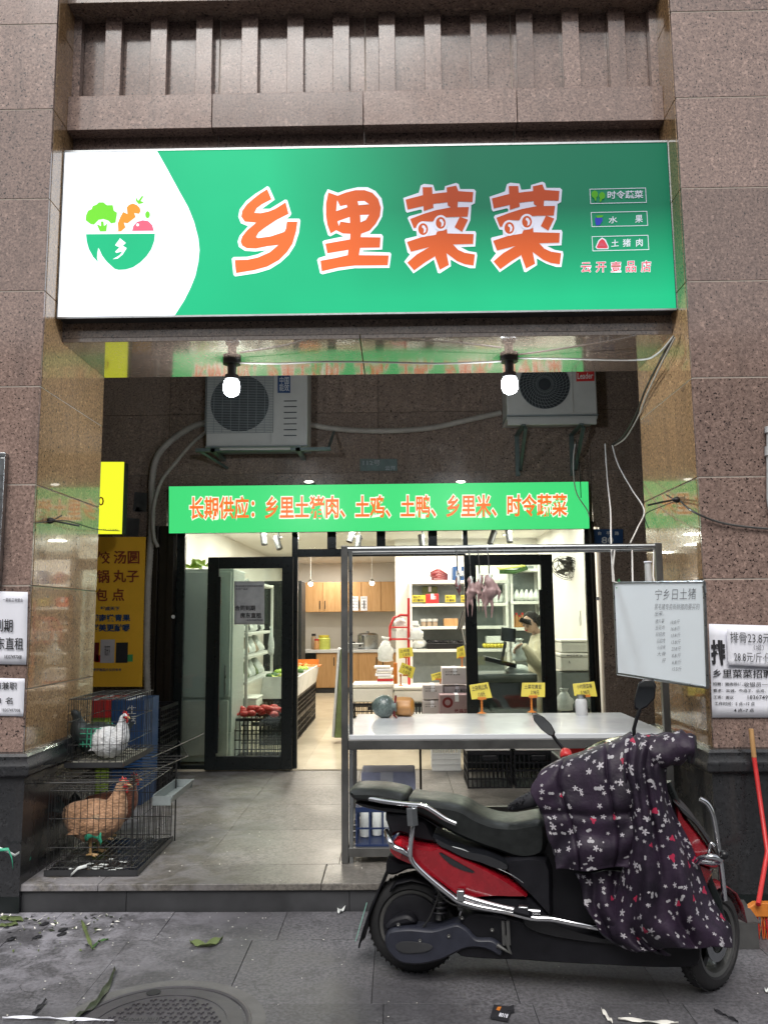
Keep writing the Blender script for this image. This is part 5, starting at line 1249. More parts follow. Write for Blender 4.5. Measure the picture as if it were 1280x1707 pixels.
def front_box(name, label, cat, px0, px1, py0, py1, Y, depth, mat, words=(), ink='ink_soft', tape=True, group=None, zb=None):
    a, b = P(px0, py1, Y), P(px1, py0, Y); z0 = a.z if zb is None else zb
    r = thing(name, label, cat, ((a.x+b.x)/2, Y, z0), group)
    build(MB().m(mat).box(a.x, b.x, Y, Y+depth, z0, b.z), 'box_body', r, bevel=.006)
    if tape: build(MB().m('paper').box((a.x+b.x)/2-.02, (a.x+b.x)/2+.02, Y-.002, Y-.0005, b.z-.07, b.z).box((a.x+b.x)/2-.02, (a.x+b.x)/2+.02, Y-.002, Y+depth, b.z+.0005, b.z+.002), 'tape', r)
    if words:
        mb = MB().m(ink)
        for s, u0, v0, u1, v1 in words:
            f = lambda u, v: V(a.x+(b.x-a.x)*u, Y, z0+(b.z-z0)*v); text(mb, s, f(u0, v0), f(u1, v0), f(u1, v1), f(u0, v1), off=.01, lift=.004)
        build(mb, 'print', r, recalc=False)
    return r
SY_ = WY+.02
front_box('red_gift_box', 'red gift box on the top shelf of the white shelving', 'box', 710, 731, 990, 1005, SY_, .2, 'red', [('龙井', .35, .4, .8, .8)], 'white_plastic', zb=shz[1]+.001)
front_box('green_carton', 'olive carton behind the red gift box on the white shelving', 'box', 704, 729, 978, 1005, SY_+.21, .12, 'leaf_dry', zb=shz[1]+.001)
for i, (a, b) in enumerate(((687, 709), (742, 759), (768, 777))):
    front_box('yellow_shelf_card', ('yellow price card left of the red gift box', 'yellow price card in the middle of the top shelf', 'yellow price card at the right end of the top shelf')[i], 'price card', a, b, 992, 1004, WY-.012, .004, 'yellow_card', [('粉条', .08, .55, .7, .88), ('红薯粉', .08, .12, .9, .45)], 'ink', False)
for i in range(3):
    p = P(706+9.5*i, 1043, WY+.08); p.z = shz[2]+.001; r = thing('spice_jar', f'small brown jar with a white lid on the middle shelf, {("left", "middle", "right")[i]} of three', 'jar', p)
    build(MB().m('cardboard').lathe([(0, 0), (.036, 0), (.038, .05), (.03, .065)], p, (0, 0, 1), 14), 'jar_body', r, smooth=40); build(MB().m('white_plastic').lathe([(.038, .066), (.04, .07), (.04, .1), (0, .104)], p, (0, 0, 1), 14), 'jar_lid', r, smooth=40)
front_box('wooden_box', 'brown wooden box on the middle shelf right of the jars', 'box', 740, 763, 1031, 1043, SY_, .2, 'wood', tape=False, zb=shz[2]+.001)
front_box('small_white_tub', 'small white tub with red rim at the left of the middle shelf', 'box', 687, 697, 1035, 1043, SY_, .1, 'white_plastic', tape=False, zb=shz[2]+.001)
r = thing('dried_goods_tray', 'black tray heaped with dried mushrooms on the third shelf', 'tray', (wx(740), WY+.1, shz[3]))
build(MB().m('black_plastic').box(wx(711), wx(772), WY, WY+.26, shz[3]+.001, shz[3]+.08), 'tray_body', r, bevel=.006)
for i in range(46): build(MB().m('ink' if i % 2 else 'dark_plastic').ball(V(random.uniform(wx(713), wx(770)), WY+random.uniform(.03, .2), shz[3]+.085+random.uniform(0, .02)), (.03, .025, .018), 7, 5, .2), 'mushroom', r, smooth=180)
r = thing('clear_bag', 'clear bag of noodles left of the black tray on the third shelf', 'bag', (wx(700), WY+.1, shz[3])); build(MB().m('bag').ball(V(wx(699), WY+.1, shz[3]+.07), (.1, .08, .07), 14, 8, .14), 'bag_body', r, smooth=180)
r = thing('clear_food_box', 'clear lidded food box on a yellow tray on the right end of the third shelf', 'box', (wx(823), WY+.1, shz[3]))
build(MB().m('bag').box(wx(810), wx(839), WY+.02, WY+.2, shz[3]+.07, shz[3]+.17), 'box_body', r, bevel=.015)
for i in range(12): build(MB().m('yellow_card').ball(V(wx(807)+(wx(840)-wx(807))*i/11, WY+.03+.02*(i % 2), shz[3]+.04), (.03, .03, .03), 7, 5, .2), 'yellow_fruit', r, smooth=180)
r = thing('dried_bundle', 'bundle of dark dried vegetables on top of the white shelving', 'vegetable', (wx(736), WY+.1, shz[0]))
for i in range(12): build(MB().m('red_dark' if i % 3 else 'meat_dark').tube([V(wx(719)+random.uniform(0, .06), WY+.1+.02*(i % 4), shz[0]+.02+.012*i*.7), V(wx(733), WY+.1, shz[0]+.03+.011*i), V(wx(748), WY+.1, shz[0]+.02+.006*i)], [.02, .03, .012], 6), 'stem', r, smooth=180)
front_box('blue_carton', 'blue carton on top of the white shelving beside the door edge', 'box', 755, 777, 944, 967, SY_, .25, 'blue', [('海鲜', .2, .3, .8, .7)], 'white_plastic', zb=shz[0]+.001)
for i in range(6):
    p = V(wx(800)+.06*i, WY+.1, shz[1]+.06+.01*(i % 2)); tag(build(MB().m('bag').ball(p, (.05, .05, .065), 10, 7, .12), 'white_bag', smooth=180), 'small white bag of dry goods in the row at the right of the top shelf', 'bag', 'white bags on the top shelf')
# bananas and garlic bags on corner shelf
r = thing('bananas', 'bunch of yellow bananas on the corner shelf', 'fruit', P(853, 950, WY-.05))
for i in range(9):
    c_ = P(834+4.6*i, 947-(.6*i), WY-.06); build(MB().m('yellow_green').tube([c_+V(-.05, 0, .015), c_+V(-.02, -.02, -.012), c_+V(.02, -.02, -.01), c_+V(.045, 0, .02)], [.008, .018, .018, .006], 7), 'banana', r, smooth=180)
build(MB().m('leaf').tube([P(832, 953, WY-.03), P(860, 953, WY-.05), P(878, 946, WY-.03)], .03, 8), 'leafy_padding', r, smooth=180)
for i in range(7):
    c_ = P(861+8*i, 1000, WY+.05); c_.z = wz(1002, 880)+.06
    r = thing('garlic_bag', 'pale netted bag on the middle corner shelf, standing in a row', 'bag', c_, 'pale bags on the corner shelf'); build(MB().m('bag').tube([c_-V(0, 0, .055), c_-V(0, 0, .03), c_, c_+V(0, 0, .05), c_+V(.01, 0, .1)], [.02, .05, .055, .03, .012], 9), 'bag_body', r, smooth=180)
for i in range(4): jar('sauce_bottle', f'amber sauce bottle beside the assistant, {("first", "second", "third", "fourth")[i]} from the left', 'bottle', 856+5*i, 1046, WY+.08, .17+.03*(i % 2), .02, 'squash', 'red', wz(1046, 880)+.001)

# red rack with bags, standing left of the shelving
RY = 9.6
r = thing('red_rack', 'red tube rack hung with plastic bags beside the stacked boxes', 'rack', P(668, 1190, RY))
pts = lambda l: [P(x, y, RY) for x, y in l]
build(MB().m('red').tube(pts([(650, 1068), (650, 1045), (656, 1030), (668, 1025), (681, 1026)]), .014, 8).tube([a+V(0, .25, 0) for a in pts([(650, 1068), (650, 1045), (656, 1030), (668, 1025), (681, 1026)])], .014, 8), 'arched_frame', r, smooth=60)
build(MB().m('red').tube([P(681, 997, RY), P(681, 1068, RY), V(P(681, 1068, RY).x, RY, FZ)], .016, 8), 'upright', r, smooth=60)
for py in (1046, 1066): build(MB().m('red').tube(pts([(650, py), (681, py)]), .01, 6).tube([a+V(0, .25, 0) for a in pts([(650, py), (681, py)])], .01, 6), 'cross_bar', r)
for i in range(8): build(MB().m('bag').box(P(652+3.5*i, 1060, RY).x, P(652+3.5*i, 1060, RY).x+.016, RY+.02, RY+.22, P(660, 1063, RY).z, P(660, 1052, RY).z+.01*(i % 3)), 'folded_bag', r)
def bag(label, px, py, w_, h_, Y, mat='bag'):
    c_ = P(px, py, Y); r = thing('plastic_bag', label, 'bag', c_); s = Y/1359.5; w_ *= s; h_ *= s
    build(MB().m(mat).rings([[c_+V(math.cos(a*math.pi/9)*rx*w_*(1+.22*math.sin(a*2.3+k*1.7)+random.uniform(-.1, .1)), math.sin(a*math.pi/9)*rx*w_*.6, hz*h_*random.uniform(.97, 1.03)) for a in range(18)] for k, (hz, rx) in enumerate(((0, .2), (.03, .44), (.14, .52), (.27, .47), (.4, .5), (.55, .44), (.68, .36), (.8, .22), (.86, .14), (.92, .24), (1, .3)))]), 'bag_body', r, smooth=180); return r
bag('white plastic bag hanging left of the red rack', 643, 1103, 24, 40, RY-.05)
bag('clear plastic bag hanging on the right of the red rack', 694, 1068, 22, 26, RY)
bag('white roll of bags inside the top of the red rack', 667, 1044, 18, 16, RY+.1)
# foam boxes and books of notes around the scale table
base_y = 10.
def foam(label, px0, px1, py0, py1, Y, depth, lid=True):
    a, b = P(px0, py1, Y), P(px1, py0, Y); r = thing('foam_box', label, 'box', ((a.x+b.x)/2, Y, a.z))
    zl_ = b.z-(b.z-a.z)*.22
    build(MB().m('foam').box(a.x, b.x, Y, Y+depth, a.z, zl_-.002), 'box_body', r, bevel=.014)
    build(MB().m('foam').box(a.x-.006, b.x+.006, Y-.006, Y+depth+.006, zl_, b.z), 'lid', r, bevel=.012); return r
T0 = P(590, 1188, 9.4)
for k, (a, b) in enumerate(((588, 655), (658, 706))):
    p0, p1 = P(a, 1172, 9.3), P(b, 1172, 9.3)
    crate_thing(('black crate under the wide foam box behind the winter melon', 'black crate under the narrow foam box behind the squash')[k], p0.x, p1.x, 9.3, 9.8, FZ+.24, p0.z-.005, bars=9, rows=3)
    crate_thing(('bottom black crate on the shop floor behind the winter melon', 'bottom black crate on the shop floor behind the squash')[k], p0.x, p1.x, 9.3, 9.8, FZ+.004, FZ+.235, bars=9, rows=3)
foam('wide cream foam box behind the winter melon', 588, 655, 1140, 1171, 9.3, .45); foam('narrow cream foam box behind the squash', 657, 706, 1145, 1171, 9.3, .45)
for i in range(7): 
    y1_ = 1140-4.2*i; x0 = 630+(i % 3)*2-i*.6
    front_box('printed_packet', f'thin printed packet in the small stack by the red rack, {["bottom","second","third","middle","fifth","sixth","top"][i]} one', 'packet', x0-3, x0+24, y1_-4, y1_-.2, 9.45, .25, ('paper', 'red', 'foam', 'paper', 'foam', 'paper', 'foam')[i], tape=False)
MC = ('box_grey', 'box_grey', 'box_mauve', 'box_grey')
ww = [('长沙臭豆腐', .12, .72, .6, .8), ('香辣味 净含量', .12, .55, .7, .63)]
for k, (px0, px1, py0, py1, Y, lab, m_, wd) in enumerate(((705, 738, 1142, 1166, 8.9, 'grey white carton at the left of the box stack', 'box_grey', ww), (705, 736, 1168, 1192, 8.9, 'lowest grey white carton at the left of the box stack', 'box_grey', ww), (737, 779, 1113, 1141, 8.9, 'top grey white carton of the box stack', 'box_grey', ww), (740, 784, 1144, 1158, 8.95, 'flat grey carton in the middle of the box stack', 'box_grey', [('香辣酱豆腐', .4, .3, .9, .7)]), (733, 790, 1158, 1192, 8.7, 'mauve carton with a round emblem at the front of the box stack', 'box_mauve', [('攸县豆皮', .42, .1, .95, .3)]))):
    r = front_box('carton', lab, 'box', px0, px1, py0, py1, Y, .3, m_, wd, 'ink' if m_ != 'box_mauve' else 'red_dark')
    if m_ == 'box_mauve':
        c_ = P(746, 1171, 8.697); build(MB().m('red_dark').lathe([(.055, 0), (.055, .002), (.03, .0021), (.03, 0)], c_, (0, -1, 0), 20, closed=True), 'emblem_ring', r)
front_box('box_support', 'low black stand under the stacked cartons', 'stand', 705, 790, 1193, 1236, 8.9, .35, 'black_plastic', tape=False)
for k, (pts_, Y, ft, lab) in enumerate(((((665, 1098), (689, 1094), (687, 1079), (664, 1081)), 9.1, (677, 1112), 'yellow price card on the upper clip by the red rack'), (((664, 1120), (687, 1132), (692, 1113), (670, 1104)), 9.0, (668, 1143), 'tilted yellow price card below the upper one by the red rack'), (((720, 1135), (740, 1130), (737, 1119), (718, 1124)), 9.05, (734, 1142), 'small yellow price card behind the carton stack'), (((761, 1098), (776, 1094), (773, 1076), (761, 1080)), 9.05, (770, 1112), 'yellow price card leaning beside the black door edge'))):
    price_card(lab, pts_, Y, ft, [('土鸡蛋', .1, .55, .8, .85), ('1.5元', .3, .15, .8, .45)], group=None)
front_box('yellow_label_stand', 'thin stand of orange price clips beside the red rack', 'stand', 656, 662, 1105, 1140, 9.2, .05, 'orange', tape=False)

# weighing terminal and counter behind the right door
r = thing('checkout_counter', 'dark checkout counter behind the right glass door leaf', 'counter', P(830, 1180, 8.5))
a, b = P(795, 1133, 8.5), P(893, 1123, 8.5)
build(MB().m('dark_plastic').box(a.x, b.x, 8.5, 9.0, FZ+.004, a.z-.03), 'counter_body', r, bevel=.006); build(MB().m('steel_dull').box(a.x-.01, b.x+.01, 8.48, 9.02, a.z-.028, b.z), 'counter_top', r, bevel=.01)
r = thing('sales_terminal', 'black sales terminal with raised screen facing the assistant', 'terminal', P(838, 1125, 8.6))
build(MB().m('black_plastic').tube([P(835, 1108, 8.6), P(842, 1070, 8.6)], [.035, .03], 8, flat=.5), 'stand', r)
build(MB().m('black_plastic').obox(P(847, 1058, 8.62), (.075, 0, -.01), (0, .02, 0), (.005, 0, .07)), 'screen', r, bevel=.006)
build(MB().m('black_plastic').obox(P(832, 1103, 8.6), (.16, 0, -.04), (0, .12, 0), (.004, 0, .022)), 'printer_base', r, bevel=.006)
r = thing('tablet_screen', 'thin black tablet on an arm left of the door edge', 'screen', P(770, 1050, 9.4))
build(MB().m('black_plastic').obox(P(770, 1034, 9.4), (.03, .06, 0), (.006, -.004, 0), (.035, 0, .11)), 'screen', r, bevel=.003); build(MB().m('steel').tube([P(769, 1048, 9.42), P(775, 1075, 9.42), P(779, 1120, 9.42)], .01, 6), 'arm', r)
r = thing('clear_bag_pile', 'crumpled clear plastic bags on the checkout counter beside the assistant', 'bag', P(863, 1120, 8.7)); build(MB().m('bag').ball(P(862, 1118, 8.7)+V(0, 0, 0), (.12, .08, .06), 16, 9, .2), 'bag_body', r, smooth=180)
# right-hand white boxes, black basket, wall fan, switch
foam('upper white foam box beyond the right door leaf', 936, 982, 1066, 1088, 8.6, .4); foam('lower white foam box with handwriting beyond the right door leaf', 935, 982, 1089, 1118, 8.58, .42)
mb = MB().m('ink'); p = P(945, 1098, 8.57); textpx(mb, '辣椒豆腐 28', 944, 1091, 970, 1095, 8.572); textpx(mb, 'A.', 947, 1101, 951, 1106, 8.572)
tag(build(mb, 'handwriting', recalc=False), 'black handwriting on the lower white foam box', 'lettering')
front_box('dark_bin', 'dark green bin under the white foam boxes', 'bin', 937, 983, 1121, 1180, 8.6, .35, 'grey_plastic', tape=False)
front_box('dark_case', 'dark plastic case at the foot of the foam boxes', 'case', 938, 983, 1181, 1262, 8.6, .35, 'ac_dark', tape=False)
bag('clear bag of greens on the floor behind the second price card', 941, 1185, 26, 36, 8.3)
fc = P(944, 947, 9.3); r = thing('wall_fan', 'black wall fan tilted downwards on the right inside wall', 'fan', fc)
nrm = V(-.35, -.55, -.75).normalized(); a_ = nrm.orthogonal().normalized(); b_ = nrm.cross(a_)
mb = MB().m('black_plastic')
for rr, d in ((.17, 0), (.165, .03), (.165, -.03), (.11, .05), (.05, .058), (.11, -.05)): mb.tube([fc+nrm*d+(a_*math.cos(q*math.pi/14)+b_*math.sin(q*math.pi/14))*rr for q in range(28)], .004, 5, closed=True)
for q in range(24):
    d = a_*math.cos(q*math.pi/12)+b_*math.sin(q*math.pi/12); mb.tube([fc+nrm*.058+d*.03, fc+nrm*.05+d*.11, fc+d*.17, fc-nrm*.05+d*.11, fc-nrm*.055+d*.04], .0025, 4)
build(mb, 'fan_guard', r)
for q in range(3):
    d = a_*math.cos(q*2.094)+b_*math.sin(q*2.094); s_ = nrm.cross(d); build(MB().m('dark_plastic').poly([fc+d*.02-s_*.02, fc+d*.14-s_*.07+nrm*.02, fc+d*.15+s_*.05-nrm*.02, fc+d*.02+s_*.02]), 'fan_blade', r, recalc=False)
build(MB().m('black_plastic').tube([fc+nrm*.03, fc-nrm*.13], [.035, .05], 12), 'motor', r, smooth=50); build(MB().m('black_plastic').tube([fc-nrm*.12, fc-nrm*.14+V(.12, 0, 0), V(1.99, fc.y, fc.z+.08)], .02, 8), 'wall_arm', r, smooth=60)
p = PX(966, 1030, 1.995); r = thing('light_switch', 'pale light switch on the right inside wall', 'switch', p); build(MB().m('white_plastic').box(1.985, 1.999, p.y-.04, p.y+.04, p.z-.08, p.z+.08), 'switch_plate', r, bevel=.003); build(MB().m('white_plastic').box(1.98, 1.9845, p.y-.02, p.y+.02, p.z-.04, p.z+.03), 'rocker', r)
# tilted board stack leaning behind the stall post
r = thing('leaning_boards', 'flat patterned cardboard boards leaning near the stall post inside the shop', 'board', P(558, 1230, 9.4))
build(MB().m('pvc').prism([P(553, 1228, 9.4), P(557, 1230, 9.4), P(567, 1082, 9.6), P(563, 1080, 9.6)], (0, .25, 0)), 'pale_board', r)
build(MB().m('leaf_dry').prism([P(558, 1230, 9.38), P(569, 1230, 9.38), P(574, 1082, 9.58), P(568, 1082, 9.58)], (0, .2, 0)), 'patterned_board', r)
# ---- left side: fridge, wire shelving, vegetable bins, crate of red nets
r = thing('upright_fridge', 'tall grey green fridge side standing behind the left glass panel', 'fridge', (-1.9, 8.3, FZ))
fx0, fx1 = -2.26, P(388, 1100, 8.15).x
M['fridge_side'] = simple('fridge_side', (.46, .5, .48), .45, 0, .12, 3)
build(MB().m('fridge_side').box(fx0, fx1, 8.15, 8.75, FZ+.3, 2.05).box(fx0+.01, fx1-.01, 8.17, 8.73, FZ+.02, FZ+.298), 'fridge_body', r, bevel=.01)
build(MB().m('ac_white').box(fx0+.02, fx1-.03, 8.125, 8.149, FZ+.08, .76), 'lower_door', r, bevel=.01); build(MB().m('fridge_side').box(fx0+.02, fx1-.02, 8.12, 8.149, .79, 2.02), 'upper_door', r, bevel=.008)
mbv = MB().m('steel')
build(mbv.tube([V(fx1-.06, 8.1, .82), V(fx1-.06, 8.1, 1.1)], .008, 6), 'fridge_handle', r)
leaves(thing('green_leaf_bundle', 'bright green leafy bundle lying on top of the fridge', 'vegetable', P(330, 947, 8.3)), (P(330, 946, 8.3).x, 8.3, 2.06), .1, .1, .04, 16, .14, 'lime')
bx0_, bx1_ = -2.24, -1.6
def side_shelf():
    r = thing('side_shelving', 'white wire shelving of bagged food along the left inside wall', 'shelf', (-1.9, 9.7, FZ))
    for y in (8.82, 10.6):
        for x in (-2.24, -1.63): build(MB().m('white_plastic').box(x, x+.03, y, y+.03, FZ+.004, 1.98), 'upright', r)
    for z in (.45, .88, 1.15, 1.4, 1.97): build(MB().m('white_plastic').box(-2.24, -1.6, 8.815, 10.64, z-.03, z), 'shelf_board', r, bevel=.003)
    return r
side_shelf()
k = 0
for z, n_, mts in ((.45, 5, ('bag', 'yellow_green', 'orange')), (.88, 7, ('bag', 'leaf_dry', 'glass_bag')), (1.15, 7, ('bag', 'cardboard', 'bag')), (1.4, 6, ('bag', 'dark_plastic', 'bag'))):
    for i in range(n_):
        m_ = mts[i % 3]; m_ = 'bag' if m_ == 'glass_bag' else m_; y = 9.0+1.5*i/n_
        hh = .07+.03*(i % 2)
        r = thing('food_bag', 'pale bag of food on the side shelving behind the left door', 'bag', (-1.75, y, z), 'bagged food on the side shelving')
        build(MB().m(m_).tube([V(-1.75, y, z+.005), V(-1.75, y, z+.03), V(-1.75, y, z+hh), V(-1.74, y, z+hh*2)], [.07, .1, .09, .03], 10), 'bag_body', r, smooth=180)
foam('white foam tray with a red stripe low behind the left door', 391, 428, 1163, 1180, 8.85, .4, True)
r = crate_thing('black crate heaped with red netted onions behind the left door', P(385, 1200, 8.35).x, P(472, 1200, 8.35).x, 8.35, 8.78, FZ+.004, .56, bars=12, rows=4)
for i in range(26): build(MB().m('red').ball(V(-1.45+random.uniform(-.22, .22), 8.55+random.uniform(-.15, .15), .58+random.uniform(0, .06)), (.05, .045, .03), 9, 6, .12), 'onion', r, smooth=180)
for i in range(4):
    y0_ = 9.3+.62*i; r = thing('vegetable_bin', f'white trough bin of vegetables in the left row, {("nearest", "second", "third", "farthest")[i]}', 'bin', (-1.3, y0_+.3, .6))
    build(MB().m('white_plastic').prism([V(-1.55, y0_, .66), V(-1.5, y0_, .9), V(-1.51, y0_, .9), V(-1.535, y0_, .68), V(-1.17, y0_, .68), V(-1.125, y0_, .9), V(-1.11, y0_, .9), V(-1.155, y0_, .66)], (0, .6, 0)), 'bin_body', r)
    build(MB().m('white_plastic').prism([V(-1.53, y0_+.001, .68), V(-1.5, y0_+.001, .9), V(-1.125, y0_+.001, .9), V(-1.16, y0_+.001, .68)], (0, .015, 0)), 'bin_end', r)
    for q in range(22): build(MB().m(('yellow_green', 'leaf', 'lime', 'orange')[(i+q//12) % 4]).ball(V(-1.32+random.uniform(-.15, .15), y0_+random.uniform(.05, .55), .86+random.uniform(0, .05)), (.04, .045, .03), 8, 5, .2), 'vegetable', r, smooth=180)
    crate_thing(f'black crate carrying the {("nearest", "second", "third", "farthest")[i]} vegetable bin', -1.54, -1.16, y0_+.01, y0_+.6, FZ+.26, .655, bars=9, rows=4)
    crate_thing(f'floor level black crate under the {("nearest", "second", "third", "farthest")[i]} vegetable bin', -1.54, -1.16, y0_+.01, y0_+.6, FZ+.004, FZ+.255, bars=9, rows=3)
r = thing('orange_tray', 'orange tray at the far end of the vegetable bins', 'tray', (-1.3, 11.8, .9)); build(MB().m('orange').box(-1.5, -1.12, 11.79, 11.81, .86, .97).box(-1.5, -1.08, 11.5, 11.788, .88, .9), 'tray_body', r)
bag('white plastic bag hanging behind the left door glass', 452, 1092, 9, 46, 9.2)
Yn = YB-.04
poster('door_notice', 'grey-white notice reading 合同到期 房东直租 on the left door glass', [P(x, y, Yn) for x, y in ((391, 1041), (441, 1041), (441, 969), (391, 969))], simple('paper_grey', (.6, .6, .6), .7),
    [('合同到期', .02, .32, .7, .44, 'ink'), ('房东直租', .2, .15, .9, .27, 'ink'), ('本店承接各种婚丧喜庆酒席', .05, .87, .95, .91, 'ink_soft'), ('长沙广益店', .05, .8, .45, .84, 'ink_soft'), ('18307497008', .4, .08, .95, .12, 'ink_soft')], cat='notice')

# ---- shop assistant, bent over the scale
M['skin'] = simple('skin', (.5, .31, .23), .5, 0, .1, 20, .1); M['hair'] = simple('hair', (.008, .006, .006), .6, 0, .5, 90, .8, spec=.2); M['coat'] = simple('coat', (.62, .54, .4), .85, 0, .15, 14, .6, sheen=.3)
M['trousers'] = simple('trousers', (.05, .05, .06), .85)
PYp = 9.25
B = lambda px, py, dy=0: P(px, py, PYp+dy)
per = thing('person', 'shop assistant in a beige padded coat bent over the checkout counter, dark hair tied back', 'person', V(B(915, 1100).x, PYp, FZ))
hx = B(915, 1100).x
mb = MB().m('coat')
torso = [B(908, 1205), B(906, 1180), B(904, 1150), B(901, 1120), B(899, 1098), B(898, 1080), B(896, 1066), B(892, 1057)]
mb.tube(torso, [.19, .2, .185, .19, .175, .18, .13, .075], 16, flat=.75)
for s, pts_ in ((-1, [B(900, 1072, -.12), B(901, 1092, -.2), B(897, 1112, -.25), B(886, 1098, -.31), B(876, 1084, -.34), B(870, 1076, -.35)]), (1, [B(912, 1074, .12), B(918, 1100, .05), B(910, 1118, -.08), B(892, 1098, -.22), B(876, 1084, -.27)])):
    mb.tube(pts_, [.085, .08, .078, .07, .06, .05][:len(pts_)], 10)
fused(mb, 'coat', per, .012, 3)
hz0 = B(906, 1195)
mb = MB().m('trousers')
for s in (-1, 1): mb.tube([V(hz0.x+s*.08, PYp, hz0.z+.05), V(hz0.x+s*.09, PYp-.02, .55), V(hz0.x+s*.09, PYp+.02, .2)], [.1, .075, .055], 10).tube([V(hz0.x+s*.09, PYp+.04, .18), V(hz0.x+s*.09-.05, PYp-.14, .175)], [.045, .035], 8)
fused(mb, 'trousers', per, .014, 2)
hc = B(883, 1037, -.06)
fd = V(-.62, -.55, -.55).normalized()                 # facing down to the left
q_ = Vector((0, -1, 0)).rotation_difference(fd).to_matrix()
H = lambda x, y, z: hc+q_ @ V(x, y, z)
mb = MB().m('skin').ball(hc, (.075, .092, .1), 18, 12, 0, q_).ball(H(0, -.035, -.055), (.055, .055, .055), 12, 8, 0, q_).tube([H(0, -.085, .012), H(0, -.108, -.018), H(0, -.085, -.03)], [.01, .016, .01], 8)
mb.tube([H(0, .02, -.05), B(897, 1060)+V(0, 0, 0)], [.05, .052], 12)
for s in (-1, 1): mb.ball(H(s*.076, .01, -.01), (.012, .02, .03), 8, 6, 0, q_)
hd = fused(mb, 'head', per, .006, 2)
mb = MB().m('hair')
mb.ball(H(0, .03, .022), (.084, .09, .092), 20, 14, .03, q_).ball(H(0, .1, .0), (.045, .05, .05), 12, 8, .06, q_)
hr = fused(mb, 'hair', per, .007, 1)
for i in range(12): build(MB().m('hair').tube([H(-.05+.1*i/11, -.06, .085), H(-.07+.14*i/11, -.088, .06), H(-.078+.156*i/11, -.085, .035)], [.012, .009, .003], 6), 'fringe_strand', hr, smooth=180)
for i in range(16): build(MB().m('hair').tube([H(.07-.14*(i%2), .0+.012*(i//2), .05), H(.088-.176*(i%2), .01+.012*(i//2), -.01), H(.08-.16*(i%2), .03+.01*(i//2), -.075+.01*random.random())], [.012, .012, .004], 6), 'side_strand', hr, smooth=180)
mb = MB().m('ink')
for s in (-1, 1): mb.ball(H(s*.03, -.09, .008), (.014, .005, .004), 8, 6, 0, q_).tube([H(s*.015, -.093, .028), H(s*.045, -.083, .028)], .0035, 5)
build(mb, 'eyes_and_brows', per, smooth=180); build(MB().m('comb').ball(H(0, -.094, -.05), (.02, .006, .006), 8, 6, 0, q_), 'mouth', per, smooth=180)
for s, w_ in ((-1, B(868, 1073, -.36)), (1, B(873, 1081, -.28))):
    mb = MB().m('skin'); d = V(-.75, -.25, -.6).normalized(); sd = V(0, -1, .3).normalized(); mb.tube([w_+V(.01, 0, .0), w_+d*.045, w_+d*.085], [.024, .034, .03], 9, flat=.55)
    for i, L in enumerate((.055, .065, .068, .058)):
        b0 = w_+d*.08+sd*(-.024+.016*i); mb.tube([b0-d*.02, b0+d*L*.5, b0+d*L*.75+V(.01, 0, -.012), b0+d*L*.7+V(.025, 0, -.03)], [.0085, .008, .0075, .006], 6)
    mb.tube([w_+d*.02+sd*.025, w_+d*.06+sd*.05, w_+d*.09+sd*.045], [.011, .01, .007], 6)
    fused(mb, 'hand', per, .004, 1)
r = bag('white patterned plastic bag held by the shop assistant', 866, 1102, 24, 36, 8.9)

# ================================================================== SCOOTER
SA = V(.062, 3.84, 0); HD = V(1.23, -.22, 0).normalized(); NN = V(HD.y, -HD.x, 0)   # NN points to the camera
if NN.y > 0: NN = -NN
def SC(px, py, w=0.):
    v = ray(px, py); o = SA+NN*w; t = (o-CAM).dot(NN)/v.dot(NN); return CAM+v*t
sc = thing('electric_scooter', 'red and black electric scooter under a quilted apron parked in front of the stall', 'scooter', (.65, 3.73, 0))
M['paint_red'] = simple('paint_red', (.24, .005, .012), .25, 0, .4, 22, .03, rvar=.7, coat=.7); M['rubber_dark'] = simple('rubber_dark', (.01, .01, .011), .7, 0, .5, 30, .3); M['paint_black'] = simple('paint_black', (.012, .013, .016), .16, 0, .3, 5, 0, coat=.8)
M['vinyl'] = simple('vinyl', (.014, .016, .016), .42, 0, .5, 30, .35, spec=.32); M['matt_black'] = simple('matt_black', (.007, .007, .01), .5, 0, .6, 16, .3, spec=.3)
M['mirror'] = simple('mirror', (.8, .82, .82), .03, 1, .02, 5, 0); M['lens_red'] = simple('lens_red', (.5, .01, .02), .15, 0, .2, 40, .2, coat=1)
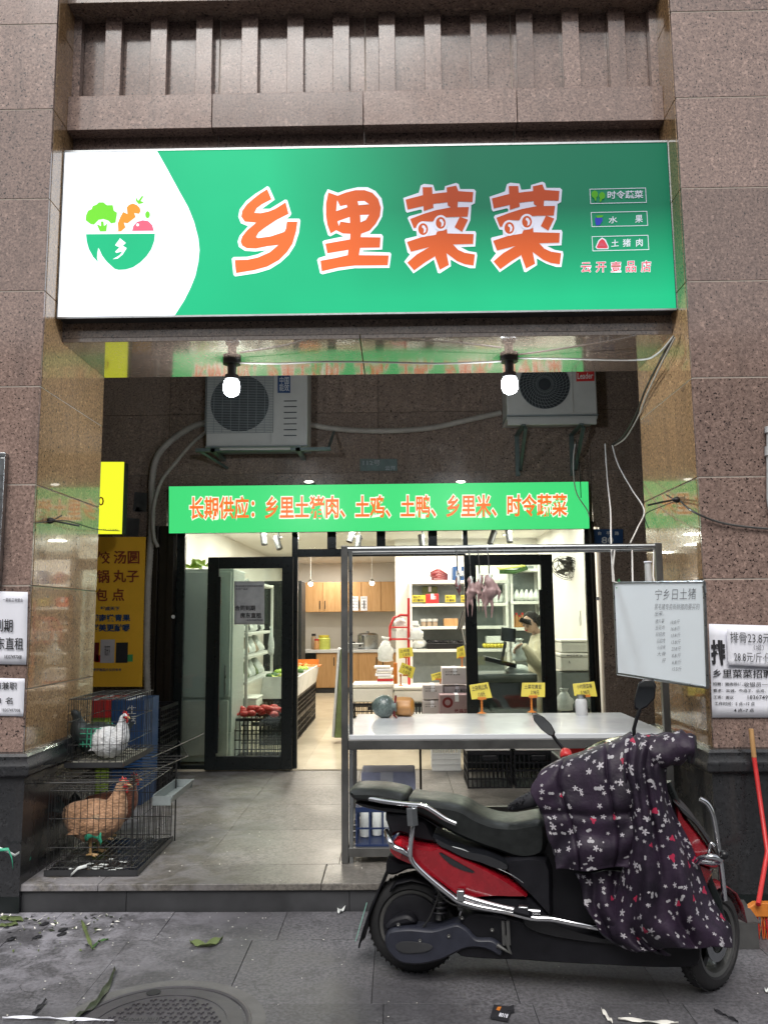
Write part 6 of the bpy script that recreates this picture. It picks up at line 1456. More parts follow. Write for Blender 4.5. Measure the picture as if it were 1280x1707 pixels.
def puff(mb, pts, w, c=(0, 0), mid=1., edge=.9, w2=None, full=None):
    """closed outline in pixels -> rounded solid between lateral offsets w and w2"""
    w2 = -w if w2 is None else w2
    cx = sum(p[0] for p in pts)/len(pts); cy = sum(p[1] for p in pts)/len(pts)
    # round the outline
    out = []
    n = len(pts)
    for i in range(n):
        a, b, c_, d = pts[i-1], pts[i], pts[(i+1) % n], pts[(i+2) % n]
        for k in range(3):
            t = k/3
            q = [.5*((2*b[j])+(c_[j]-a[j])*t+(2*a[j]-5*b[j]+4*c_[j]-d[j])*t*t+(3*b[j]-a[j]-3*c_[j]+d[j])*t**3) for j in (0, 1)]
            out.append((b[0]*(1-t)+c_[0]*t if True else q[0], b[1]*(1-t)+c_[1]*t) if full else tuple(q))
    N = len(out); sp = [(w, edge), (w+(w2-w)*.07, (1+edge)/2+.02), (w+(w2-w)*.2, mid), (w+(w2-w)*.8, mid), (w+(w2-w)*.93, (1+edge)/2+.02), (w2, edge)]
    rs = []
    for ww, s in sp:
        # inset along the outline normal rather than scaling, in pixels
        ins = (1-s)*60; r_ = []
        for i in range(N):
            a, b = out[i-1], out[(i+1) % N]; tx, ty = b[0]-a[0], b[1]-a[1]; L = math.hypot(tx, ty) or 1
            nx, ny = ty/L, -tx/L
            area = sum(out[k][0]*out[(k+1) % N][1]-out[(k+1) % N][0]*out[k][1] for k in range(N))
            sg_ = -1 if area > 0 else 1
            x, y = out[i][0]+sg_*nx*ins*1., out[i][1]+sg_*ny*ins*1.
            r_.append((x, y))
        base = [SC(x, y, 0) for x, y in r_]
        rs.append([p+NN*ww for p in base])
    mb.rings(rs, caps=False)
    for ring in (rs[0], rs[-1]): mb.poly(ring)
    return mb
Z2 = lambda l: [(560+x/3.556, 1180+y/3.556) for x, y in l]
Z3 = lambda l: [(860+x/3.048, 1100+y/3.048) for x, y in l]
def spart(mb, name, smooth=45, **kw): return build(mb, name, sc, smooth=smooth, **kw)
def wheel(c, ax, Rr, wd, name):
    c = Vector(c)
    prof = []
    for i in range(15):
        a = math.pi*i/14; prof.append((Rr-.05+.05*math.sin(a)**.75, -math.cos(a)*wd/2))
    prof += [(Rr-.062, wd*.36), (Rr-.062, -wd*.36)]
    t = build(MB().m('rubber_dark' if name == 'rear_wheel' else 'rubber').lathe(prof, c, ax, 48, closed=True), name, sc, smooth=35)
    # tread blocks
    mb = MB().m('rubber_dark'); a1 = Vector(ax).normalized(); o = a1.orthogonal().normalized(); q = a1.cross(o)
    for i in range(46):
        th = i*2*math.pi/46
        for s in (-1, 1):
            d = o*math.cos(th)+q*math.sin(th); tt = -o*math.sin(th)+q*math.cos(th)
            mb.obox(c+d*(Rr-.0015)+a1*s*wd*.17, d*.0015, (tt*.8+a1*s*.5)*.006, a1*wd*.12)
    build(mb, 'tread', t)
    rm = build(MB().m('steel_dull').lathe([(Rr-.063, -wd*.36), (Rr-.058, -wd*.42), (Rr-.073, -wd*.38), (Rr-.08, 0), (Rr-.073, wd*.38), (Rr-.058, wd*.42), (Rr-.063, wd*.36)], c, ax, 40, closed=True), 'rim', t, smooth=40)
    mb = MB().m('black_metal').lathe([(.04, -wd*.45), (.045, 0), (.04, wd*.45), (.0, wd*.47)], c, ax, 20)
    for i in range(5):
        th = i*2*math.pi/5+.3; d = o*math.cos(th)+q*math.sin(th); tt = -o*math.sin(th)+q*math.cos(th)
        mb.prism([c+d*.03-tt*.022-a1*.012, c+d*(Rr-.08)-tt*.012-a1*.012, c+d*(Rr-.08)+tt*.012-a1*.012, c+d*.03+tt*.022-a1*.012], a1*.024)
    build(mb, 'spokes', t, bevel=.002)
    return t
RR = .205
rear = SA+V(0, 0, RR)+HD*.0
wheel(rear, NN, RR, .105, 'rear_wheel')
FH = V(math.cos(R(40)), math.sin(R(40)), 0); FA = V(FH.y, -FH.x, 0)
fc_ = G(1194, 1652, 0.); front = V(fc_.x-.01, fc_.y+.03, .2)
wheel(front, FA, .2, .095, 'front_wheel')
build(MB().m('steel').lathe([(.085, .035), (.085, .04), (.05, .042), (.05, .035)], front, FA, 28, closed=True), 'brake_disc', sc)
# motor / swing arm cover
M['motor_plastic'] = simple('motor_plastic', (.02, .022, .034), .42, 0, .5, 20, .2)
spart(puff(MB().m('motor_plastic'), Z2([(325, 1300), (342, 1252), (390, 1234), (480, 1228), (600, 1236), (690, 1212), (745, 1203), (800, 1235), (850, 1285), (940, 1290), (1000, 1340), (985, 1390), (900, 1350), (800, 1345), (720, 1378), (640, 1415), (530, 1438), (430, 1432), (370, 1395), (335, 1345)]), .16, w2=.055, edge=.93), 'motor_cover')
spart(puff(MB().m('dark_plastic'), Z2([(395, 1320), (440, 1300), (560, 1310), (600, 1330), (560, 1355), (460, 1365), (410, 1350)]), .166, w2=.158, edge=.98), 'cover_relief')
spart(puff(MB().m('matt_black'), Z2([(320, 1245), (345, 1200), (400, 1175), (460, 1170), (500, 1215), (420, 1235), (350, 1260)]), .13, w2=.06), 'arm_guard')
spart(MB().m('steel').lathe([(.02, 0), (.02, .018), (.01, .02), (.01, .035), (0, .036)], SC(664, 1577, .1), NN, 6), 'axle_nut', 20)
spart(MB().m('matt_black').lathe([(0, -.06), (.13, -.055), (.135, 0), (.13, .055), (.1, .062), (.0, .066)], rear, NN, 40), 'hub_motor', 35)
for x_, y_ in ((664, 1541), (700, 1568), (748, 1560), (770, 1530), (820, 1550)): spart(MB().m('steel_dull').lathe([(.008, 0), (.008, .004), (.004, .005), (0, .003)], SC(x_, y_, .162), NN, 6), 'bolt', 20)
# shock absorber
def spring(name, a, b, rad, turns, r_, mat='matt_black'):
    a, b = Vector(a), Vector(b); t = (b-a); L = t.length; t.normalize(); o = t.orthogonal().normalized(); q = t.cross(o); N = turns*12
    return build(MB().m(mat).tube([a+t*L*i/N+(o*math.cos(i*math.pi/6)+q*math.sin(i*math.pi/6))*rad for i in range(N+1)], r_, 6).m('steel_dull').tube([a-t*.02, b+t*.02], rad*.45, 8), name, sc, smooth=60)
spring('shock_absorber', SC(732, 1525, .1), SC(738, 1462, .1), .03, 7, .006)
spring('shock_absorber', SC(720, 1525, -.1), SC(735, 1455, -.1), .03, 7, .006)
spart(MB().m('dark_plastic').tube([SC(738, 1462, .1), SC(742, 1452, .1)], .034, 12).tube([SC(735, 1462, .1), SC(752, 1468, .13)], .012, 6), 'shock_cap')
# rear mudguard (black arch) and number plate bracket
mg = [SC(x, y, 0) for x, y in ((655, 1470), (665, 1458), (690, 1452), (715, 1458), (742, 1478), (760, 1500))]
spart(MB().m('matt_black').grid([[p+NN*(.075*k)+V(0, 0, -.02*abs(k)) for k in (-1, -.6, 0, .6, 1)] for p in mg]), 'rear_mudguard', 180, recalc=False, solid=.005)
tail = [SC(x, y, 0) for x, y in ((655, 1425), (648, 1450), (636, 1478), (622, 1512), (610, 1548), (603, 1572))]
wds = [.07, .065, .06, .075, .07, .06]
spart(MB().m('matt_black').grid([[p+NN*(wd*k)+HD*(-.012*(1-abs(k))) for k in (-1, -.4, .4, 1)] for p, wd in zip(tail, wds)]), 'tail_flap', 180, recalc=False, solid=.006)
spart(puff(MB().m('matt_black'), Z2([(330, 850), (400, 870), (500, 880), (560, 910), (620, 960), (560, 940), (450, 930), (380, 960), (330, 960), (310, 920)]), .09), 'under_tail')
pt = [SC(603, 1570, -.09), SC(603, 1570, .1), SC(622, 1505, .1), SC(622, 1505, -.09)]
pt = [p-HD*.03 for p in pt]
pb = build(MB().m(simple('plate_green', (.25, .5, .42), .4)).prism(pt, HD*.003), 'number_plate', sc)
mb = MB().m('ink'); text(mb, '长沙\n036', pt[0].lerp(pt[3], .15)+NN*.01, pt[1].lerp(pt[2], .15)-NN*.01, pt[2].lerp(pt[1], .15)-NN*.01, pt[3].lerp(pt[0], .15)+NN*.01, off=.02); build(mb, 'plate_lettering', pb, recalc=False)
# seats
spart(puff(MB().m('vinyl'), [(589, 1311), (601, 1307), (640, 1308), (672, 1314), (683, 1321), (684, 1333), (682, 1338), (650, 1334), (620, 1330), (598, 1326)], .13, edge=.86), 'passenger_seat', 180)
spart(puff(MB().m('vinyl'), [(686, 1322), (705, 1324), (745, 1328), (775, 1335), (800, 1349), (828, 1359), (860, 1361), (905, 1356), (912, 1385), (905, 1412), (870, 1420), (830, 1408), (795, 1396), (755, 1378), (718, 1356), (690, 1342)], .14, edge=.86), 'main_seat', 180)
spart(puff(MB().m('black_plastic'), [(600, 1329), (640, 1336), (684, 1341), (720, 1359), (740, 1373), (700, 1352), (650, 1346), (610, 1337)], .1, edge=.97), 'seat_base')
# body side panels
spart(puff(MB().m('matt_black'), Z2([(310, 600), (380, 590), (450, 600), (500, 620), (560, 640), (600, 720), (620, 770), (500, 755), (400, 715), (345, 740), (330, 690)]), .1), 'tail_panel')
spart(puff(MB().m('paint_red'), Z2([(352, 780), (385, 732), (440, 738), (500, 762), (600, 775), (635, 760), (720, 800), (830, 850), (930, 900), (1010, 945), (1070, 985), (1140, 1045), (1080, 1055), (960, 1052), (860, 1058), (770, 1060), (700, 1020), (620, 960), (520, 895), (440, 860), (380, 830)]), .165, edge=.94), 'side_panel')
spart(puff(MB().m('lens_red'), Z2([(352, 780), (385, 735), (430, 740), (440, 800), (420, 840), (380, 820)]), .172, edge=.95), 'tail_light')
spart(puff(MB().m('paint_black'), Z2([(600, 700), (700, 745), (800, 780), (900, 800), (980, 830), (1030, 860), (1025, 900), (950, 890), (870, 860), (770, 830), (690, 790), (630, 760)]), .168, edge=.95), 'upper_trim')
spart(puff(MB().m('matt_black'), Z2([(1000, 840), (1250, 840), (1280, 1060), (1270, 1180), (1150, 1060), (1060, 975), (1020, 930)]), .15), 'seat_pillar')
spart(puff(MB().m('paint_black'), Z2([(640, 795), (700, 825), (760, 860), (838, 905), (770, 890), (700, 855)]), .169, w2=.164, edge=.99), 'side_flash')
spart(puff(MB().m('matt_black'), Z2([(780, 1065), (900, 1050), (1050, 1045), (1150, 1060), (1230, 1120), (1280, 1180), (1290, 1240), (1150, 1200), (950, 1140), (800, 1100)]), .15), 'lower_panel')
spart(puff(MB().m('matt_black'), [(895, 1395), (960, 1400), (1010, 1430), (1050, 1440), (1060, 1500), (1060, 1545), (980, 1540), (915, 1520), (900, 1460)], .09), 'inner_body')
# floorboard and battery box
spart(puff(MB().m('matt_black'), [(800, 1500), (900, 1520), (1000, 1540), (1100, 1550), (1155, 1550), (1155, 1588), (1100, 1594), (1000, 1590), (920, 1586), (862, 1582), (800, 1580), (764, 1570), (770, 1520)], .14), 'battery_box')
spart(puff(MB().m('black_plastic'), [(880, 1495), (930, 1515), (1000, 1535), (1060, 1542), (1060, 1556), (980, 1552), (900, 1538), (870, 1520)], .16), 'footboard')
mb = MB().m('steel_dull')
for x in (838, 846): mb.tube([SC(x, 1535, .165), SC(x+2, 1575, .165)], .008, 6)
mb.tube([SC(828, 1575, .165), SC(850, 1588, .165), SC(840, 1560, .165)], .01, 6); spart(mb, 'stand_lever')
# chrome rails
def rail(name, pts, rad, w=.2, mat='chrome'):
    out = []
    P3 = [SC(p[0], p[1], p[2] if len(p) > 2 else w) for p in pts]
    for i in range(len(P3)-1):
        a, b, c_, d = P3[max(i-1, 0)], P3[i], P3[i+1], P3[min(i+2, len(P3)-1)]
        for k in range(6):
            t = k/6; out.append(.5*((2*b)+(c_-a)*t+(2*a-5*b+4*c_-d)*t*t+(3*b-a-3*c_+d)*t**3))
    out.append(P3[-1]); return build(MB().m(mat).tube(out, rad, 10), name, sc, smooth=60)
rail('seat_rail', [(616, 1331, .12), (650, 1337, .15), (684, 1341, .17), (705, 1343), (722, 1352), (742, 1365), (760, 1373)], .011, .18)
rail('crash_bar', [(690, 1345, .18), (688, 1380), (684, 1415), (686, 1432), (697, 1447), (720, 1468), (750, 1492), (765, 1502), (800, 1512), (845, 1520), (885, 1530), (920, 1532), (960, 1540), (1004, 1548, .18)], .012)
rail('crash_bar_upper', [(764, 1491, .2), (790, 1500), (830, 1511), (860, 1517), (900, 1520)], .011, .205)
rail('rear_bumper', [(644, 1386, .15), (650, 1402), (656, 1411), (668, 1417), (680, 1424, .18)], .013)
rail('rear_bumper', [(644, 1386, .15), (646, 1386, -.15), (655, 1408, -.2), (684, 1424, -.2)], .012)
spart(MB().m('steel').tube([SC(686, 1347, .19), SC(688, 1375, .19)], .026, 6), 'bar_bracket'); spart(MB().m('steel').obox(SC(768, 1492, .2), HD*.016, NN*.016, V(0, 0, .022)).obox(SC(872, 1515, .21), HD*.02, NN*.014, V(0, 0, .012)), 'bar_clamp', bevel=.004)
spart(MB().m('matt_black').tube([SC(858, 1518, .21), SC(884, 1524, .25)], .014, 8), 'foot_peg')
# front: legshield, fairing, fork, fender
spart(puff(MB().m('matt_black'), [(1040, 1300), (1090, 1290), (1120, 1340), (1150, 1420), (1170, 1480), (1160, 1545), (1120, 1560), (1080, 1500), (1060, 1400)], .14), 'leg_shield')
fk = spart(puff(MB().m('paint_red'), Z3([(790, 690), (830, 760), (900, 850), (960, 930), (1000, 985), (985, 1020), (900, 1000), (850, 950), (790, 850)]), .13, edge=.93), 'front_fairing')
spart(puff(MB().m('dark_plastic'), Z3([(780, 690), (830, 720), (900, 790), (960, 880), (985, 950), (950, 900), (880, 800), (820, 745)]), .15, edge=.97), 'headlight_cowl')
spart(puff(MB().m('paint_red'), Z3([(880, 985), (975, 1020), (965, 1080), (940, 1120), (900, 1060)]), .11), 'lower_fairing')
fd_ = []
for i in range(9):
    a = R(-35+21*i); d = FH*math.cos(a+math.pi*.0)+V(0, 0, math.sin(a)); fd_.append(front+d*.232)
build(MB().m('paint_red').grid([[p+FA*(.06*k)+(front-p).normalized()*.02*abs(k) for k in (-1, -.5, 0, .5, 1)] for p in fd_[2:]]), 'front_mudguard', sc, smooth=180, recalc=False, solid=.005)
ht = SC(1085, 1300, 0)
for s in (-1, 1): spart(MB().m('black_metal').tube([front+FA*s*.075, front+FA*s*.075+V(0, 0, .17)-FH*.05, ht+FA*s*.07], [.018, .02, .024], 10), 'fork_leg')
spart(MB().m('matt_black').tube([ht+V(0, 0, -.1), ht+V(0, 0, .12)-FH*.05], .035, 12), 'steering_stem')
rail('front_guard', [(1166, 1332, .12), (1178, 1340, .12), (1188, 1360, .12), (1195, 1400, .12), (1202, 1450, .12), (1207, 1500, .1)], .011)
rail('front_guard_loop', [(1160, 1438, .2), (1168, 1430, .22), (1185, 1428, .24), (1200, 1433, .22), (1190, 1438, .2), (1165, 1436, .18)], .011)
rail('front_guard_loop', [(1180, 1424, .2), (1184, 1406, .2), (1190, 1410, .2)], .006)
spart(MB().m('black_plastic').ball(SC(1206, 1425, .22), .018, 10, 8), 'bar_end', 180)
# handlebar turned left, mirrors, windscreen
gl, gr_ = SC(960, 1262, -.2), SC(1120, 1262, .28)
spart(MB().m('black_metal').tube([gl, SC(1000, 1262, -.12), SC(1050, 1250, .05), SC(1090, 1250, .2), gr_], .013, 10), 'handlebar'); spart(MB().m('rubber').tube([gl, gl+(SC(1000, 1262, -.12)-gl)*.8], .019, 12), 'grip')
def mirror(pts, w, c, stem, label):
    mc = [SC(x, y, w) for x, y in pts]
    cc = sum(mc, Vector())/len(mc); n = V(-.25, -.95, .05).normalized()
    a = build(MB().m('black_plastic').rings([[cc+(p-cc)*k-n*d for p in mc] for k, d in ((1, 0), (1.06, .004), (1.0, .02), (.6, .034), (.1, .038))]), 'mirror_housing', sc, smooth=60); a['label'] = label
    build(MB().m('mirror').poly([cc+(p-cc)*.92+n*.001 for p in mc]), 'mirror_glass', a, recalc=False)
    build(MB().m('black_plastic').tube([SC(*q) for q in stem], .008, 8), 'mirror_stem', a, smooth=60)
mirror([(887, 1190), (893, 1189), (906, 1196), (918, 1208), (924, 1220), (922, 1227), (914, 1225), (902, 1216), (891, 1203)], -.12, 0, [(918, 1222, -.13), (930, 1238, -.14), (944, 1254, -.14), (952, 1266, -.12)], 'left mirror reflecting pale sky')
mirror([(1064, 1139), (1074, 1133), (1087, 1133), (1092, 1143), (1090, 1164), (1077, 1178), (1065, 1184), (1058, 1180), (1057, 1168)], .2, 0, [(1066, 1182, .2), (1060, 1200, .2), (1056, 1215, .19), (1057, 1235, .18)], 'right mirror reflecting the street')
M['screen'] = simple('screen', (.35, .4, .25), .08, 0, .15, 3, 0, trans=.6, coat=1)
spart(puff(MB().m('screen'), Z3([(330, 495), (380, 455), (450, 425), (520, 405), (550, 402), (570, 410), (540, 450), (480, 490), (400, 530), (350, 525)]), .0, w2=-.1, edge=.96), 'windscreen', 60)
spart(puff(MB().m('matt_black'), Z3([(240, 540), (290, 510), (330, 520), (400, 540), (520, 470), (580, 420), (590, 480), (500, 540), (400, 570), (280, 565)]), .06, w2=-.12), 'dashboard')
spart(puff(MB().m('red'), Z3([(225, 510), (230, 480), (250, 468), (280, 480), (285, 505), (255, 515)]), -.06, w2=-.14), 'red_cap', 60)

for pts_ in (((712, 1462), (726, 1480), (742, 1500), (768, 1512), (820, 1520)), ((735, 1470), (728, 1500), (716, 1530), (705, 1545))):
    rail('brake_cable', [(x_, y_, .14) for x_, y_ in pts_], .004, mat='wire_black')
for pts_ in (((738, 1408), (760, 1413), (780, 1420), (796, 1434)), ((800, 1436), (830, 1448), (855, 1460), (872, 1472))):
    rail('silver_decal', [(x_, y_, .166) for x_, y_ in pts_], .0016, mat='steel')
# ---- quilted apron draped over bars and legs
def printed_quilt():
    m, nt, bs = newmat('quilt'); p = pos(nt)
    cb = node(nt, 'ShaderNodeUVMap')
    n1 = noise(nt, p, 7, 4, .6)
    c = ramp(nt, n1, [(.35, (.009, .0055, .013)), (.65, (.03, .017, .036))])
    def layer(c, scale, off, r0, lobes, amp, col, keep, seed):
        mp = node(nt, 'ShaderNodeMapping'); mp.inputs['Location'].default_value = (off, off*1.7, 0); nt.links.new(cb.outputs[0], mp.inputs[0])
        v = node(nt, 'ShaderNodeTexVoronoi'); v.voronoi_dimensions = '2D'; v.inputs['Scale'].default_value = scale; v.inputs['Randomness'].default_value = .75
        nt.links.new(mp.outputs[0], v.inputs['Vector'])
        sub = node(nt, 'ShaderNodeVectorMath', operation='SUBTRACT'); nt.links.new(mp.outputs[0], sub.inputs[0])
        nt.links.new(v.outputs['Position'], sub.inputs[1]); s2 = node(nt, 'ShaderNodeSeparateXYZ'); nt.links.new(sub.outputs[0], s2.inputs[0])
        sc2 = node(nt, 'ShaderNodeSeparateColor'); nt.links.new(v.outputs['Color'], sc2.inputs[0])
        ang = math_(nt, 'ADD', math_(nt, 'ARCTAN2', s2.outputs[1], s2.outputs[0]), math_(nt, 'MULTIPLY', sc2.outputs[0], 6.28))
        ln = node(nt, 'ShaderNodeVectorMath', operation='LENGTH'); nt.links.new(sub.outputs[0], ln.inputs[0])
        rr = math_(nt, 'MULTIPLY', math_(nt, 'ADD', 1, math_(nt, 'MULTIPLY', math_(nt, 'COSINE', math_(nt, 'MULTIPLY', ang, lobes)), amp)), math_(nt, 'MULTIPLY', math_(nt, 'ADD', math_(nt, 'MULTIPLY', sc2.outputs[1], .6), .7), r0))
        inside = math_(nt, 'LESS_THAN', ln.outputs['Value'], rr)
        inside = math_(nt, 'MULTIPLY', inside, math_(nt, 'GREATER_THAN', sc2.outputs[2], 1-keep))
        return mixc(nt, inside, c, col)
    c = layer(c, 19, 0, .0075, 2, .45, (.36, .35, .37), .45, 1)
    c = layer(c, 17, 3.3, .0078, 5, .5, (.4, .38, .41), .5, 2)
    c = layer(c, 19, 7.1, .0045, 5, .45, (.42, .4, .42), .5, 3)
    c = layer(c, 9, 5.7, .0115, 3, .3, (.36, .02, .06), .35, 4)
    nt.links.new(c, bs.inputs['Base Color']); bs.inputs['Roughness'].default_value = .55; bs.inputs['Specular IOR Level'].default_value = .35
    bump(nt, bs, noise(nt, p, 40, 4, .6, .5), .5, .006); return m
M['quilt'] = printed_quilt()
M['lining'] = simple('lining', (.02, .02, .026), .7, 0, .3)
_uvo = [0]
def uvgrid(o, grid, faces=None):
    """cloth coordinates in metres so that the print keeps its size on the folds"""
    me = o.data; K = len(grid[0]); _uvo[0] += 1.37; uv = {}
    mid = K//2; vv = 0
    for j, row in enumerate(grid):
        if j: vv += (row[mid]-grid[j-1][mid]).length
        cum = [0]
        for i in range(1, K): cum.append(cum[-1]+(row[i]-row[i-1]).length)
        for i in range(K): uv[j*K+i] = (cum[i]-cum[mid]+_uvo[0], -vv+_uvo[0]*.7)
    l = me.uv_layers.new(name='UVMap')
    for lp in me.loops: l.data[lp.index].uv = uv[lp.vertex_index]
    return o
def drape(rows, nu, nv, fold, mat='quilt', name='quilt_panel', parent=None, thick=.012):
    """rows: (Lx, Ly, Rx, Ry, wL, wM, wR)"""
    k = len(rows); grid = []
    for j in range(nv+1):
        t = j/nv*(k-1); i = min(int(t), k-2); f = t-i; a, b, c_, d = rows[max(i-1, 0)], rows[i], rows[i+1], rows[min(i+2, k-1)]
        q = [.5*((2*b[m])+(c_[m]-a[m])*f+(2*a[m]-5*b[m]+4*c_[m]-d[m])*f*f+(3*b[m]-a[m]-3*c_[m]+d[m])*f**3) for m in range(7)]
        row = []
        for s in range(nu+1):
            u = s/nu; w_ = q[4]*(1-u)*(1-2*u)+q[5]*4*u*(1-u)+q[6]*u*(2*u-1)
            x = q[0]+(q[2]-q[0])*u; y = q[1]+(q[3]-q[1])*u
            dx, dy, dw = fold(u, j/nv)
            row.append(SC(x+dx, y+dy, w_+dw))
        grid.append(row)
    mb = MB().m(mat).grid(grid); mb.mats.append(M['lining'])
    o = build(mb, name, parent, smooth=180, recalc=False, solid=thick, sub=1); o.modifiers['thick'].material_offset_rim = 1
    return uvgrid(o, grid)
for a_, b_ in (((1060, 1240, .18), (1050, 1262, .08)), ((975, 1258, -.15), (1000, 1272, -.05))):
    rail('brake_cable', [a_, ((a_[0]+b_[0])/2-8, a_[1]-12, (a_[2]+b_[2])/2), b_], .005, mat='wire_black')
ap = thing('quilted_apron', 'dark purple quilted windproof apron with white and red prints draped over the scooter handlebars', 'scooter cover', (1., 3.6, .5))
def nz(u, v, s): return math.sin(u*7.3+v*3.1+s)+.6*math.sin(u*13.7-v*6.3+2*s)+.4*math.sin(v*17.+u*5+s*3)
def foldA(u, v):
    seam = .0
    for s0 in (.26, .62): seam -= .018*math.exp(-((v-s0)/.025)**2)
    for s0 in (.28, .74): seam -= .018*math.exp(-((u-s0+.03*math.sin(v*5))/.02)**2)
    wr = .007*math.sin(u*9+v*26+2*math.sin(u*6))+.006*nz(u, v, 1)
    e = 3*math.sin(v*23) if u < .01 else 0
    return e, 2.2*math.sin(u*11+v*3)*(v > .9)+1.5*nz(u, v, 2), seam+wr
drape([(950, 1272, 1045, 1240, -.2, -.22, -.15), (930, 1272, 1050, 1228, -.02, -.02, .05), (903, 1284, 1054, 1226, .17, .2, .2), (886, 1310, 1062, 1290, .22, .27, .3), (895, 1345, 1066, 1340, .23, .28, .32), (911, 1385, 1068, 1385, .24, .28, .31), (920, 1420, 1062, 1420, .25, .28, .3), (928, 1452, 1052, 1446, .25, .27, .28)], 60, 60, foldA, parent=ap)
def foldB(u, v):
    k = .35+.65*v
    f = k*(.026*math.sin(u*15+3*math.sin(v*3)+.6)+.014*math.sin(u*31+v*4+1))+.006*nz(u, v, 4)
    return 2.5*math.sin(v*19+u*4)*k, 3*math.sin(u*14)*(v > .9)+1.5*nz(u, v, 5), f
drape([(1040, 1240, 1110, 1222, .05, .1, .1), (1042, 1232, 1118, 1240, .22, .3, .22), (1040, 1275, 1108, 1285, .3, .34, .26), (1044, 1330, 1116, 1335, .3, .34, .22), (1046, 1385, 1142, 1388, .3, .34, .18), (1042, 1430, 1160, 1434, .28, .34, .15), (1030, 1475, 1180, 1478, .24, .34, .14), (1016, 1520, 1202, 1522, .2, .33, .14), (1020, 1555, 1216, 1548, .2, .32, .16), (1052, 1584, 1221, 1578, .2, .3, .17)], 64, 72, foldB, parent=ap)
def foldC(u, v): return 2*math.sin(v*12), 2*math.sin(u*9), .016*math.sin(u*17+v*3)+.006*nz(u, v, 6)
drape([(958, 1455, 1060, 1450, .15, .2, .2), (968, 1480, 1060, 1475, .17, .21, .2), (976, 1510, 1066, 1500, .19, .22, .22), (988, 1535, 1080, 1540, .19, .23, .24), (1000, 1555, 1100, 1572, .19, .22, .24), (1035, 1578, 1120, 1592, .18, .22, .24)], 30, 30, foldC, parent=ap)
# muff over the right grip
mf = []
for i in range(13):
    t = i/12; c_ = SC(1052+100*t, 1252-4*t+4*math.sin(t*5), .24+.04*t); rr = (.085-.012*t)*(1+.06*math.sin(i*2.1))*(1 if i else .7)
    mf.append([c_+V(.1, 0, 1).normalized()*rr*math.cos(a*math.pi/14)*(1+.05*math.sin(a*1.3+i))*(.85 if t < .9 else .7)+NN*rr*math.sin(a*math.pi/14)*(1+.05*math.sin(a*.9-i)) for a in range(28)])
uvgrid(build(MB().m('quilt').rings(mf), 'grip_muff', ap, smooth=180, recalc=False), mf)
build(MB().m('lining').tube([SC(1150, 1248, .28), SC(1156, 1249, .285)], [.06, .055], 20), 'muff_cuff', ap, smooth=180)
for i in range(320):
    tt_ = random.random(); b = SC(850+48*tt_, 1346-24*tt_+random.uniform(-7, 7)*(.3+tt_), .1+random.uniform(-.03, .04)); d = V(random.uniform(-1, .3), random.uniform(-1, 1), random.uniform(-.4, .9)).normalized()
    if i == 0: fur = MB().m('lining')
    fur.tube([b, b+d*.01, b+d*.02+V(0, 0, -.003)], [.0025, .0016, .0004], 3)
spine_ = [SC(848, 1347, .08), SC(865, 1340, .1), (SC(888, 1332, .12)), SC(900, 1320, .13)]
fur.tube(spine_, [.012, .026, .034, .02], 10)
build(fur, 'fur_trim', ap, smooth=180)

# ================================================================== STREET CLUTTER
# manhole
mc_ = V(-.93, 3.33, 0); mh = thing('manhole_cover', 'round cast iron manhole cover with cross pattern set in the pavement', 'manhole cover', mc_)
M['iron'] = simple('iron', (.095, .09, .1), .5, .35, .35, 30, .3); M['ring_concrete'] = simple('ring_concrete', (.13, .128, .125), .8, 0, .3, 60, .4)
def disc_prof(l, m, name): return build(MB().m(m).lathe(l, mc_, (0, 0, 1), 64), name, mh, smooth=25)
disc_prof([(.41, -.005), (.41, .004), (.355, .004), (.355, -.01)], 'ring_concrete', 'concrete_ring')
disc_prof([(.353, -.01), (.353, .006), (.345, .008), (.335, .006), (.333, -.004), (.325, -.004), (.325, .006), (.0, .006)], 'iron', 'lid')
build(MB().m('iron').lathe([(.27, .0062), (.27, .009), (.26, .009), (.26, .0062)], mc_, (0, 0, 1), 56, closed=True), 'raised_ring', mh, smooth=25)
for i in range(-6, 7):
    for j in range(-6, 7):
        x, y = i*.04+.02*(j % 2), j*.036
        if math.hypot(x, y) > .245 or (-.16 < x < .0 and .02 < y < .08): continue
        c_ = mc_+V(x, y, .0095)
        rt_ = Matrix.Rotation(.35, 3, 'Z')
        build(MB().m('iron').obox(c_, rt_ @ V(.014, 0, 0), rt_ @ V(0, .0028, 0), (0, 0, .003)).obox(c_+V(0, 0, .0003), rt_ @ V(.0028, 0, 0), rt_ @ V(0, .014, 0), (0, 0, .003)), 'raised_cross', mh)
build(MB().m('iron').box(mc_.x-.155, mc_.x-.01, 3.36, 3.4, .006, .009), 'name_plate', mh)
build(MB().m('ink').lathe([(.03, 0), (.03, .0015), (0, .002)], mc_+V(-.1, .285, .008), (0, 0, 1), 12), 'lift_hole', mh)
mb = MB().m('ink'); text(mb, 'HUNAN 2013', mc_+V(-.15, .035, .009), mc_+V(-.015, .035, .009), mc_+V(-.015, .065, .009), mc_+V(-.15, .065, .009), lift=.001); build(mb, 'cast_lettering', mh, recalc=False)
M['leaf_dark'] = simple('leaf_dark', (.035, .045, .025), .5, 0, .8, 40)
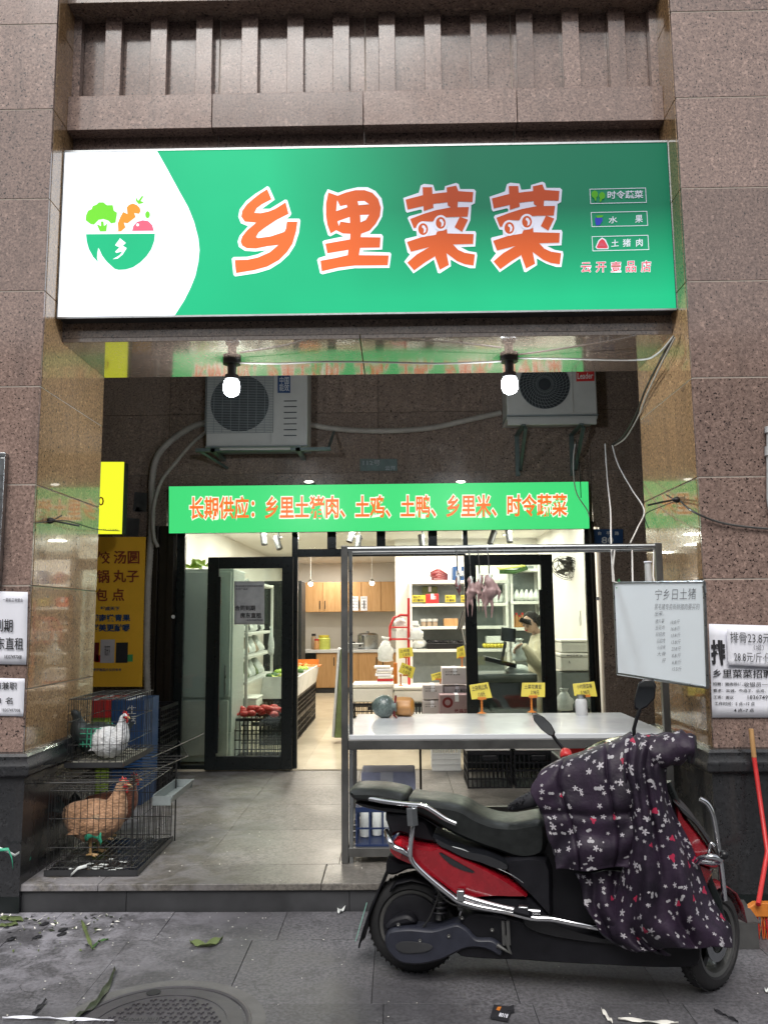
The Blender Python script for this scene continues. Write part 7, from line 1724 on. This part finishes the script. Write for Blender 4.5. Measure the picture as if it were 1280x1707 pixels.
def litter_leaf(label, pts, wd, mat, name='fallen_leaf', cat='leaf', z=.006, n=10, curl=.01):
    ps = [G(x, y, z) for x, y in pts]; rows = []
    k = len(ps)
    for i in range(n+1):
        t = i/n*(k-1); a = min(int(t), k-2); p = ps[a].lerp(ps[a+1], t-a); d = (ps[a+1]-ps[a]).normalized(); s_ = V(-d.y, d.x, 0)
        w_ = wd*math.sin(math.pi*min(.97, max(.06, i/n)))**.6
        rows.append([p+s_*w_+V(0, 0, curl*(.5+.5*math.sin(i))), p, p-s_*w_+V(0, 0, curl*(.5+.5*math.cos(i*1.3)))])
    return tag(build(MB().m(mat).grid(rows), name, smooth=180, recalc=False, solid=.0015), label, cat)
litter_leaf('curled dry green leaf lying in the middle of the pavement', [(318, 1573), (345, 1578), (371, 1566)], .022, 'leaf_dry', curl=.02)
litter_leaf('long pale leek leaf pointing down by the left foot of the step', [(136, 1535), (146, 1560), (154, 1583)], .009, 'leaf_dry')
litter_leaf('bright green stalk lying beside the pale leek leaf', [(154, 1583), (164, 1570), (181, 1567)], .005, 'leaf', name='green_stalk')
litter_leaf('broad wilted leaf strip with white litter left of the manhole', [(193, 1616), (178, 1650), (160, 1675), (140, 1690), (118, 1706)], .014, 'leaf_dark', n=18, curl=.015)
litter_leaf('narrow dark leaf strip at the left lower pavement', [(78, 1667), (66, 1680), (55, 1692)], .008, 'ink')
litter_leaf('wilted leaf scrap beside the step at the far left', [(0, 1532), (18, 1530), (38, 1536)], .03, 'leaf_dry'); litter_leaf('second wilted leaf scrap at the far left edge', [(0, 1545), (14, 1541), (30, 1542)], .025, 'leaf_dry')
for i, (x, y) in enumerate(((63, 1562), (106, 1550), (104, 1557), (20, 1565), (75, 1540))):
    litter_leaf('small dark wet leaf on the whitish stain, '+('lowest dark one', 'upper of a close pair', 'lower of a close pair', 'leftmost dark one', 'nearest the step')[i], [(x-8, y+3), (x, y), (x+7, y-3)], .016, 'ink', curl=.003)
litter_leaf('crumpled white and green wrapper on the pavement below the step', [(565, 1523), (570, 1515), (574, 1510)], .02, 'bag', name='wrapper', cat='litter', curl=.02)
litter_leaf('white bamboo splinter lying across the lower left corner', [(5, 1699), (60, 1697), (110, 1700), (190, 1704)], .006, 'paper', name='bamboo_strip', cat='stick')
litter_leaf('pale bamboo strip at the bottom right of the pavement', [(1030, 1700), (1070, 1703), (1100, 1706), (1130, 1707)], .01, 'foam', name='bamboo_strip', cat='stick'); litter_leaf('short pale splinter left of the bamboo strip', [(1003, 1684), (1012, 1697), (1020, 1706)], .008, 'foam', name='bamboo_strip', cat='stick'); litter_leaf('thin dark twig below the front wheel', [(1190, 1685), (1210, 1694), (1230, 1705)], .004, 'ink', name='twig', cat='stick')
litter_leaf('white scrap at the right picture edge', [(1276, 1650), (1282, 1656)], .012, 'bag', name='wrapper', cat='litter')
q = [G(x, y, .004) for x, y in ((817, 1698), (846, 1704), (853, 1682), (823, 1678))]
r = thing('cigarette_packet', 'flattened black packet with small prints lying near the bottom of the picture', 'packet', q[0]); build(MB().m('ink').prism(q, (0, 0, .008)), 'packet_body', r); build(MB().m('ink').prism([G(x, y, .004) for x, y in ((846, 1690), (857, 1688), (856, 1680), (847, 1683))], (0, 0, .012)), 'torn_flap', r)
mb = MB().m('paper'); up8 = [p+V(0, 0, .0085) for p in q]; L_ = lambda u, v: up8[0].lerp(up8[1], u).lerp(up8[3].lerp(up8[2], u), v)
text(mb, '8018', L_(.45, .1), L_(.95, .1), L_(.95, .4), L_(.45, .4), lift=.001, off=.02); build(mb, 'packet_print', r, recalc=False)
build(MB().m('orange').poly([L_(.2, .6), L_(.4, .55), L_(.45, .9), L_(.25, .85)]), 'packet_picture', r, recalc=False)
mbc = MB().m('foam')
for i in range(150):
    x = random.uniform(-2.4, 1.6) if i % 3 else random.uniform(-2.3, -1.2); y = random.uniform(3.2, 4.55) if i % 2 else random.uniform(4.1, 4.56); mbc.ball((x, y, .003), (random.uniform(.001, .005), random.uniform(.001, .003), .0015), 5, 3, .3)
for i in range(50): mbc.ball((random.uniform(-2., 1.), random.uniform(4.62, 6), .144), (random.uniform(.002, .006), .003, .0025), 5, 3, .3)
tag(build(mbc, 'crumb_litter'), 'scattered white crumbs on the pavement and step', 'litter', kind='stuff')
mbc = MB()
for i in range(170):
    x = random.uniform(-2.6, -1.45); y = random.uniform(4.3, 4.56) if i % 2 else random.uniform(4.0, 4.5); mbc.m(('leaf_dry', 'leaf_dark', 'ink', 'foam')[i % 4]); a = random.uniform(0, 6.28); c_ = V(x, y, .006); s_ = random.uniform(.006, .022)
    mbc.poly([c_+V(math.cos(a)*s_, math.sin(a)*s_, .004*(i % 2)), c_+V(-math.sin(a)*s_*.4, math.cos(a)*s_*.4, 0), c_-V(math.cos(a)*s_, math.sin(a)*s_, .003)*.9, c_+V(math.sin(a)*s_*.35, -math.cos(a)*s_*.35, .004)])
tag(build(mbc, 'vegetable_scraps', recalc=False), 'scattered wilted vegetable scraps by the left plinth', 'litter', kind='stuff')
# broom, dustpan
hb = G(1268, 1560, 0.05); ht_ = P(1252, 1222, 4.5); r = thing('broom', 'broom with red handle and orange red bristles at the right picture edge', 'broom', hb)
tp = V(hb.x+.02, hb.y+.06, .17)
build(MB().m('red').tube([V(tp.x, tp.y, tp.z), P(1278, 1420, 4.42), P(1256, 1262, 4.5)], .012, 10), 'handle', r, smooth=60); build(MB().m('wood').tube([P(1256, 1262, 4.5), P(1251, 1215, 4.5)], .013, 10), 'handle_end', r, smooth=60)
c_ = G(1280, 1566, 0.); hdx = .13
build(MB().m('orange').prism([V(c_.x-.13, c_.y, .12), V(c_.x-.05, c_.y+.0, .165), V(c_.x+.05, c_.y, .165), V(c_.x+.16, c_.y, .12), V(c_.x+.16, c_.y, .1), V(c_.x-.13, c_.y, .1)], (0, .04, 0)), 'broom_head', r, bevel=.006)
mb = MB()
for i in range(150):
    x = c_.x-.125+.28*random.random(); y = c_.y+.035*random.random(); mb.m('red' if i % 3 else 'orange').tube([V(x, y, .1), V(x+random.uniform(-.01, .01), y-.01, .05), V(x+(x-c_.x)*.12, y-.015, .004)], .0016, 3)
tag(build(mb, 'bristles', r), kind='stuff')
a, b = G(1212, 1583, 0.), G(1256, 1581, 0.)
r = thing('dustpan', 'grey metal dustpan box standing right of the front wheel', 'dustpan', a)
build(MB().m('steel_dull').prism([V(a.x, a.y, .002), V(b.x+.02, a.y, .002), V(b.x+.02, a.y, .115), V(a.x, a.y, .115)], (0, .005, 0)).prism([V(a.x, a.y+.0055, .002), V(a.x, a.y+.3, .002), V(a.x, a.y+.3, .17), V(a.x, a.y+.0055, .115)], (.004, 0, 0)).box(a.x+.005, b.x+.02, a.y+.0055, a.y+.3, .002, .006).prism([V(b.x+.02, a.y+.0055, .002), V(b.x+.02, a.y+.3, .002), V(b.x+.02, a.y+.3, .17), V(b.x+.02, a.y+.0055, .115)], (-.004, 0, 0)), 'pan_body', r)
build(MB().m('steel_dull').obox(V((a.x+b.x)/2, a.y+.1, .135), (.1, 0, 0), (0, .09, .022), (0, -.0006, .0025)), 'pan_lid', r)
